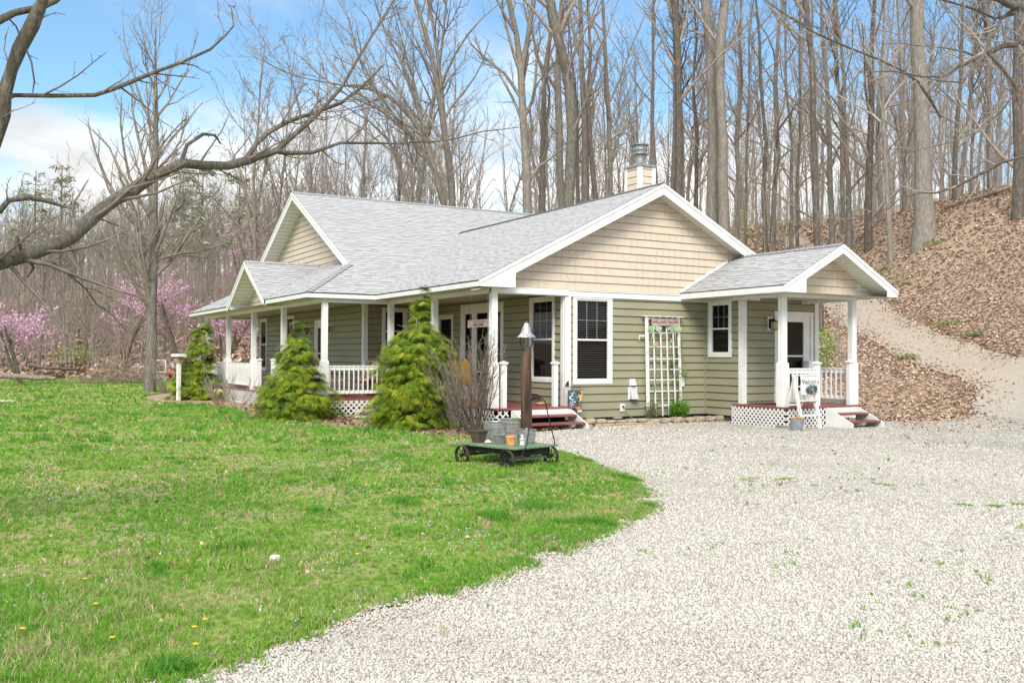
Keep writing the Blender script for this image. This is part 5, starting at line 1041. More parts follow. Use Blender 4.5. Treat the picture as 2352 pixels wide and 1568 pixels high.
def cypress(loc, h, prof, n, label, lean=(0, 0), rr=1, sq=1.):
    r = np.random.default_rng(rr); root = empty('cypress_shrub', loc, 0, label, 'shrub'); P = np.array(prof)
    K = max(60, n//22); t = r.random(K*4); rad = np.interp(t, P[:, 0], P[:, 1]); keep = r.random(K*4) < (rad/rad.max())**.9; t, rad = t[keep][:K], rad[keep][:K]; K = len(t)
    a = np.arange(K)*2.39996+r.normal(0, .35, K); q = .30+.72*r.random(K)**.6; cr_ = rad*q*(.74+.46*vnoise(a*1.7+3, t*7, rr))
    fan = .09+.13*rad*(.5+.9*r.random(K)); hue = r.random(K); m_ = n//K; k = np.repeat(np.arange(K), m_); nn_ = len(k)
    u_ = r.random(nn_)**.7; sd_ = r.normal(0, .45, nn_); L_ = fan[k]*1.6*u_; out = np.c_[np.cos(a[k]), np.sin(a[k])]; tan = np.c_[-out[:, 1], out[:, 0]]
    rho = cr_[k]-fan[k]*.8+L_; pos = np.c_[out*rho[:, None]+tan*(sd_*fan[k]*(.35+.75*u_))[:, None], t[k]*h+.05*h*.2+fan[k]*(.35*u_-.55*u_*u_)-.10*np.abs(sd_)*fan[k]+r.normal(0, .5, nn_)*fan[k]*.30]
    pos[:, 0] += lean[0]*t[k]*h; pos[:, 1] += lean[1]*t[k]*h; pos[:, 2] = np.maximum(pos[:, 2], .02); ka = a; a = a[k]+sd_*.9; n = nn_; rad = rad[k]
    tip = np.clip((u_-.35)*1.7, 0, 1)[:, None]*(.55+.45*hue[k])[:, None]
    old = np.array([[.075, .165, .02]]); new = np.array([[.60, .60, .05]]); mid = np.array([[.17, .33, .03]]); tint = (.35*hue[k]+.65*r.random(n))[:, None]
    col = old*(1-tip)+(mid*(1-tint)+new*tint)*tip
    V, Q = scatter(SV, SQ, pos, a+r.normal(0, .35, n), (.42+.42*r.random(n))*(.75+.25*rad/rad.max()), r.normal(0, .16, (n, 2)))
    np_mesh('foliage', V, Q, SPRAY, np.repeat(col*(.7+.6*r.random((n, 1))), len(SV), 0), root)
    tb = TB(); rg = random.Random(rr); ps, rs_ = path(Vector((0, 0, -.05)), Vector((lean[0], lean[1], 1)), h*.80, .045, .01, rg, .03, .02, 8); tb.tube(ps, rs_, 6); sprout(tb, ps, rs_, rg, 2, (30, 3), .08, (.8, 1.3), (.15, .32), .0, .004, 0, 1.); tb.build('stem', TWIG, root); return root
g1 = gp(464, 905); cypress((-4.75, 15.9, G0), 2.62, [(0, .72), (.1, .80), (.22, .78), (.36, .56), (.44, .50), (.60, .42), (.72, .30), (.88, .26), (.96, .16), (1, .04)], 6000, 'golden cypress shrub by the birdhouse post, its top bent over', (.10, 0), 31)
cypress((-4.72, 4.65, G0), 2.35, [(0, .78), (.08, .90), (.2, .84), (.34, .62), (.45, .52), (.55, .34), (.68, .36), (.80, .20), (.88, .05), (1, .02)], 9000, 'golden cypress shrub with wispy tip in front of the porch corner post', (.03, 0), 32)
cypress((-3.35, .85, G0), 2.95, [(0, .72), (.08, .82), (.2, .78), (.4, .70), (.55, .62), (.64, .46), (.70, .22), (.76, .10), (.88, .07), (1, .03)], 12000, 'largest golden cypress shrub beside the bare branched shrub', (.06, -.06), 33)
# bare shrubs
def bareshrub(loc, h, spread, n, label, rr, r0=.02, kids=(6, 3), mat=None, name='bare_shrub', up=.05, lean=(0, 0), tw=None, ang=(.25, .6)):
    r = random.Random(rr); root = empty(name, loc, 0, label, 'shrub'); t = TB(); c = TB()
    for i in range(n):
        a = r.uniform(0, 6.28); s_ = r.uniform(.2, 1); q, rq = path(Vector((cos(a)*.12*s_, sin(a)*.12*s_, -.05)), Vector((cos(a)*spread*s_+lean[0], sin(a)*spread*s_+lean[1], 1)), h*r.uniform(.7, 1.02), r0*r.uniform(.6, 1.2), .004, r, .09, up, 6)
        t.tube(q, rq, 5); sprout(c, q, rq, r, 2, kids, .3, ang, (.14, .32), .12, .0028, 0, .7)
    t.build('stem', mat or TWIG, root); c.build('twigs', tw or TWL, root); return root
g2 = gp(1093, 996); bareshrub((g2[0], g2[1], G0), 2.05, .62, 36, 'tall bare branched shrub between the largest cypress and the bell post', 51, .019, (13, 7), BKD, lean=(-.18, .1), tw=noisy('shrub_twigs', (.15, .115, .09), (.33, .265, .215), 9, .85), ang=(.35, .9))
g3 = gp(1060, 985); bareshrub((g3[0]-.1, g3[1]+.25, G0), 1.35, .75, 16, 'low arching bare twigs at the foot of the largest cypress', 52, .010, (8, 4), TWL, lean=(-.4, -.1))
bareshrub((-4.9, 11.6, G0), 1.15, .85, 24, 'budding bare shrub with reddish twigs in front of the porch railing', 53, .010, (8, 4), noisy('red_twigs', (.28, .14, .11), (.42, .28, .22), 9))
bareshrub((-4.85, 9.6, G0), 1.1, .8, 14, 'small leafless shrub left of the porch corner cypress', 54, .009, (6, 4))
gq = gp(392, 905); bareshrub((gq[0], gq[1]+1.2, G0), 2.6, .5, 20, 'leggy bare bush beside the lawn tree and birdhouse', 55, .016, (6, 3), lean=(-.25, 0))
bareshrub(tuple(at(1935, 870, 27))[:2]+(tz(*at(1935, 870, 27)[:2]),), 2.6, .25, 8, 'spindly saplings on the bank right of the side porch', 56, .012, (6, 3))
# leafy bushes
LEAFY = attrmat('green_leaves', .55, .35, trans=.3)
def bush(loc, rx, ry, h, n, cols, label, rr, ls=.035, name='leafy_bush', parts=None, cat='bush'):
    r = np.random.default_rng(rr); d = r.normal(size=(n, 3)); d /= np.linalg.norm(d, axis=1)[:, None]; q = r.random(n)**.4*(.75+.4*vnoise(d[:, 0]*3+5, d[:, 2]*3+d[:, 1]*2+5, rr))
    pos = d*q[:, None]*np.array([rx, ry, h*.5])+np.array([0, 0, h*.5]); pos[:, 2] = np.maximum(pos[:, 2], .01)
    LV2 = np.array([(-.5, 0, 0), (0, -.28, .06), (.5, 0, 0), (0, .28, .06)]); V, Q = scatter(LV2, LF, pos, r.random(n)*6.28, ls*(.6+.8*r.random(n)), (r.random((n, 2))-.5)*2.2)
    root = empty(name, loc, 0, label, cat); c = np.array(cols)[r.integers(0, len(cols), n)]*(.7+.6*r.random((n, 1))); np_mesh('foliage', V, Q, LEAFY, np.repeat(c, 4, 0), root)
    tb = TB(); rg = random.Random(rr)
    for i in range(7): a = rg.uniform(0, 6.28); ps, rs_ = path(Vector((0, 0, -.02)), Vector((cos(a)*rx/h, sin(a)*ry/h, 1)), h*.8, .007, .002, rg, .1, .05, 4); tb.tube(ps, rs_, 4)
    tb.build('stem', TWIG, root); return root
bush((2.98, -.32, -.12), .30, .20, .52, 2600, [(.10, .30, .02), (.20, .44, .035), (.07, .20, .02)], 'bright green leafy bush at the right foot of the white trellis', 61, .032)
bush((2.2, -.32, -.12), .24, .17, .50, 1000, [(.13, .19, .05), (.22, .26, .09), (.20, .15, .08)], 'dull thin bush at the left foot of the white trellis', 62, .028)
for (x, y, z0, rx, h, n, lb) in ((-3.4, 5.0, G0, .13, .14, 130, 'small pale green clump of leaves by the leaning wheel'), (-2.3, 4.75, G0, .14, .14, 130, 'small green clump in front of the flat stones')): bush((x, y, z0), rx, rx, h, n, [(.16, .30, .08), (.25, .38, .13)], lb, int(n+x*9), .035, 'ground_plant', cat='plant')
for (x, y, lb) in ((-2.95, 4.5, 'purple leaved clump left of the flat stones'), (-1.95, 4.2, 'purple leaved clump right of the flat stones')): bush((x, y, G0), .2, .17, .17, 170, [(.18, .09, .10), (.27, .16, .15)], lb, int(50+x*7), .05, 'ground_plant', cat='plant')
q_ = at(1890, 850, 28); bush((q_[0], q_[1], tz(q_[0], q_[1])), .6, .6, 1.6, 900, [(.18, .32, .05), (.26, .42, .08)], 'fresh green sapling seen through the side porch', 66, .07, cat='bush')
for uu, vv, lb, sd_ in ((1705, 520, 'yellow green sapling at the wood edge above the front gable', 67), (1795, 470, 'small leafing sapling among the hilltop trunks', 68)):
    q_ = at(uu, vv, 52); bush((q_[0], q_[1], tz(q_[0], q_[1])), .9, .9, 3.2, 420, [(.40, .46, .12), (.50, .54, .18)], lb, sd_, .10)
q_ = at(170, 845, 66); bush((q_[0], q_[1], tz(q_[0], q_[1])), 1.6, 1.2, 1.5, 700, [(.30, .38, .10), (.38, .44, .15)], 'low green bush on the far slope left of the lawn tree', 69, .14)
# vine on the trellis
VN = empty('climbing_vine', (3.12, -.14, -.1), 0, 'green vine climbing the right side of the white trellis', 'vine'); tb = TB(); rg = random.Random(4)
ps = [Vector((.0, -.05, 0)), Vector((-.05, .02, .5)), Vector((-.12, .02, .8)), Vector((.05, .0, 1.1)), Vector((-.15, .05, 1.3)), Vector((.04, .08, 1.65)), Vector((.08, .09, 1.8))]; tb.tube(ps, [.008]*7, 5); sprout(tb, ps, [.006]*7, rg, 2, (14, 2), .2, (.6, 1.2), (.06, .14), 0, .002, 0, .4); tb.build('stem', TWIG, VN)
B = []
for c, s_, k in (((.06, .05, 1.66), .10, 120), ((-.18, .03, 1.28), .11, 110), ((.08, .0, 1.12), .10, 60), ((-.05, .02, .95), .09, 60), ((.02, 0, .55), .10, 60), ((-.5, .1, .5), .12, 26), ((.2, .0, 1.1), .08, 30)):
    B.append(nr.normal(0, 1, (k, 3))*np.array([s_*.6, s_*.35, s_])+np.array(c))
B = np.concatenate(B); n = len(B); V, Q = scatter(np.array([(-.5, 0, 0), (0, -.28, .06), (.5, 0, 0), (0, .28, .06)]), LF, B, nr.random(n)*6.28, .03+.02*nr.random(n), (nr.random((n, 2))-.5)*2.5)
np_mesh('foliage', V, Q, LEAFY, np.repeat(np.array([[.12, .27, .03]])*(.6+.8*nr.random((n, 1))), 4, 0), VN)
# daffodils and pansies
def blooms(name, loc, n, h, fcols, label, rr, fs=.05, sp=.2):
    r = random.Random(rr); root = empty(name, loc, 0, label, 'flowers'); P = []; hh = []
    for i in range(n*9): P.append((r.gauss(0, sp*.5), r.gauss(0, sp*.5), 0)); hh.append(h*r.uniform(.6, 1.05))
    P = np.array(P); hh = np.array(hh); BV = np.array([(-.5, 0, 0), (.5, 0, 0), (.3, .1, 1), (-.3, .1, 1)]); m = len(P)
    V, Q = scatter(BV, LF, P, nr.random(m)*6.28, np.c_[np.full(m, .012), np.full(m, .3), hh], (nr.random((m, 2))-.5)*.7); np_mesh('leaves', V, Q, LEAFY, np.repeat(np.array([[.10, .24, .05]])*(.7+.6*nr.random((m, 1))), 4, 0), root)
    for i in range(n):
        mb = MB(); x, y = r.gauss(0, sp*.5), r.gauss(0, sp*.5); z = h*r.uniform(.85, 1.15); mb.tube([(x, y, 0), (x, y, z)], .003, 4); mb.build('stalk', LEAFM, root)
        f_ = MB((x, y, z), (1, 0, 0), (0, .5, .86), (0, -.86, .5))
        for k in range(6): a = k*pi/3; f_.prism([(0, 0, 0), (fs*.55*cos(a-.35), fs*.55*sin(a-.35), .004), (fs*cos(a), fs*sin(a), .0), (fs*.55*cos(a+.35), fs*.55*sin(a+.35), .004)], (0, 0, .002))
        f_.lathe([(.0, .0), (fs*.32, .004), (fs*.36, fs*.5)], (0, 0, 0), 8); f_.build('flower', fcols[i % len(fcols)], root)
LEAFM = noisy('stem_green', (.09, .2, .03), (.15, .30, .05), 9); YEL = MT('yellow_petal', .6, .2).base((.85, .55, .02)).m; WPT = MT('white_petal', .6, .2).base((.82, .80, .70)).m; ORG = MT('orange_petal', .6, .2).base((.85, .35, .02)).m; MAR = MT('maroon_petal', .6, .2).base((.16, .02, .03)).m
g4 = gp(512, 921); blooms('daffodils', (g4[0], g4[1], G0), 5, .32, [WPT, YEL, WPT], 'clump of white and yellow daffodils by the left cypress', 5, .07, .35)
g5 = gp(535, 917); blooms('daffodils', (g5[0], g5[1]+.8, G0), 3, .42, [YEL, ORG], 'deep yellow daffodils behind the white ones', 6, .08, .2)
def dandelion(u, v, lb, grp=None):
    p = gp(u, v); mb = MB(); mb.tube([(0, 0, 0), (0, .003, .046)], .0018, 4); m = MB()
    for k in range(14): a = k*2*pi/14; m.prism([(0, 0, .045), (.011*cos(a-.2), .011*sin(a-.2), .05), (.014*cos(a), .014*sin(a), .052), (.011*cos(a+.2), .011*sin(a+.2), .05)], (0, 0, .003))
    m.lathe([(0, .05), (.008, .053), (0, .058)], (0, 0, 0), 8); r = empty('dandelion', (p[0], p[1], G0+.012), 0, lb, 'flower', grp); m.build('flower', YEL, r); mb.build('stalk', LEAFM, r)
DL = ['yellow dandelion left of centre near the bottom of the lawn', 'yellow dandelion nearest the bottom left corner', 'yellow dandelion below and right of the left centre one', 'yellow dandelion at the lawn edge, right of a pair', 'yellow dandelion, upper of a pair by the gravel edge', 'yellow dandelion, lower of a pair by the gravel edge', 'yellow dandelion higher up the left side of the lawn', 'yellow dandelion near the middle of the lawn edge', 'yellow dandelion in the grass left of the wagon', 'yellow dandelion alone in the middle of the lawn', 'yellow dandelion out on the gravel']
for i, (u, v) in enumerate(((220, 1410), (52, 1469), (258, 1490), (470, 1447), (446, 1465), (449, 1506), (195, 1350), (820, 1290), (995, 1123), (700, 1190), (1020, 1460))): dandelion(u, v, DL[i], 'dandelions in the lawn')

# ------------------------------------------------------------------ garden and porch objects
def cc(ox, oy, s): return lambda x, y: ((ox+x*s)/1.306122, (oy+y*s)/1.306122)
cC = cc(1300, 1180, 400/2323); cF_ = cc(2340, 1080, 360/2352); cB_ = cc(900, 880, 400/1568); cA_ = cc(540, 900, 400/1792)
def onp(uv, ax, val): r = ray(*uv); i = 'xyz'.index(ax); return CAM+r*((val-CAM[i])/r[i])
# wagon
WG = empty('garden_wagon', (-4.90, -5.90, G0), radians(104), 'low green plank wagon on four iron wheels holding flower tubs', 'wagon')
GRN = noisy('faded_green_planks', (.09, .15, .085), (.20, .28, .17), 6, .75, .2, bump=.002, stretch=(1, 4, 1), bscale=30)
mb = MB(); k = 8
for i in range(k): x0 = -.60+i*1.2/k; mb.box(x0+.004, x0+1.2/k-.004, -.43+rng.uniform(-.01, .01), .43+rng.uniform(-.01, .01), .268+rng.uniform(0, .004), .294)
mb.build('bed', GRN, WG, bevel=.003)
mb = MB()
for y in (-.34, .34): mb.prism([(-.52, y-.012, .266), (-.52, y-.012, .10), (-.42, y-.012, .12), (-.25, y-.012, .19), (.25, y-.012, .19), (.42, y-.012, .12), (.52, y-.012, .10), (.52, y-.012, .266)], (0, .024, 0))
for x in (-.5, .5): mb.box(x-.012, x+.012, -.327, .327, .17, .266)
mb.bar((-.46, 0, .16), (.46, 0, .16), .04, .03); mb.build('chassis', noisy('black_timber', (.012, .013, .012), (.04, .04, .035), 9, .8), WG)
AX = noisy('grey_axle_wood', (.12, .11, .09), (.22, .20, .17), 9, .9)
for x in (-.46, .46):
    mb = MB(); mb.bar((x, -.41, .13), (x, .41, .13), .035, .035); mb.tube([(x, -.2, .13), (x+.06, -.1, .18), (x+.02, 0, .16), (x-.05, .1, .2)], .007, 5); mb.build('axle', AX, WG)
    for y in (-.43, .43):
        w_ = MB((x, y, .13), (1, 0, 0), (0, 0, 1), (0, 1, 0)); n_ = 28; ro, ri, tw_ = .132, .124, .026
        V = [(r_*cos(2*pi*i/n_), r_*sin(2*pi*i/n_), z) for r_, z in ((ro, -tw_), (ro, tw_), (ri, tw_), (ri, -tw_)) for i in range(n_)]
        w_.add(V, [(a*n_+i, a*n_+(i+1) % n_, ((a+1) % 4)*n_+(i+1) % n_, ((a+1) % 4)*n_+i) for a in range(4) for i in range(n_)]); wh = w_.build('wheel', RUST, WG)
        s_ = MB((x, y, .13), (1, 0, 0), (0, 0, 1), (0, 1, 0))
        for i in range(8): a = 2*pi*i/8+.2; s_.bar((.018*cos(a), .018*sin(a), 0), (.126*cos(a), .126*sin(a), 0), .010, .008, up=(0, 0, 1))
        s_.tube([(0, 0, -.04), (0, 0, .04)], .02, 10, True); s_.build('spokes', BLACK, wh)
mb = MB(); hp = [(-.60, -.36, .30), (-.60, -.36, .34), (-.58, -.28, .62), (-.57, -.20, .90), (-.57, -.12, .965), (-.57, .08, .965), (-.57, .13, .92), (-.59, .12, .66), (-.61, .20, .34), (-.58, .30, .15)]; mb.tube(hp, .0085, 7, True); mb.bar((-.57, -.03, .955), (-.57, .12, .93), .022, .022); mb.build('handle', BLACK, WG)
BZ = G0+.296
def on_bed(x, y): p = onp(cC(x, y), 'z', BZ); return (p[0], p[1], BZ)
def pot(name, loc, prof, mats, label, cat, soil=None, n=24, sx=1, sy=1, rz=0, grp=None):
    r = empty(name, loc, rz, label, cat, grp); mb = MB(); mb.lathe(prof, (0, 0, 0), n, sx, sy); mb.build('pot', mats, r, smooth=False)
    if soil:
        s = MB(); rr_, z_ = soil; k = n
        V = [(0, 0, z_+.012)]+[(rr_*.6*cos(2*pi*i/k)*sx, rr_*.6*sin(2*pi*i/k)*sy, z_+rng.uniform(.0, .02)) for i in range(k)]+[(rr_*cos(2*pi*i/k)*sx, rr_*sin(2*pi*i/k)*sy, z_) for i in range(k)]
        s.add(V, [(0, 1+i, 1+(i+1) % k) for i in range(k)]+[(1+i, 1+k+i, 1+k+(i+1) % k, 1+(i+1) % k) for i in range(k)]); s.build('soil', SOIL, r)
    return r
p_ = on_bed(785, 850); PL = empty('square_planter', p_, radians(20), 'square brown plastic planter at the left end of the wagon', 'planter'); mb = MB(); BRN = noisy('brown_plastic', (.085, .06, .042), (.13, .095, .068), 6, .6)
zz = [(0, .062), (.06, .073), (.062, .076), (.11, .084), (.112, .087), (.155, .096), (.156, .106), (.175, .108), (.175, .092), (.15, .088)]; V = [(i*r_, j*r_, z) for z, r_ in zz for i, j in ((-1, -1), (1, -1), (1, 1), (-1, 1))]
mb.add(V, [(0, 3, 2, 1)]+[(a*4+i, a*4+(i+1) % 4, a*4+4+(i+1) % 4, a*4+4+i) for a in range(len(zz)-1) for i in range(4)]); mb.build('pot', BRN, PL); mb = MB(); mb.box(-.087, .087, -.087, .087, .13, .152); mb.build('soil', SOIL, PL)
def tub(r, h, rib=True, wall=.012):
    pr = [(r*.84, 0)]+[(r*(.84+.16*t)+(.004 if rib and i % 2 else 0), h*t) for i, t in enumerate((.08, .1, .3, .32, .62, .64, .86, .88, .97))]+[(r*1.0, h*.97), (r+.010, h*.98), (r+.010, h), (r-.004, h), (r-.012, h*.9)]; return pr
pot('washtub', on_bed(1075, 800), tub(.175, .265), GALV, 'ribbed galvanised tub filled with soil on the wagon', 'tub', (.165, .245))
b2 = at(*cC(1390, 900), 14.6); t2 = pot('washtub', (b2[0], b2[1], G0), tub(.205, .56), GALVD, 'tall dull zinc tub with a green seedling standing behind the wagon', 'tub', (.195, .50))
mb = MB(); rg = random.Random(8)
for i in range(26): a = rg.uniform(0, 6.28); L_ = rg.uniform(.04, .09); x, y = .05+L_*cos(a)*.2, L_*sin(a)*.2; mb.prism([(x, y, .51), (x+L_*.5*cos(a-.3), y+L_*.5*sin(a-.3), .55), (x+L_*cos(a), y+L_*sin(a), .56), (x+L_*.5*cos(a+.3), y+L_*.5*sin(a+.3), .55)], (0, 0, .002))
mb.build('seedling', LEAFM, t2)
bk = pot('bucket', on_bed(1620, 860), tub(.138, .195), GALV, 'round galvanised bucket of soil at the right end of the wagon', 'bucket', (.13, .185))
pot('loaf_pan', on_bed(1165, 868), [(.07, 0), (.09, .115), (.098, .118), (.098, .124), (.086, .124), (.083, .10)], GALVD, 'small oval zinc pan between the big tub and the orange pot', 'pan', (.082, .10), 24, 1.35, .8, radians(15))
TER = noisy('orange_glazed_clay', (.62, .22, .05), (.85, .45, .20), 14, .35, .5)
pot('flower_pot', on_bed(1345, 895), [(.058, 0), (.060, .012), (.055, .016), (.060, .07), (.066, .105), (.072, .106), (.072, .128), (.06, .128), (.056, .10)], TER, 'orange glazed flower pot at the front of the wagon', 'flower pot')
STW = noisy('white_stone', (.55, .55, .50), (.75, .75, .70), 20, .7, .2, bump=.003)
p_ = on_bed(955, 862); rs_ = empty('stone_rose', p_, 0, 'small white carved stone rosette on the wagon', 'ornament'); mb = MB()
for j, (rr_, zz_, k) in enumerate(((.036, .012, 7), (.024, .024, 5), (.012, .034, 3))):
    for i in range(k): a = 2*pi*i/k+j; mb.lathe([(0, -.01), (.014, -.006), (.017, .004), (.008, .012), (0, .010)], (rr_*cos(a), rr_*sin(a), zz_), 7)
mb.build('rosette', STW, rs_)
p_ = on_bed(1545, 900); fg = empty('figurine', p_, radians(-30), 'small white kneeling figurine at the front edge of the wagon', 'figurine'); mb = MB(); mb.lathe([(.036, 0), (.04, .008), (.030, .03), (.033, .05), (.026, .075), (.020, .095), (.012, .105), (.014, .112), (.021, .122), (.022, .135), (.014, .148), (0, .151)], (0, 0, 0), 14, 1, .8)
mb.tube([(.02, 0, .09), (.03, -.02, .075), (.008, -.034, .085)], [.009, .008, .006], 6, True); mb.tube([(-.02, 0, .09), (-.03, -.02, .075), (-.004, -.034, .085)], [.009, .008, .006], 6, True); mb.tube([(.0, .012, .1), (.025, .02, .09), (.03, .03, .06)], [.012, .01, .004], 5); mb.build('figure', STW, fg, smooth=True)
# bell on its post
bp = at(1209.5, 900, 14.4); BP = empty('bell_post', (bp[0], bp[1], G0), 0, 'dark weathered wooden post carrying a bell, behind the wagon', 'post')
PW = noisy('weathered_post', (.035, .022, .016), (.17, .105, .07), 11, .85, .2, bump=.008, stretch=(1, 1, .12), bscale=26)
mb = MB(); rg = random.Random(3); n_ = 14; ks = 14; top_ = 1.68; V = []
prof_ = [1+.10*rg.gauss(0, 1)*.6 for _ in range(n_)]
for i in range(ks+1):
    z = -.1+(top_+.1)*i/ks
    for j in range(n_): a = 2*pi*j/n_; r_ = .083*(1-.06*i/ks)*prof_[j]*(1+.03*rg.gauss(0, 1)); zt = z-(.22*(cos(a-2.6) > .2) if i == ks else 0)*1.; V.append((r_*cos(a)+.006*sin(z*3), r_*sin(a), zt))
mb.add(V, [(i*n_+j, i*n_+(j+1) % n_, (i+1)*n_+(j+1) % n_, (i+1)*n_+j) for i in range(ks) for j in range(n_)]+[tuple(ks*n_+j for j in range(n_))]); mb.build('post', PW, BP)
BL = empty('farm_bell', (bp[0]-.02, bp[1]-.02, G0+1.52), 0, 'silver farm bell in a black yoke on top of the wooden post', 'bell')
bx = np.array([cos(.52), sin(.52), 0])*1.  # yoke plane roughly facing the drive
IR = noisy('black_cast_iron', (.025, .03, .028), (.07, .075, .07), 12, .55, .4, .4); SILV = noisy('silver_bell_paint', (.30, .30, .31), (.58, .58, .59), 12, .38, .5, .6, bump=.002)
mb = MB(); yk = lambda t, z: (_rt[0]*t, _rt[1]*t, z); arc = [yk(.092*cos(a), .235+.115*sin(a)) for a in np.linspace(pi, 2*pi, 13)]
pts_ = [yk(-.092, .30)]+arc+[yk(.092, .34), yk(.085, .42), yk(.05, .455)]; mb.tube(pts_, [.010]+[.013]*13+[.012, .011, .010], 7, True)
mb.box(-.028, .028, -.03, .03, -.03, .10); mb.box(-.035, .035, -.02, .02, .09, .125); mb.build('yoke', IR, BL, bevel=.004)
mb = MB(); mb.lathe([(.148, .295), (.150, .305), (.128, .322), (.100, .345), (.083, .375), (.072, .41), (.066, .44), (.058, .458), (.045, .470), (.044, .49), (.036, .51), (.018, .525), (0, .53)], (0, 0, 0), 26); mb.lathe([(.142, .297), (.118, .318), (.09, .345), (.07, .39), (.05, .44), (0, .45)], (0, 0, 0), 26); mb.lathe([(0, .53), (.008, .535), (0, .56)], (0, 0, 0), 8)
mb.build('bell', SILV, BL, smooth=True); mb = MB(); mb.tube([(0, 0, .43), (0, 0, .22)], .006, 6); mb.lathe([(0, .19), (.016, .20), (.018, .215), (.008, .235)], (0, 0, 0), 10); mb.build('clapper', GALV, BL)
# trellis
TR = empty('trellis', (2.65, -.13, -.14), 0, 'white wooden trellis leaning on the green wall with a sign at its top', 'trellis')
def tp(x, z): f_ = (z+.14)/2.5; return (x-2.74, -.01+.03*f_, z+.14)
mb = MB()
for xb, xt, w_ in ((2.30, 2.265, .09), (3.30, 3.215, .075)): mb.bar(tp(xb, -.13), tp(xt, 2.33), w_, .025, up=(0, 1, 0))
mb.build('side_rail', WHITE2, TR, bevel=.002); mb = MB()
for xb, xt in ((2.52, 2.46), (2.73, 2.665), (2.92, 2.85), (3.12, 3.04)): mb.bar(tp(xb, -.0), tp(xt, 2.32), .035, .016, up=(0, 1, 0))
for z, x0, x1 in ((1.95, 2.30, 3.20), (1.62, 2.31, 3.22), (1.34, 2.31, 3.23), (1.09, 2.32, 3.24), (.85, 2.33, 3.24), (.58, 2.35, 3.26), (.25, 2.5, 3.1)): mb.bar(tp(x0, z), tp(x1, z), .012, .024)
mb.bar(tp(2.16, 2.335), tp(3.35, 2.335), .10, .018); mb.bar(tp(2.3, 2.28), tp(3.2, 2.28), .012, .02); mb.build('slats', WHITE2, TR)
mb = MB(); mb.bar(tp(2.04, 1.875), tp(2.28, 1.875), .014, .03); mb.bar(tp(2.045, 1.87), tp(2.045, 1.78), .014, .022); mb.build('bracket', WHITE, TR)
def text(body, size, o, ex, ez, mat, parent, name='lettering', ext=.002, shear=0, spacing=1.):
    cu = bpy.data.curves.new(name, 'FONT'); cu.body = body; cu.size = size; cu.extrude = ext; cu.align_x = 'CENTER'; cu.align_y = 'CENTER'; cu.shear = shear; cu.space_character = spacing; cu.resolution_u = 3
    t = bpy.data.objects.new(name, cu); COL.objects.link(t); dg = bpy.context.evaluated_depsgraph_get(); dg.update(); me = bpy.data.meshes.new_from_object(t.evaluated_get(dg)); bpy.data.objects.remove(t); bpy.data.curves.remove(cu)
    ex = Vector(ex).normalized(); ez = Vector(ez).normalized(); n = ex.cross(ez); me.transform(Matrix(((ex.x, ez.x, n.x, o[0]), (ex.y, ez.y, n.y, o[1]), (ex.z, ez.z, n.z, o[2]), (0, 0, 0, 1)))); me.materials.clear(); me.materials.append(mat)
    ob = bpy.data.objects.new(name, me); COL.objects.link(ob); ob.parent = parent; return ob
SGN = noisy('whitewashed_sign_wood', (.36, .25, .22), (.60, .48, .43), 16, .8, .2, bump=.002); SGT = MT('sign_letters', .8, .1).base((.07, .05, .05)).m
SG = empty('welcome_sign', (2.70, -.14, 2.20), 0, 'faded wooden WELCOME FRIENDS sign at the top of the trellis', 'sign'); mb = MB(); mb.box(-.41, .41, -.02, .0, -.075, .075); mb.build('board', SGN, SG, bevel=.003)
mb = MB(); 
for q in ((-.42, -.40, -.08, .08), (.40, .415, -.08, .08), (-.40, .40, .07, .082), (-.40, .40, -.082, -.07)): mb.box(q[0], q[1], -.026, -.021, q[2], q[3])
mb.build('frame', noisy('reddish_frame', (.25, .12, .10), (.38, .22, .18), 9), SG); text('WELCOME FRIENDS', .088, (0, -.0225, 0), (1, 0, 0), (0, 0, 1), SGT, SG, spacing=.98)
# green metal dragonflies and a butterfly
DGN = noisy('pale_green_metal', (.30, .42, .26), (.45, .58, .40), 9, .5)
for cx_, sg, lb in ((2.36, 1, 'pale green metal dragonfly on the left of the trellis'), (2.95, -1, 'pale green metal dragonfly on the right of the trellis')):
    r = empty('dragonfly_ornament', (cx_, -.17, 2.06), 0, lb, 'ornament', 'dragonflies on the trellis'); mb = MB(); mb.tube([(0, 0, .08), (-.02*sg, -.01, -.02), (-.10*sg if sg > 0 else .06, 0, -.32)], [.022, .016, .006], 7, True); mb.build('body', DGN, r)
    mb = MB()
    for s_ in (-1, 1): mb.prism([(0, -.01, .05), (.08*s_, -.02, .06), (.21*s_, -.02, .02), (.20*s_, -.02, -.06), (.06*s_, -.01, -.02)], (0, .004, 0)); mb.prism([(0, -.012, .0), (.10*s_, -.03, -.02), (.17*s_, -.03, -.12), (.04*s_, -.014, -.06)], (0, .004, 0))
    mb.build('wings', DGN, r)
r = empty('butterfly_ornament', (2.38, -.17, 1.68), 0, 'small orange butterfly ornament on the trellis', 'ornament'); mb = MB(); mb.prism([(0, 0, 0), (.05, 0, .05), (.07, 0, .01), (.03, 0, -.03)], (0, .004, 0)); mb.prism([(0, 0, 0), (-.03, 0, .03), (-.06, 0, -.04), (-.02, 0, -.04)], (0, .004, 0)); mb.tube([(-.03, -.004, -.05), (.03, -.004, .05)], .004, 5); mb.build('wings', TER, r)
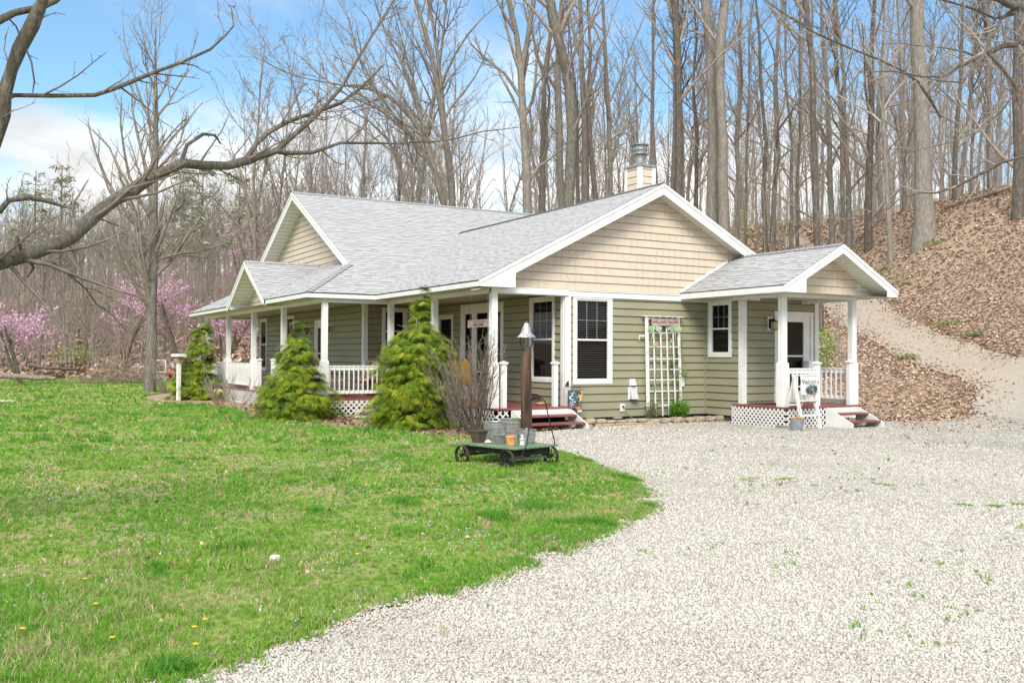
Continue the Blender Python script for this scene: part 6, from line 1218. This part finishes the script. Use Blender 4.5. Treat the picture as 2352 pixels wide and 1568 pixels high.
# hose
HZ = MB(); hp = [(1.56, -.11, .17), (1.60, -.14, .08), (1.72, -.17, -.03), (1.9, -.2, -.06), (2.08, -.2, -.03), (2.22, -.2, .10), (2.32, -.2, .35), (2.40, -.16, .8), (2.44, -.13, 1.3), (2.46, -.11, 1.58)]
o = HZ; o.tube([np.array(a)*(1-t)+np.array(b)*t for a, b in zip(hp[:-1], hp[1:]) for t in (0, .5)]+[np.array(hp[-1])], .011, 7); tag(o.build('garden_hose', noisy('grey_green_hose', (.13, .19, .14), (.20, .27, .20), 9, .5), smooth=True), 'thin green hose looping from the wall tap to the trellis', 'hose')
# stone border
ORD = ('first', 'second', 'third', 'fourth', 'fifth', 'sixth', 'seventh', 'eighth', 'ninth', 'tenth', 'eleventh', 'twelfth', 'thirteenth', 'fourteenth', 'fifteenth')
LST = noisy('tan_wall_stone', (.28, .22, .155), (.46, .39, .29), 5, .9, .2, bump=.02, bscale=14); 
def stone(name, x0, x1, y0, y1, z0, z1, label, grp, rr, rz=0, tilt=0, mat=None, cat='stone'):
    r = random.Random(rr); sx, sy, sz = (x1-x0)/2, (y1-y0)/2, (z1-z0)/2; V = []; me = MB(); nx, ny, nz_ = 5, 3, 3
    import bmesh
    bm = bmesh.new(); bmesh.ops.create_cube(bm, size=2.); bmesh.ops.subdivide_edges(bm, edges=bm.edges[:], cuts=2, use_grid_fill=True)
    for v in bm.verts:
        c = v.co; L = max(abs(c.x), abs(c.y), abs(c.z)); k = 1-.10*((abs(c.x) > .9)+(abs(c.y) > .9)+(abs(c.z) > .9)-1)
        v.co = Vector((c.x*k*sx, c.y*k*sy, c.z*k*sz))+Vector((r.gauss(0, .035)*sx*.5, r.gauss(0, .06)*sy, r.gauss(0, .07)*sz))
    m = bpy.data.meshes.new(name); bm.to_mesh(m); bm.free(); m.materials.append(mat or LST); o = bpy.data.objects.new(name, m); COL.objects.link(o)
    o.location = ((x0+x1)/2, (y0+y1)/2, (z0+z1)/2); o.rotation_euler = (tilt, r.gauss(0, .015), rz); b = o.modifiers.new('bevel', 'BEVEL'); b.width = .006; b.segments = 1; return tag(o, label, cat, grp)
xs_ = [-.12, .10, .38, .66, .92, 1.24, 1.5, 1.82, 2.16, 2.5, 2.86, 3.2, 3.52, 3.86, 4.14, 4.42]
for i in range(len(xs_)-1): stone('edging_stone', xs_[i]+.008, xs_[i+1]-.008, -.66+(.05 if i == 0 else 0)+rng.uniform(-.012, .012), -.50, -.13 if i > 6 else -.08, .02+rng.uniform(-.012, .012)-(.0 if i < 3 else .03), 'tan cut border stone, '+ORD[i]+' from the front steps', 'edging stones along the green wall', 200+i, rz=.25 if i == 0 else rng.gauss(0, .02))
for i, (a, b) in enumerate(((-.2, .32), (.34, .86), (.88, 1.5), (1.52, 2.1))): stone('edging_stone', a, b, -.74+(.08 if i == 0 else 0), -.56, -.16, -.075, 'flat tan stone in the lower border course, '+ORD[i]+' from the front steps', 'lower course edging stones', 230+i, rz=.1 if i == 0 else 0)
for i, (a, b) in enumerate(((.18, .36), (.9, 1.12))): stone('edging_stone', a, b, -.62, -.5, .01, .045, ('thin cap stone nearest the front steps', 'thin cap stone in the middle of the border')[i], None, 240+i)
mb = MB(); mb.box(-.05, 4.0, -.50, -.02, -.16, -.095); tag(mb.build('planting_bed', SOIL), 'dark soil bed between the stone border and the wall', kind='structure')
x, y = nr.random(500)*4.4, -.9+.9*nr.random(500)**.6; leaves(x[x > 1.2], y[x > 1.2], .05, 'fallen_leaves', 'dry leaves gathered against the stone border', .04)
PST = noisy('pale_flat_stone', (.50, .45, .37), (.70, .65, .57), 4, .85, .2, bump=.01)
pz = onp(cB_(690, 1395), 'y', 4.9); 
stone('flat_stone', -3.05, -2.55, 4.75, 5.15, -.14, .02, 'pale rounded rock in front of the lattice', None, 250, .2, 0, PST); stone('flat_stone', -2.75, -2.05, 4.85, 5.3, -.10, -.0, 'pale slab leaning on the lattice', None, 251, .1, -.35, PST); stone('flat_stone', -2.3, -1.7, 4.5, 5.0, -.12, -.03, 'pale slab beside the largest cypress', None, 252, -.1, -.2, PST); stone('flat_stone', -3.4, -2.6, 4.05, 4.4, -.15, -.09, 'thin pale stone lying in the leaves', None, 253, .05, 0, PST)
rk = gp(631, 1296); stone('rock', rk[0]-.04, rk[0]+.04, rk[1]-.03, rk[1]+.03, -.13, -.07, 'small pale stone lying in the lawn', None, 254, .5, 0, PST); rk = gp(8, 924); stone('rock', rk[0]-.35, rk[0]+.35, rk[1]-.2, rk[1]+.2, -.16, -.06, 'pale flat rock in the grass at the left edge', None, 255, .5, 0, PST)
# garden flag
GF = empty('garden_flag', (.03, -.33, -.14), 0, 'small painted garden flag under an iron WELCOME by the corner post', 'flag'); mb = MB(); mb.tube([(-.30, .0, 0), (-.30, 0, .86), (-.24, 0, .90)], .006, 6); mb.tube([(-.30, 0, .80), (.22, 0, .80), (.24, 0, .83), (.20, 0, .85)], .005, 6); mb.add([(-.27, 0, .87), (-.16, 0, .87), (-.17, 0, 1.01), (-.20, 0, .98), (-.22, 0, .985), (-.25, 0, .93)], [(0, 1, 2, 3, 4, 5)]); mb.build('stake', IR, GF)
text('WELCOME', .085, (-.05, -.004, .845), (1, 0, 0), (0, 0, 1), IR, GF)
mb = MB(); k = 6
for i in range(k):
    x0, x1 = -.20+.37*i/k, -.20+.37*(i+1)/k; y0, y1 = .012*sin(i*1.3), .012*sin((i+1)*1.3); mb.add([(x0, y0, .30), (x1, y1, .30), (x1, y1, .785), (x0, y0, .785)], [(0, 1, 2, 3)])
fl_ = mb.build('cloth', noisy('flag_print_teal', (.03, .06, .075), (.09, .16, .17), 14, .8), GF)
FC = {k: MT('flag_'+k, .8, .1).base(c).m for k, c in dict(white=(.62, .66, .74), blue=(.25, .32, .55), orange=(.75, .32, .08), yellow=(.75, .55, .16), pink=(.60, .16, .30), green=(.13, .26, .08), clay=(.58, .22, .07), tan=(.50, .32, .13)).items()}
rg = random.Random(12); acc = {k: MB() for k in FC}
def blob(key, x, z, s_): a0 = rg.uniform(0, 6); acc[key].prism([(x+s_*(.6+.5*rg.random())*cos(a0+t), -.016-.002*rg.random(), z+s_*(.6+.5*rg.random())*sin(a0+t)) for t in np.linspace(0, 2*pi, 8)[:-1]], (0, .002, 0))
for i in range(26): blob('white', rg.gauss(-.10, .04), rg.uniform(.42, .74), .018)
for i in range(16): blob('blue', rg.gauss(-.07, .04), rg.uniform(.38, .72), .013)
for i in range(20): blob('yellow', rg.gauss(.11, .03), rg.uniform(.54, .70), .018)
for i in range(12): blob('orange', rg.gauss(.13, .02), rg.uniform(.62, .76), .014)
for i in range(14): blob('pink', rg.choice((-.14, .11))+rg.gauss(0, .02), rg.uniform(.42, .52), .015)
for i in range(22): blob('green', rg.uniform(-.19, .15), rg.uniform(.36, .60), .012)
acc['clay'].prism([(.03, -.017, .36), (.12, -.017, .36), (.14, -.017, .43), (.01, -.017, .43)], (0, .002, 0)); acc['tan'].prism([(-.19, -.017, .305), (-.0, -.017, .305), (-.01, -.017, .345), (-.17, -.017, .35)], (0, .002, 0)); acc['white'].prism([(.04, -.017, .305), (.165, -.017, .305), (.16, -.017, .36), (.06, -.017, .35)], (0, .002, 0))
for k_, m_ in acc.items(): m_.build('print', FC[k_], GF)
# hanging sign under the porch beam
HS = empty('hanging_sign', (-1.95, .30, 2.15), 0, 'faded pinkish wooden sign hanging from the porch beam by the front post', 'sign')
p0 = onp(cc(1360, 920, 200/1568)(345, 410), 'x', -1.88); mb = MB(**{'o': (0, 0, 0)}); sy0, sy1 = .08, p0[1]-.30
sy1 = max(.5, min(p0[1]-.30, 1.4)); sz0, sz1 = onp(cc(1360, 920, 200/1568)(345, 495), 'x', -1.88)[2]-2.15, onp(cc(1360, 920, 200/1568)(345, 320), 'x', -1.88)[2]-2.15
sy0 = -.22; mb.box(.06, .08, sy0, sy1, sz0, sz1); mb.build('board', SGN, HS, bevel=.003)
ym = (sy0+sy1)/2; text('WELCOME', .095, (.058, ym, sz0+(sz1-sz0)*.30), (0, -1, 0), (0, 0, 1), SGT, HS)
mb = MB()
for i in range(5):
    z = sz0+(sz1-sz0)*.72; y0 = ym-.28+i*.11; mb.tube([(.058, y0+.11*t, z+.018*sin(t*9+i)) for t in np.linspace(0, .85, 9)], .004, 4)
mb.build('script', SGT, HS); PKP = MT('faded_orange_flower', .8).base((.58, .28, .20)).m; mb = MB()
for yy in (sy0+.10, sy1-.10):
    for i in range(5): a = i*1.25; mb.prism([(.057, yy, 0+(sz0+sz1)/2), (.057, yy+.05*cos(a-.3), (sz0+sz1)/2+.05*sin(a-.3)), (.057, yy+.075*cos(a), (sz0+sz1)/2+.075*sin(a)), (.057, yy+.05*cos(a+.3), (sz0+sz1)/2+.05*sin(a+.3))], (.002, 0, 0))
mb.build('painted_flowers', PKP, HS); mb = MB(); mb.tube([(.07, sy0+.12, sz1), (.07, sy0+.14, .585)], .003, 4); mb.tube([(.07, sy1-.12, sz1), (.07, sy1-.14, .585)], .003, 4); mb.build('chain', GALV, HS)
# stepladder, sign and bucket at the side porch
LD = empty('stepladder', (4.28, -3.35, -.13), 0, 'old white wooden stepladder leaning at the front of the side porch', 'ladder'); LX0, LX1 = onp(cF_(345, 1010), 'y', -3.3)[0]-4.28, onp(cF_(735, 1270), 'y', -3.4)[0]-4.28
lt0, lt1 = onp(cF_(240, 290), 'y', -3.12)[0]-4.28, onp(cF_(600, 330), 'y', -3.12)[0]-4.28; hz = 1.15; LX0 -= .03
mb = MB(); mb.bar((LX0, -.12, 0), (lt0, .20, hz), .035, .075, up=(0, 1, 0)); mb.bar((LX1, -.12, 0), (lt1, .20, hz), .035, .075, up=(0, 1, 0)); mb.build('side_rail', WHITE2, LD, bevel=.003)
for t in (.25, .52, .78, .985): 
    mb = MB(); a = LX0+(lt0-LX0)*t; b = LX1+(lt1-LX1)*t; mb.box(a, b, -.12+.32*t-.05, -.12+.32*t+.05, hz*t-.01, hz*t+.012); mb.build('step', WHITE2, LD)
mb = MB(); mb.bar((LX0+.05, .34, .45), (lt0+.02, .22, hz-.04), .03, .02); mb.bar((LX1-.05, .34, .45), (lt1-.02, .22, hz-.04), .03, .02); mb.bar((LX0+.04, .33, .5), (LX1-.04, .33, .5), .02, .04); mb.build('back_legs', WHITE2, LD)
WS = empty('welcome_tray', (4.28+(lt0+lt1)/2+.05, -3.27, .80), 0, 'white tray painted Welcome with blue flowers hung on the ladder', 'sign'); mb = MB(); c_t = .23
o8 = [(-.23, -.17), (-.20, -.20), (.20, -.20), (.23, -.17), (.23, .17), (.20, .20), (-.20, .20), (-.23, .17)]; mb.prism([(x, 0, z) for x, z in o8], (0, -.012, 0))
mb.tube([(x, -.014, z) for x, z in o8+o8[:1]], .012, 6); mb.build('tray', WHITE2, WS); text('Welcome', .15, (0, -.0135, .065), (1, 0, 0), (0, 0, 1), SGT, WS, shear=.35)
n = 160; a = nr.random(n)*6.28; rr_ = nr.random(n)**.6; B = np.c_[np.cos(a)*rr_*.16+.03, -.05-.03*nr.random(n), np.sin(a)*rr_*.075-.10]; V, Q = scatter(np.array([(-.5, 0, 0), (0, -.25, .1), (.5, 0, 0), (0, .25, .1)]), LF, B, nr.random(n)*6.28, .05+.05*nr.random(n), (nr.random((n, 2))-.5)*3)
np_mesh('blue_flowers', V, Q, LEAFY, np.repeat(np.array([[.22, .33, .36]])*(.5+1.*nr.random((n, 1))), 4, 0), WS); mb = MB(); mb.tube([(.0, -.09, -.08), (.03, -.10, -.13), (.05, -.10, -.19)], [.03, .02, .035], 6, True); mb.tube([(.0, -.09, -.08), (-.02, -.10, -.12)], [.03, .02], 6, True); mb.build('bow', noisy('brown_ribbon', (.20, .11, .07), (.42, .29, .22), 9), WS)
pbk = onp(cF_(335, 1315), 'z', -.13); sc_ = 1.; pb = onp(cF_(335, 1300), 'y', -3.55)
BKT = pot('bucket', (pb[0], -3.55, -.13), [(.115, 0), (.12, .01), (.145, .235), (.152, .24), (.152, .252), (.138, .252), (.13, .20)], MT('grey_painted_metal', .5, .4).base((.27, .285, .30)).m, 'grey metal bucket of pansies below the stepladder', 'bucket', (.134, .215))
mb = MB(); mb.tube([(-.145, -.01, .22)]+[(.14*cos(t), -.10-.055*sin(-t), .12+.10*sin(t)+.04) for t in np.linspace(pi, 2*pi, 11)]+[(.145, -.01, .22)], .004, 5); mb.build('handle', GALV, BKT); mb = MB(); mb.lathe([(0, -.01), (.03, -.008), (.03, .008), (0, .01)], (0, -.145, .185), 10, 1, .3); mb.build('boss', GALVD, BKT)
blooms('pansies', (pb[0]+.04, -3.55, .09), 6, .06, [YEL, MAR, YEL, ORG, YEL], 'yellow and maroon pansies in the grey bucket', 9, .038, .12)
# basket lying on the deck, door mat
p_ = onp(cC(1790, 205), 'z', .29); BS = empty('basket', (p_[0], p_[1]+.1, .29), radians(-35), 'brown wicker basket lying on its side at the top of the front steps', 'basket'); WK = noisy('brown_wicker', (.075, .04, .025), (.24, .14, .09), 30, .9, .2, bump=.006, bscale=60)
mb = MB((0, 0, .13), (1, 0, 0), (0, 0, 1), (0, -1, 0)); mb.lathe([(0, -.14), (.07, -.13), (.12, -.08), (.145, 0), (.155, .05), (.145, .055), (.13, 0), (.10, -.06), (0, -.11)], (0, 0, 0), 20, 1.15, .88); mb.build('bowl', WK, BS); mb = MB(); mb.tube([(.19*cos(t)+.02, -.06, .02+.19*sin(t)) for t in np.linspace(0, pi, 13)], .008, 6); mb.build('handle', WK, BS)
mb = MB(); mb.lathe([(0, 0), (.10, .01), (.13, .04), (.06, .07), (0, .075)], (.16, -.06, 0), 10, 1, .6); mb.build('cloth', noisy('tan_cloth', (.30, .18, .11), (.42, .28, .19), 8), BS)
mb = MB(); mb.box(4.10, 4.9, -1.95, -1.45, .312, .325); tag(mb.build('door_mat', noisy('black_mat', (.02, .02, .02), (.06, .055, .05), 30, .95)), 'dark rubber mat on the side porch deck', 'mat')
# wheel leaning on the lattice
LW = empty('iron_wheel', (-3.52, 5.22, G0+.165), 0, 'black iron spoked wheel leaning on the porch lattice', 'wheel'); mb = MB((0, 0, 0), (1, 0, 0), (0, .15, 1), (0, -1, .1)); n_ = 30
mb.tube([(.16*cos(2*pi*i/n_), .16*sin(2*pi*i/n_), 0) for i in range(n_+1)], .010, 6)
mb.build('rim', BLACK, LW); mb = MB((0, 0, 0), (1, 0, 0), (0, .15, 1), (0, -1, .1))
for i in range(8): a = 2*pi*i/8; mb.bar((0, 0, 0), (.155*cos(a), .155*sin(a), 0), .010, .008)
mb.tube([(0, 0, -.03), (0, 0, .03)], .022, 8, True); mb.build('spokes', BLACK, LW)
# porch chairs
CUSH = noisy('brown_floral_cushion', (.14, .075, .055), (.52, .38, .27), 11, .9, lo=.42, hi=.6)
def patio(loc, rz, label):
    r = empty('patio_chair', loc, rz, label, 'chair', 'cushioned patio chairs on the porch')
    for s_ in (-1, 1):
        mb = MB(); mb.tube([(s_*.27, -.28, 0), (s_*.27, -.26, .36), (s_*.27, -.24, .60), (s_*.28, .05, .62), (s_*.26, .22, .60)], .012, 6); mb.tube([(s_*.26, .30, 0), (s_*.25, .24, .4), (s_*.24, .36, .93)], .012, 6); mb.build('side_frame', IR, r)
    mb = MB(); mb.bar((-.26, -.26, .37), (.26, -.26, .37), .02, .02); mb.bar((-.26, .24, .37), (.26, .24, .37), .02, .02); mb.bar((-.24, .36, .93), (.24, .36, .93), .02, .02)
    for i in range(5): mb.bar((-.18+i*.09, .25, .4), (-.18+i*.09, .355, .92), .008, .008)
    mb.build('back_frame', IR, r); c = MB(); c.box(-.25, .25, -.26, .24, .385, .47); c.build('seat_cushion', CUSH, r, bevel=.03); c = MB(); c.prism([(-.23, .16, .47), (-.23, .25, .46), (-.23, .37, .95), (-.23, .28, .97)], (.46, 0, 0)); c.build('back_cushion', CUSH, r, bevel=.03)
patio((-3.05, 6.55, .29), radians(70), 'cushioned patio chair nearest the porch corner post'); patio((-2.05, 6.85, .29), radians(-60), 'cushioned patio chair in the middle of the porch corner'); patio((-3.25, 7.35, .29), radians(150), 'cushioned patio chair half hidden behind the corner post')
RC = empty('rocking_chair', (-1.15, 6.45, .29), radians(-70), 'red slatted chair on the porch beside the window', 'chair'); REDM = noisy('red_chair_paint', (.42, .045, .04), (.55, .075, .06), 6, .5)
mb = MB(); 
for i in range(5): mb.prism([(-.22+i*.09, .20, .36), (-.14+i*.09, .20, .36), (-.14+i*.09, .42, .98-.05*abs(i-2)), (-.18+i*.09, .43, 1.0-.05*abs(i-2)), (-.22+i*.09, .42, .98-.05*abs(i-2))], (0, .018, 0))
mb.build('backrest', REDM, RC, bevel=.003); mb = MB()
for i in range(5): mb.box(-.24, .24, -.28+i*.10, -.20+i*.10, .36, .378)
mb.build('seat', REDM, RC, bevel=.003)
for s_ in (-1, 1): mb = MB(); mb.bar((s_*.26, -.25, .03), (s_*.26, -.25, .58), .03, .06); mb.bar((s_*.26, .25, .03), (s_*.26, .28, .58), .03, .05); mb.bar((s_*.26, -.32, .59), (s_*.26, .34, .59), .09, .022); mb.bar((s_*.26, -.4, .02), (s_*.26, .5, .02), .03, .03); mb.build('side_frame', REDM, RC, bevel=.003)
YM = noisy('yellow_metal', (.72, .36, .01), (.85, .47, .03), 7, .4, .5); GL = empty('metal_glider', (-.62, 3.25, .29), radians(90), 'yellow metal shell glider bench on the porch behind the bare shrub', 'bench')
for s_ in (-.31, .31):
    mb = MB(); V = []; n1, n2 = 9, 7
    for i in range(n1):
        for j in range(n2): t, q = i/(n1-1), (j/(n2-1)-.5)*2; wd_ = .27*(1-(t*.95)**3.2)**.5+.02; V.append((s_+q*wd_, .18+.16*t-.07*q*q*-1, .40+.62*t))
    mb.add(V, [(i*n2+j, i*n2+j+1, (i+1)*n2+j+1, (i+1)*n2+j) for i in range(n1-1) for j in range(n2-1)]); o = mb.build('backrest', YM, GL, smooth=True); m_ = o.modifiers.new('solidify', 'SOLIDIFY'); m_.thickness = .008
mb = MB(); mb.box(-.60, .60, -.30, .20, .385, .41); mb.build('seat', YM, GL, bevel=.01); mb = MB()
for s_ in (-.63, .63): mb.tube([(s_, .22, .72), (s_, -.26, .66), (s_, -.30, .58), (s_, -.2, .06), (s_, .3, .04)], .016, 8)
mb.build('armrest', WHITE, GL); mb = MB(); mb.box(-.6, .6, -.25, .2, .05, .09); mb.build('base', WHITE, GL)
bush((-.55, 6.0, 1.95), .22, .22, .28, 160, [(.03, .06, .02), (.07, .13, .04)], 'dark plant hanging in front of the porch window', 77, .06, 'hanging_plant', cat='plant')
# birdhouse
bh = gp(410, 919); BH = empty('birdhouse', (bh[0], bh[1], G0), radians(20), 'weathered birdhouse on a white post at the end of the bed', 'birdhouse'); hh = 1.28
mb = MB(); mb.box(-.055, .055, -.055, .055, 0, hh); mb.build('post', WHITE, BH, bevel=.004); mb = MB(); mb.box(-.10, .10, -.11, .11, hh, hh+.18); mb.build('nest_box', noisy('bare_box_wood', (.30, .20, .12), (.42, .30, .20), 8), BH); mb = MB(); mb.box(-.17, .17, -.20, .20, hh+.18, hh+.24); mb.box(-.165, .165, -.19, .19, hh+.24, hh+.275); mb.build('roof', WHITE2, BH, bevel=.004); mb = MB((0, -.1115, hh+.10)); mb.lathe([(0, -.0), (.02, 0)], (0, 0, 0), 10); m2 = MB((0, -.112, hh+.10), (1, 0, 0), (0, 0, 1), (0, 1, 0)); m2.lathe([(0, 0), (.022, 0)], (0, 0, 0), 12); m2.build('entrance_hole', DARK, BH)
for i, (u, v, rx, h, lb) in enumerate(((2035, 615, .8, .18, 'low green growth at the roots of the thin pale trunk'), (2150, 560, .6, .16, 'green moss and sprouts beside the thick grey trunk'), (1985, 575, 1.0, .14, 'pale green patch on the bank above the side porch roof'), (2085, 640, .9, .14, 'thin green patch in the middle of the bank'), (2245, 770, .35, .14, 'small green tuft by the upper edge of the drive'), (2085, 825, .4, .2, 'green tuft on the bank right of the side porch post'), (2180, 745, .6, .2, 'green weeds along the foot of the bank by the drive'))):
    q_ = hit(u, v, 20, 80)
    if q_ is not None: bush((q_[0], q_[1], q_[2]-.02), rx, rx, h, 260, [(.20, .30, .07), (.30, .36, .12), (.34, .32, .18)], lb, 300+i, .07, 'ground_plant', cat='plant')
# far lawn: picnic table, brush pile, log, fence, fallen trunks
pc = gp(372, 876); PT = empty('picnic_table', (pc[0], pc[1], tz(pc[0], pc[1])), radians(-28), 'red wooden picnic table behind the lawn tree', 'table'); RW = noisy('red_stained_wood', (.27, .06, .04), (.38, .10, .065), 6, .7)
mb = MB(); 
for i in range(5): mb.box(-.9, .9, -.37+i*.15, -.24+i*.15, .72, .76)
mb.build('tabletop', RW, PT, bevel=.004)
for s_ in (-1, 1): mb = MB(); mb.box(-.9, .9, s_*.72-.14, s_*.72+.14, .42, .46); mb.build('bench', RW, PT, bevel=.004)
for x in (-.62, .62): mb = MB(); mb.bar((x, -.62, 0), (x, -.28, .72), .05, .14, up=(1, 0, 0)); mb.bar((x, .62, 0), (x, .28, .72), .05, .14, up=(1, 0, 0)); mb.bar((x, -.8, .39), (x, .8, .39), .05, .12); mb.build('legs', RW, PT)
bp_ = gp(272, 880); r = random.Random(9); t = TB(); brz = tz(bp_[0], bp_[1])
for i in range(620):
    a = r.uniform(0, 6.28); q = r.random()**.6; x, y = cos(a)*q*1.9, sin(a)*q*1.1; z = r.uniform(0, 1.5)*(1-q*q*.75); d = Vector((r.gauss(0, 1), r.gauss(0, 1), r.gauss(0, .4))); ps, rs_ = path(Vector((bp_[0]+x, bp_[1]+y, brz+max(z, .02))), d, r.uniform(.4, 1.2), r.uniform(.008, .022), .004, r, .2, -.02, 4); t.tube(ps, rs_, 3)
for v_i, v in enumerate(t.V):
    if v[2] < brz+.0: t.V[v_i] = (v[0], v[1], brz+.005)
tag(t.build('brush_pile', noisy('dry_sticks', (.20, .14, .10), (.46, .37, .30), 6, .9)), 'heap of cut branches on the lawn left of the tall tree', 'brush pile')
LOGM = bark('grey_log', (.24, .20, .16), (.40, .36, .31), 4)
def log(pts, rad, label, name='fallen_log', mat=None, cat='log', sub=None):
    P = [Vector(p) for p in pts]; b = P[0].copy(); r = random.Random(len(label)); t = TB(); q = []; rr_ = []
    for i in range(len(P)-1):
        for j in range(5): q.append(P[i].lerp(P[i+1], j/5)-b+rnd3(r)*rad*.12); rr_.append(rad*(1-.35*(i+j/5)/(len(P)-1))*(1+.06*r.gauss(0, 1)))
    q.append(P[-1]-b); rr_.append(rad*.5); t.tube(q, rr_, 8)
    if sub: sprout(t, q, rr_, r, 2, sub, .3, (.5, 1.1), (.1, .3), 0, .01, 0, 2)
    o = t.build(name, mat or LOGM); o.location = b; return tag(o, label, cat)
def gl(u, v, up=.1, d1=260): p = hit(u, v, 8, d1); return (p[0], p[1], p[2]+up)
log([tuple(at(-90, 862, 44)), tuple(at(20, 863, 44.5)), tuple(at(128, 869, 45))], .16, 'long grey log lying flat at the left edge of the lawn'); log([tuple(at(-60, 858, 46)), tuple(at(112, 866, 47))], .14, 'second grey log just behind the first at the left edge')
log([gl(305, 832, .2), tuple(at(372, 800, 70)), tuple(at(425, 775, 70))], .20, 'orange brown fallen trunk leaning up the far slope', mat=noisy('fresh_split_wood', (.40, .25, .15), (.52, .36, .24), 4)); log([tuple(at(70, 838, 58)), tuple(at(110, 845, 57)), tuple(at(180, 848, 58))], .13, 'dark fallen branches under the left redbud', mat=BKD, sub=(9, 4))
log([gl(2170, 481, .1), gl(2235, 466, .15), gl(2300, 450, .25), gl(2335, 441, .3)], .12, 'long fallen log along the crest of the leaf covered bank', mat=LOGM, sub=(9, 4)); log([gl(2100, 560, .05), gl(2060, 590, .05)], .07, 'thin fallen branch left of the thick grey trunk'); log([gl(2170, 545, .05), gl(2225, 535, .06), gl(2240, 530, .1)], .05, 'thin fallen branch right of the thick grey trunk')
log([gl(2190, 625, .05), gl(2240, 605, .08)], .05, 'short fallen limb in the middle of the bank', sub=(4,)); log([gl(2300, 690, .04), gl(2340, 655, .08)], .045, 'pale fallen stick near the right edge of the bank', mat=BKL); log([gl(1990, 500, .1), gl(2030, 495, .1)], .1, 'short log below the hilltop trunks')
FP = empty('garden_fence', tuple(at(400, 850, 54)[:2])+(tz(*at(400, 850, 54)[:2]),), radians(25), 'wire garden fence with white posts behind the picnic table', 'fence')
for i in range(9): mb = MB(); mb.box(-3.4+i*1.1-.03, -3.4+i*1.1+.03, -.03, .03, 0, .95); mb.build('post', WHITE2, FP)
mb = MB(); [mb.tube([(-3.4, 0, z), (5.4, 0, z)], .008, 4) for z in np.linspace(.1, .9, 6)]; [mb.tube([(-3.4+i*.22, 0, .05), (-3.4+i*.22, 0, .92)], .006, 3) for i in range(41)]; mb.build('wire', GALV, FP)
for i, (u, v, w_, h_, lb, ct_) in enumerate(((325, 865, 1.1, .85, 'white framed cold frame behind the brush pile', 'frame'), (362, 862, .9, 1.2, 'white metal gate panel left of the lawn tree trunk', 'gate'))):
    p = at(u, v, 52); o = empty(('cold_frame', 'garden_gate')[i], (p[0], p[1], tz(p[0], p[1])), radians(15), lb, ct_); mb = MB()
    for a, b in (((-w_/2, 0, 0), (-w_/2, 0, h_)), ((w_/2, 0, 0), (w_/2, 0, h_)), ((-w_/2, 0, h_), (w_/2, 0, h_)), ((-w_/2, 0, h_*.45), (w_/2, 0, h_*.45)), ((-w_/2, 0, .05), (w_/2, 0, .05))): mb.bar(a, b, .05, .06)
    mb.build('frame', WHITE2, o); mb = MB(); [mb.tube([(x, .01, .05), (x, .01, h_)], .007, 3) for x in np.linspace(-w_/2, w_/2, 9)]; mb.build('bars', GALV, o)
# black drain pipe beside the downspout
dp0 = MB(); dp0.tube([(6.9, .2, -.02), (7.3, -.6, -.05), (7.7, -1.2, -.06), (8.15, -1.55, -.07)], .055, 10); dp0.tube([(6.8, .0, .25), (6.95, -.3, .0), (7.2, -.4, -.05)], .014, 6); tag(dp0.build('drain_pipe', MT('black_plastic_pipe', .5, .4).base((.02, .02, .022)).m, smooth=True), 'black corrugated drain pipe behind the white downspout', 'pipe')
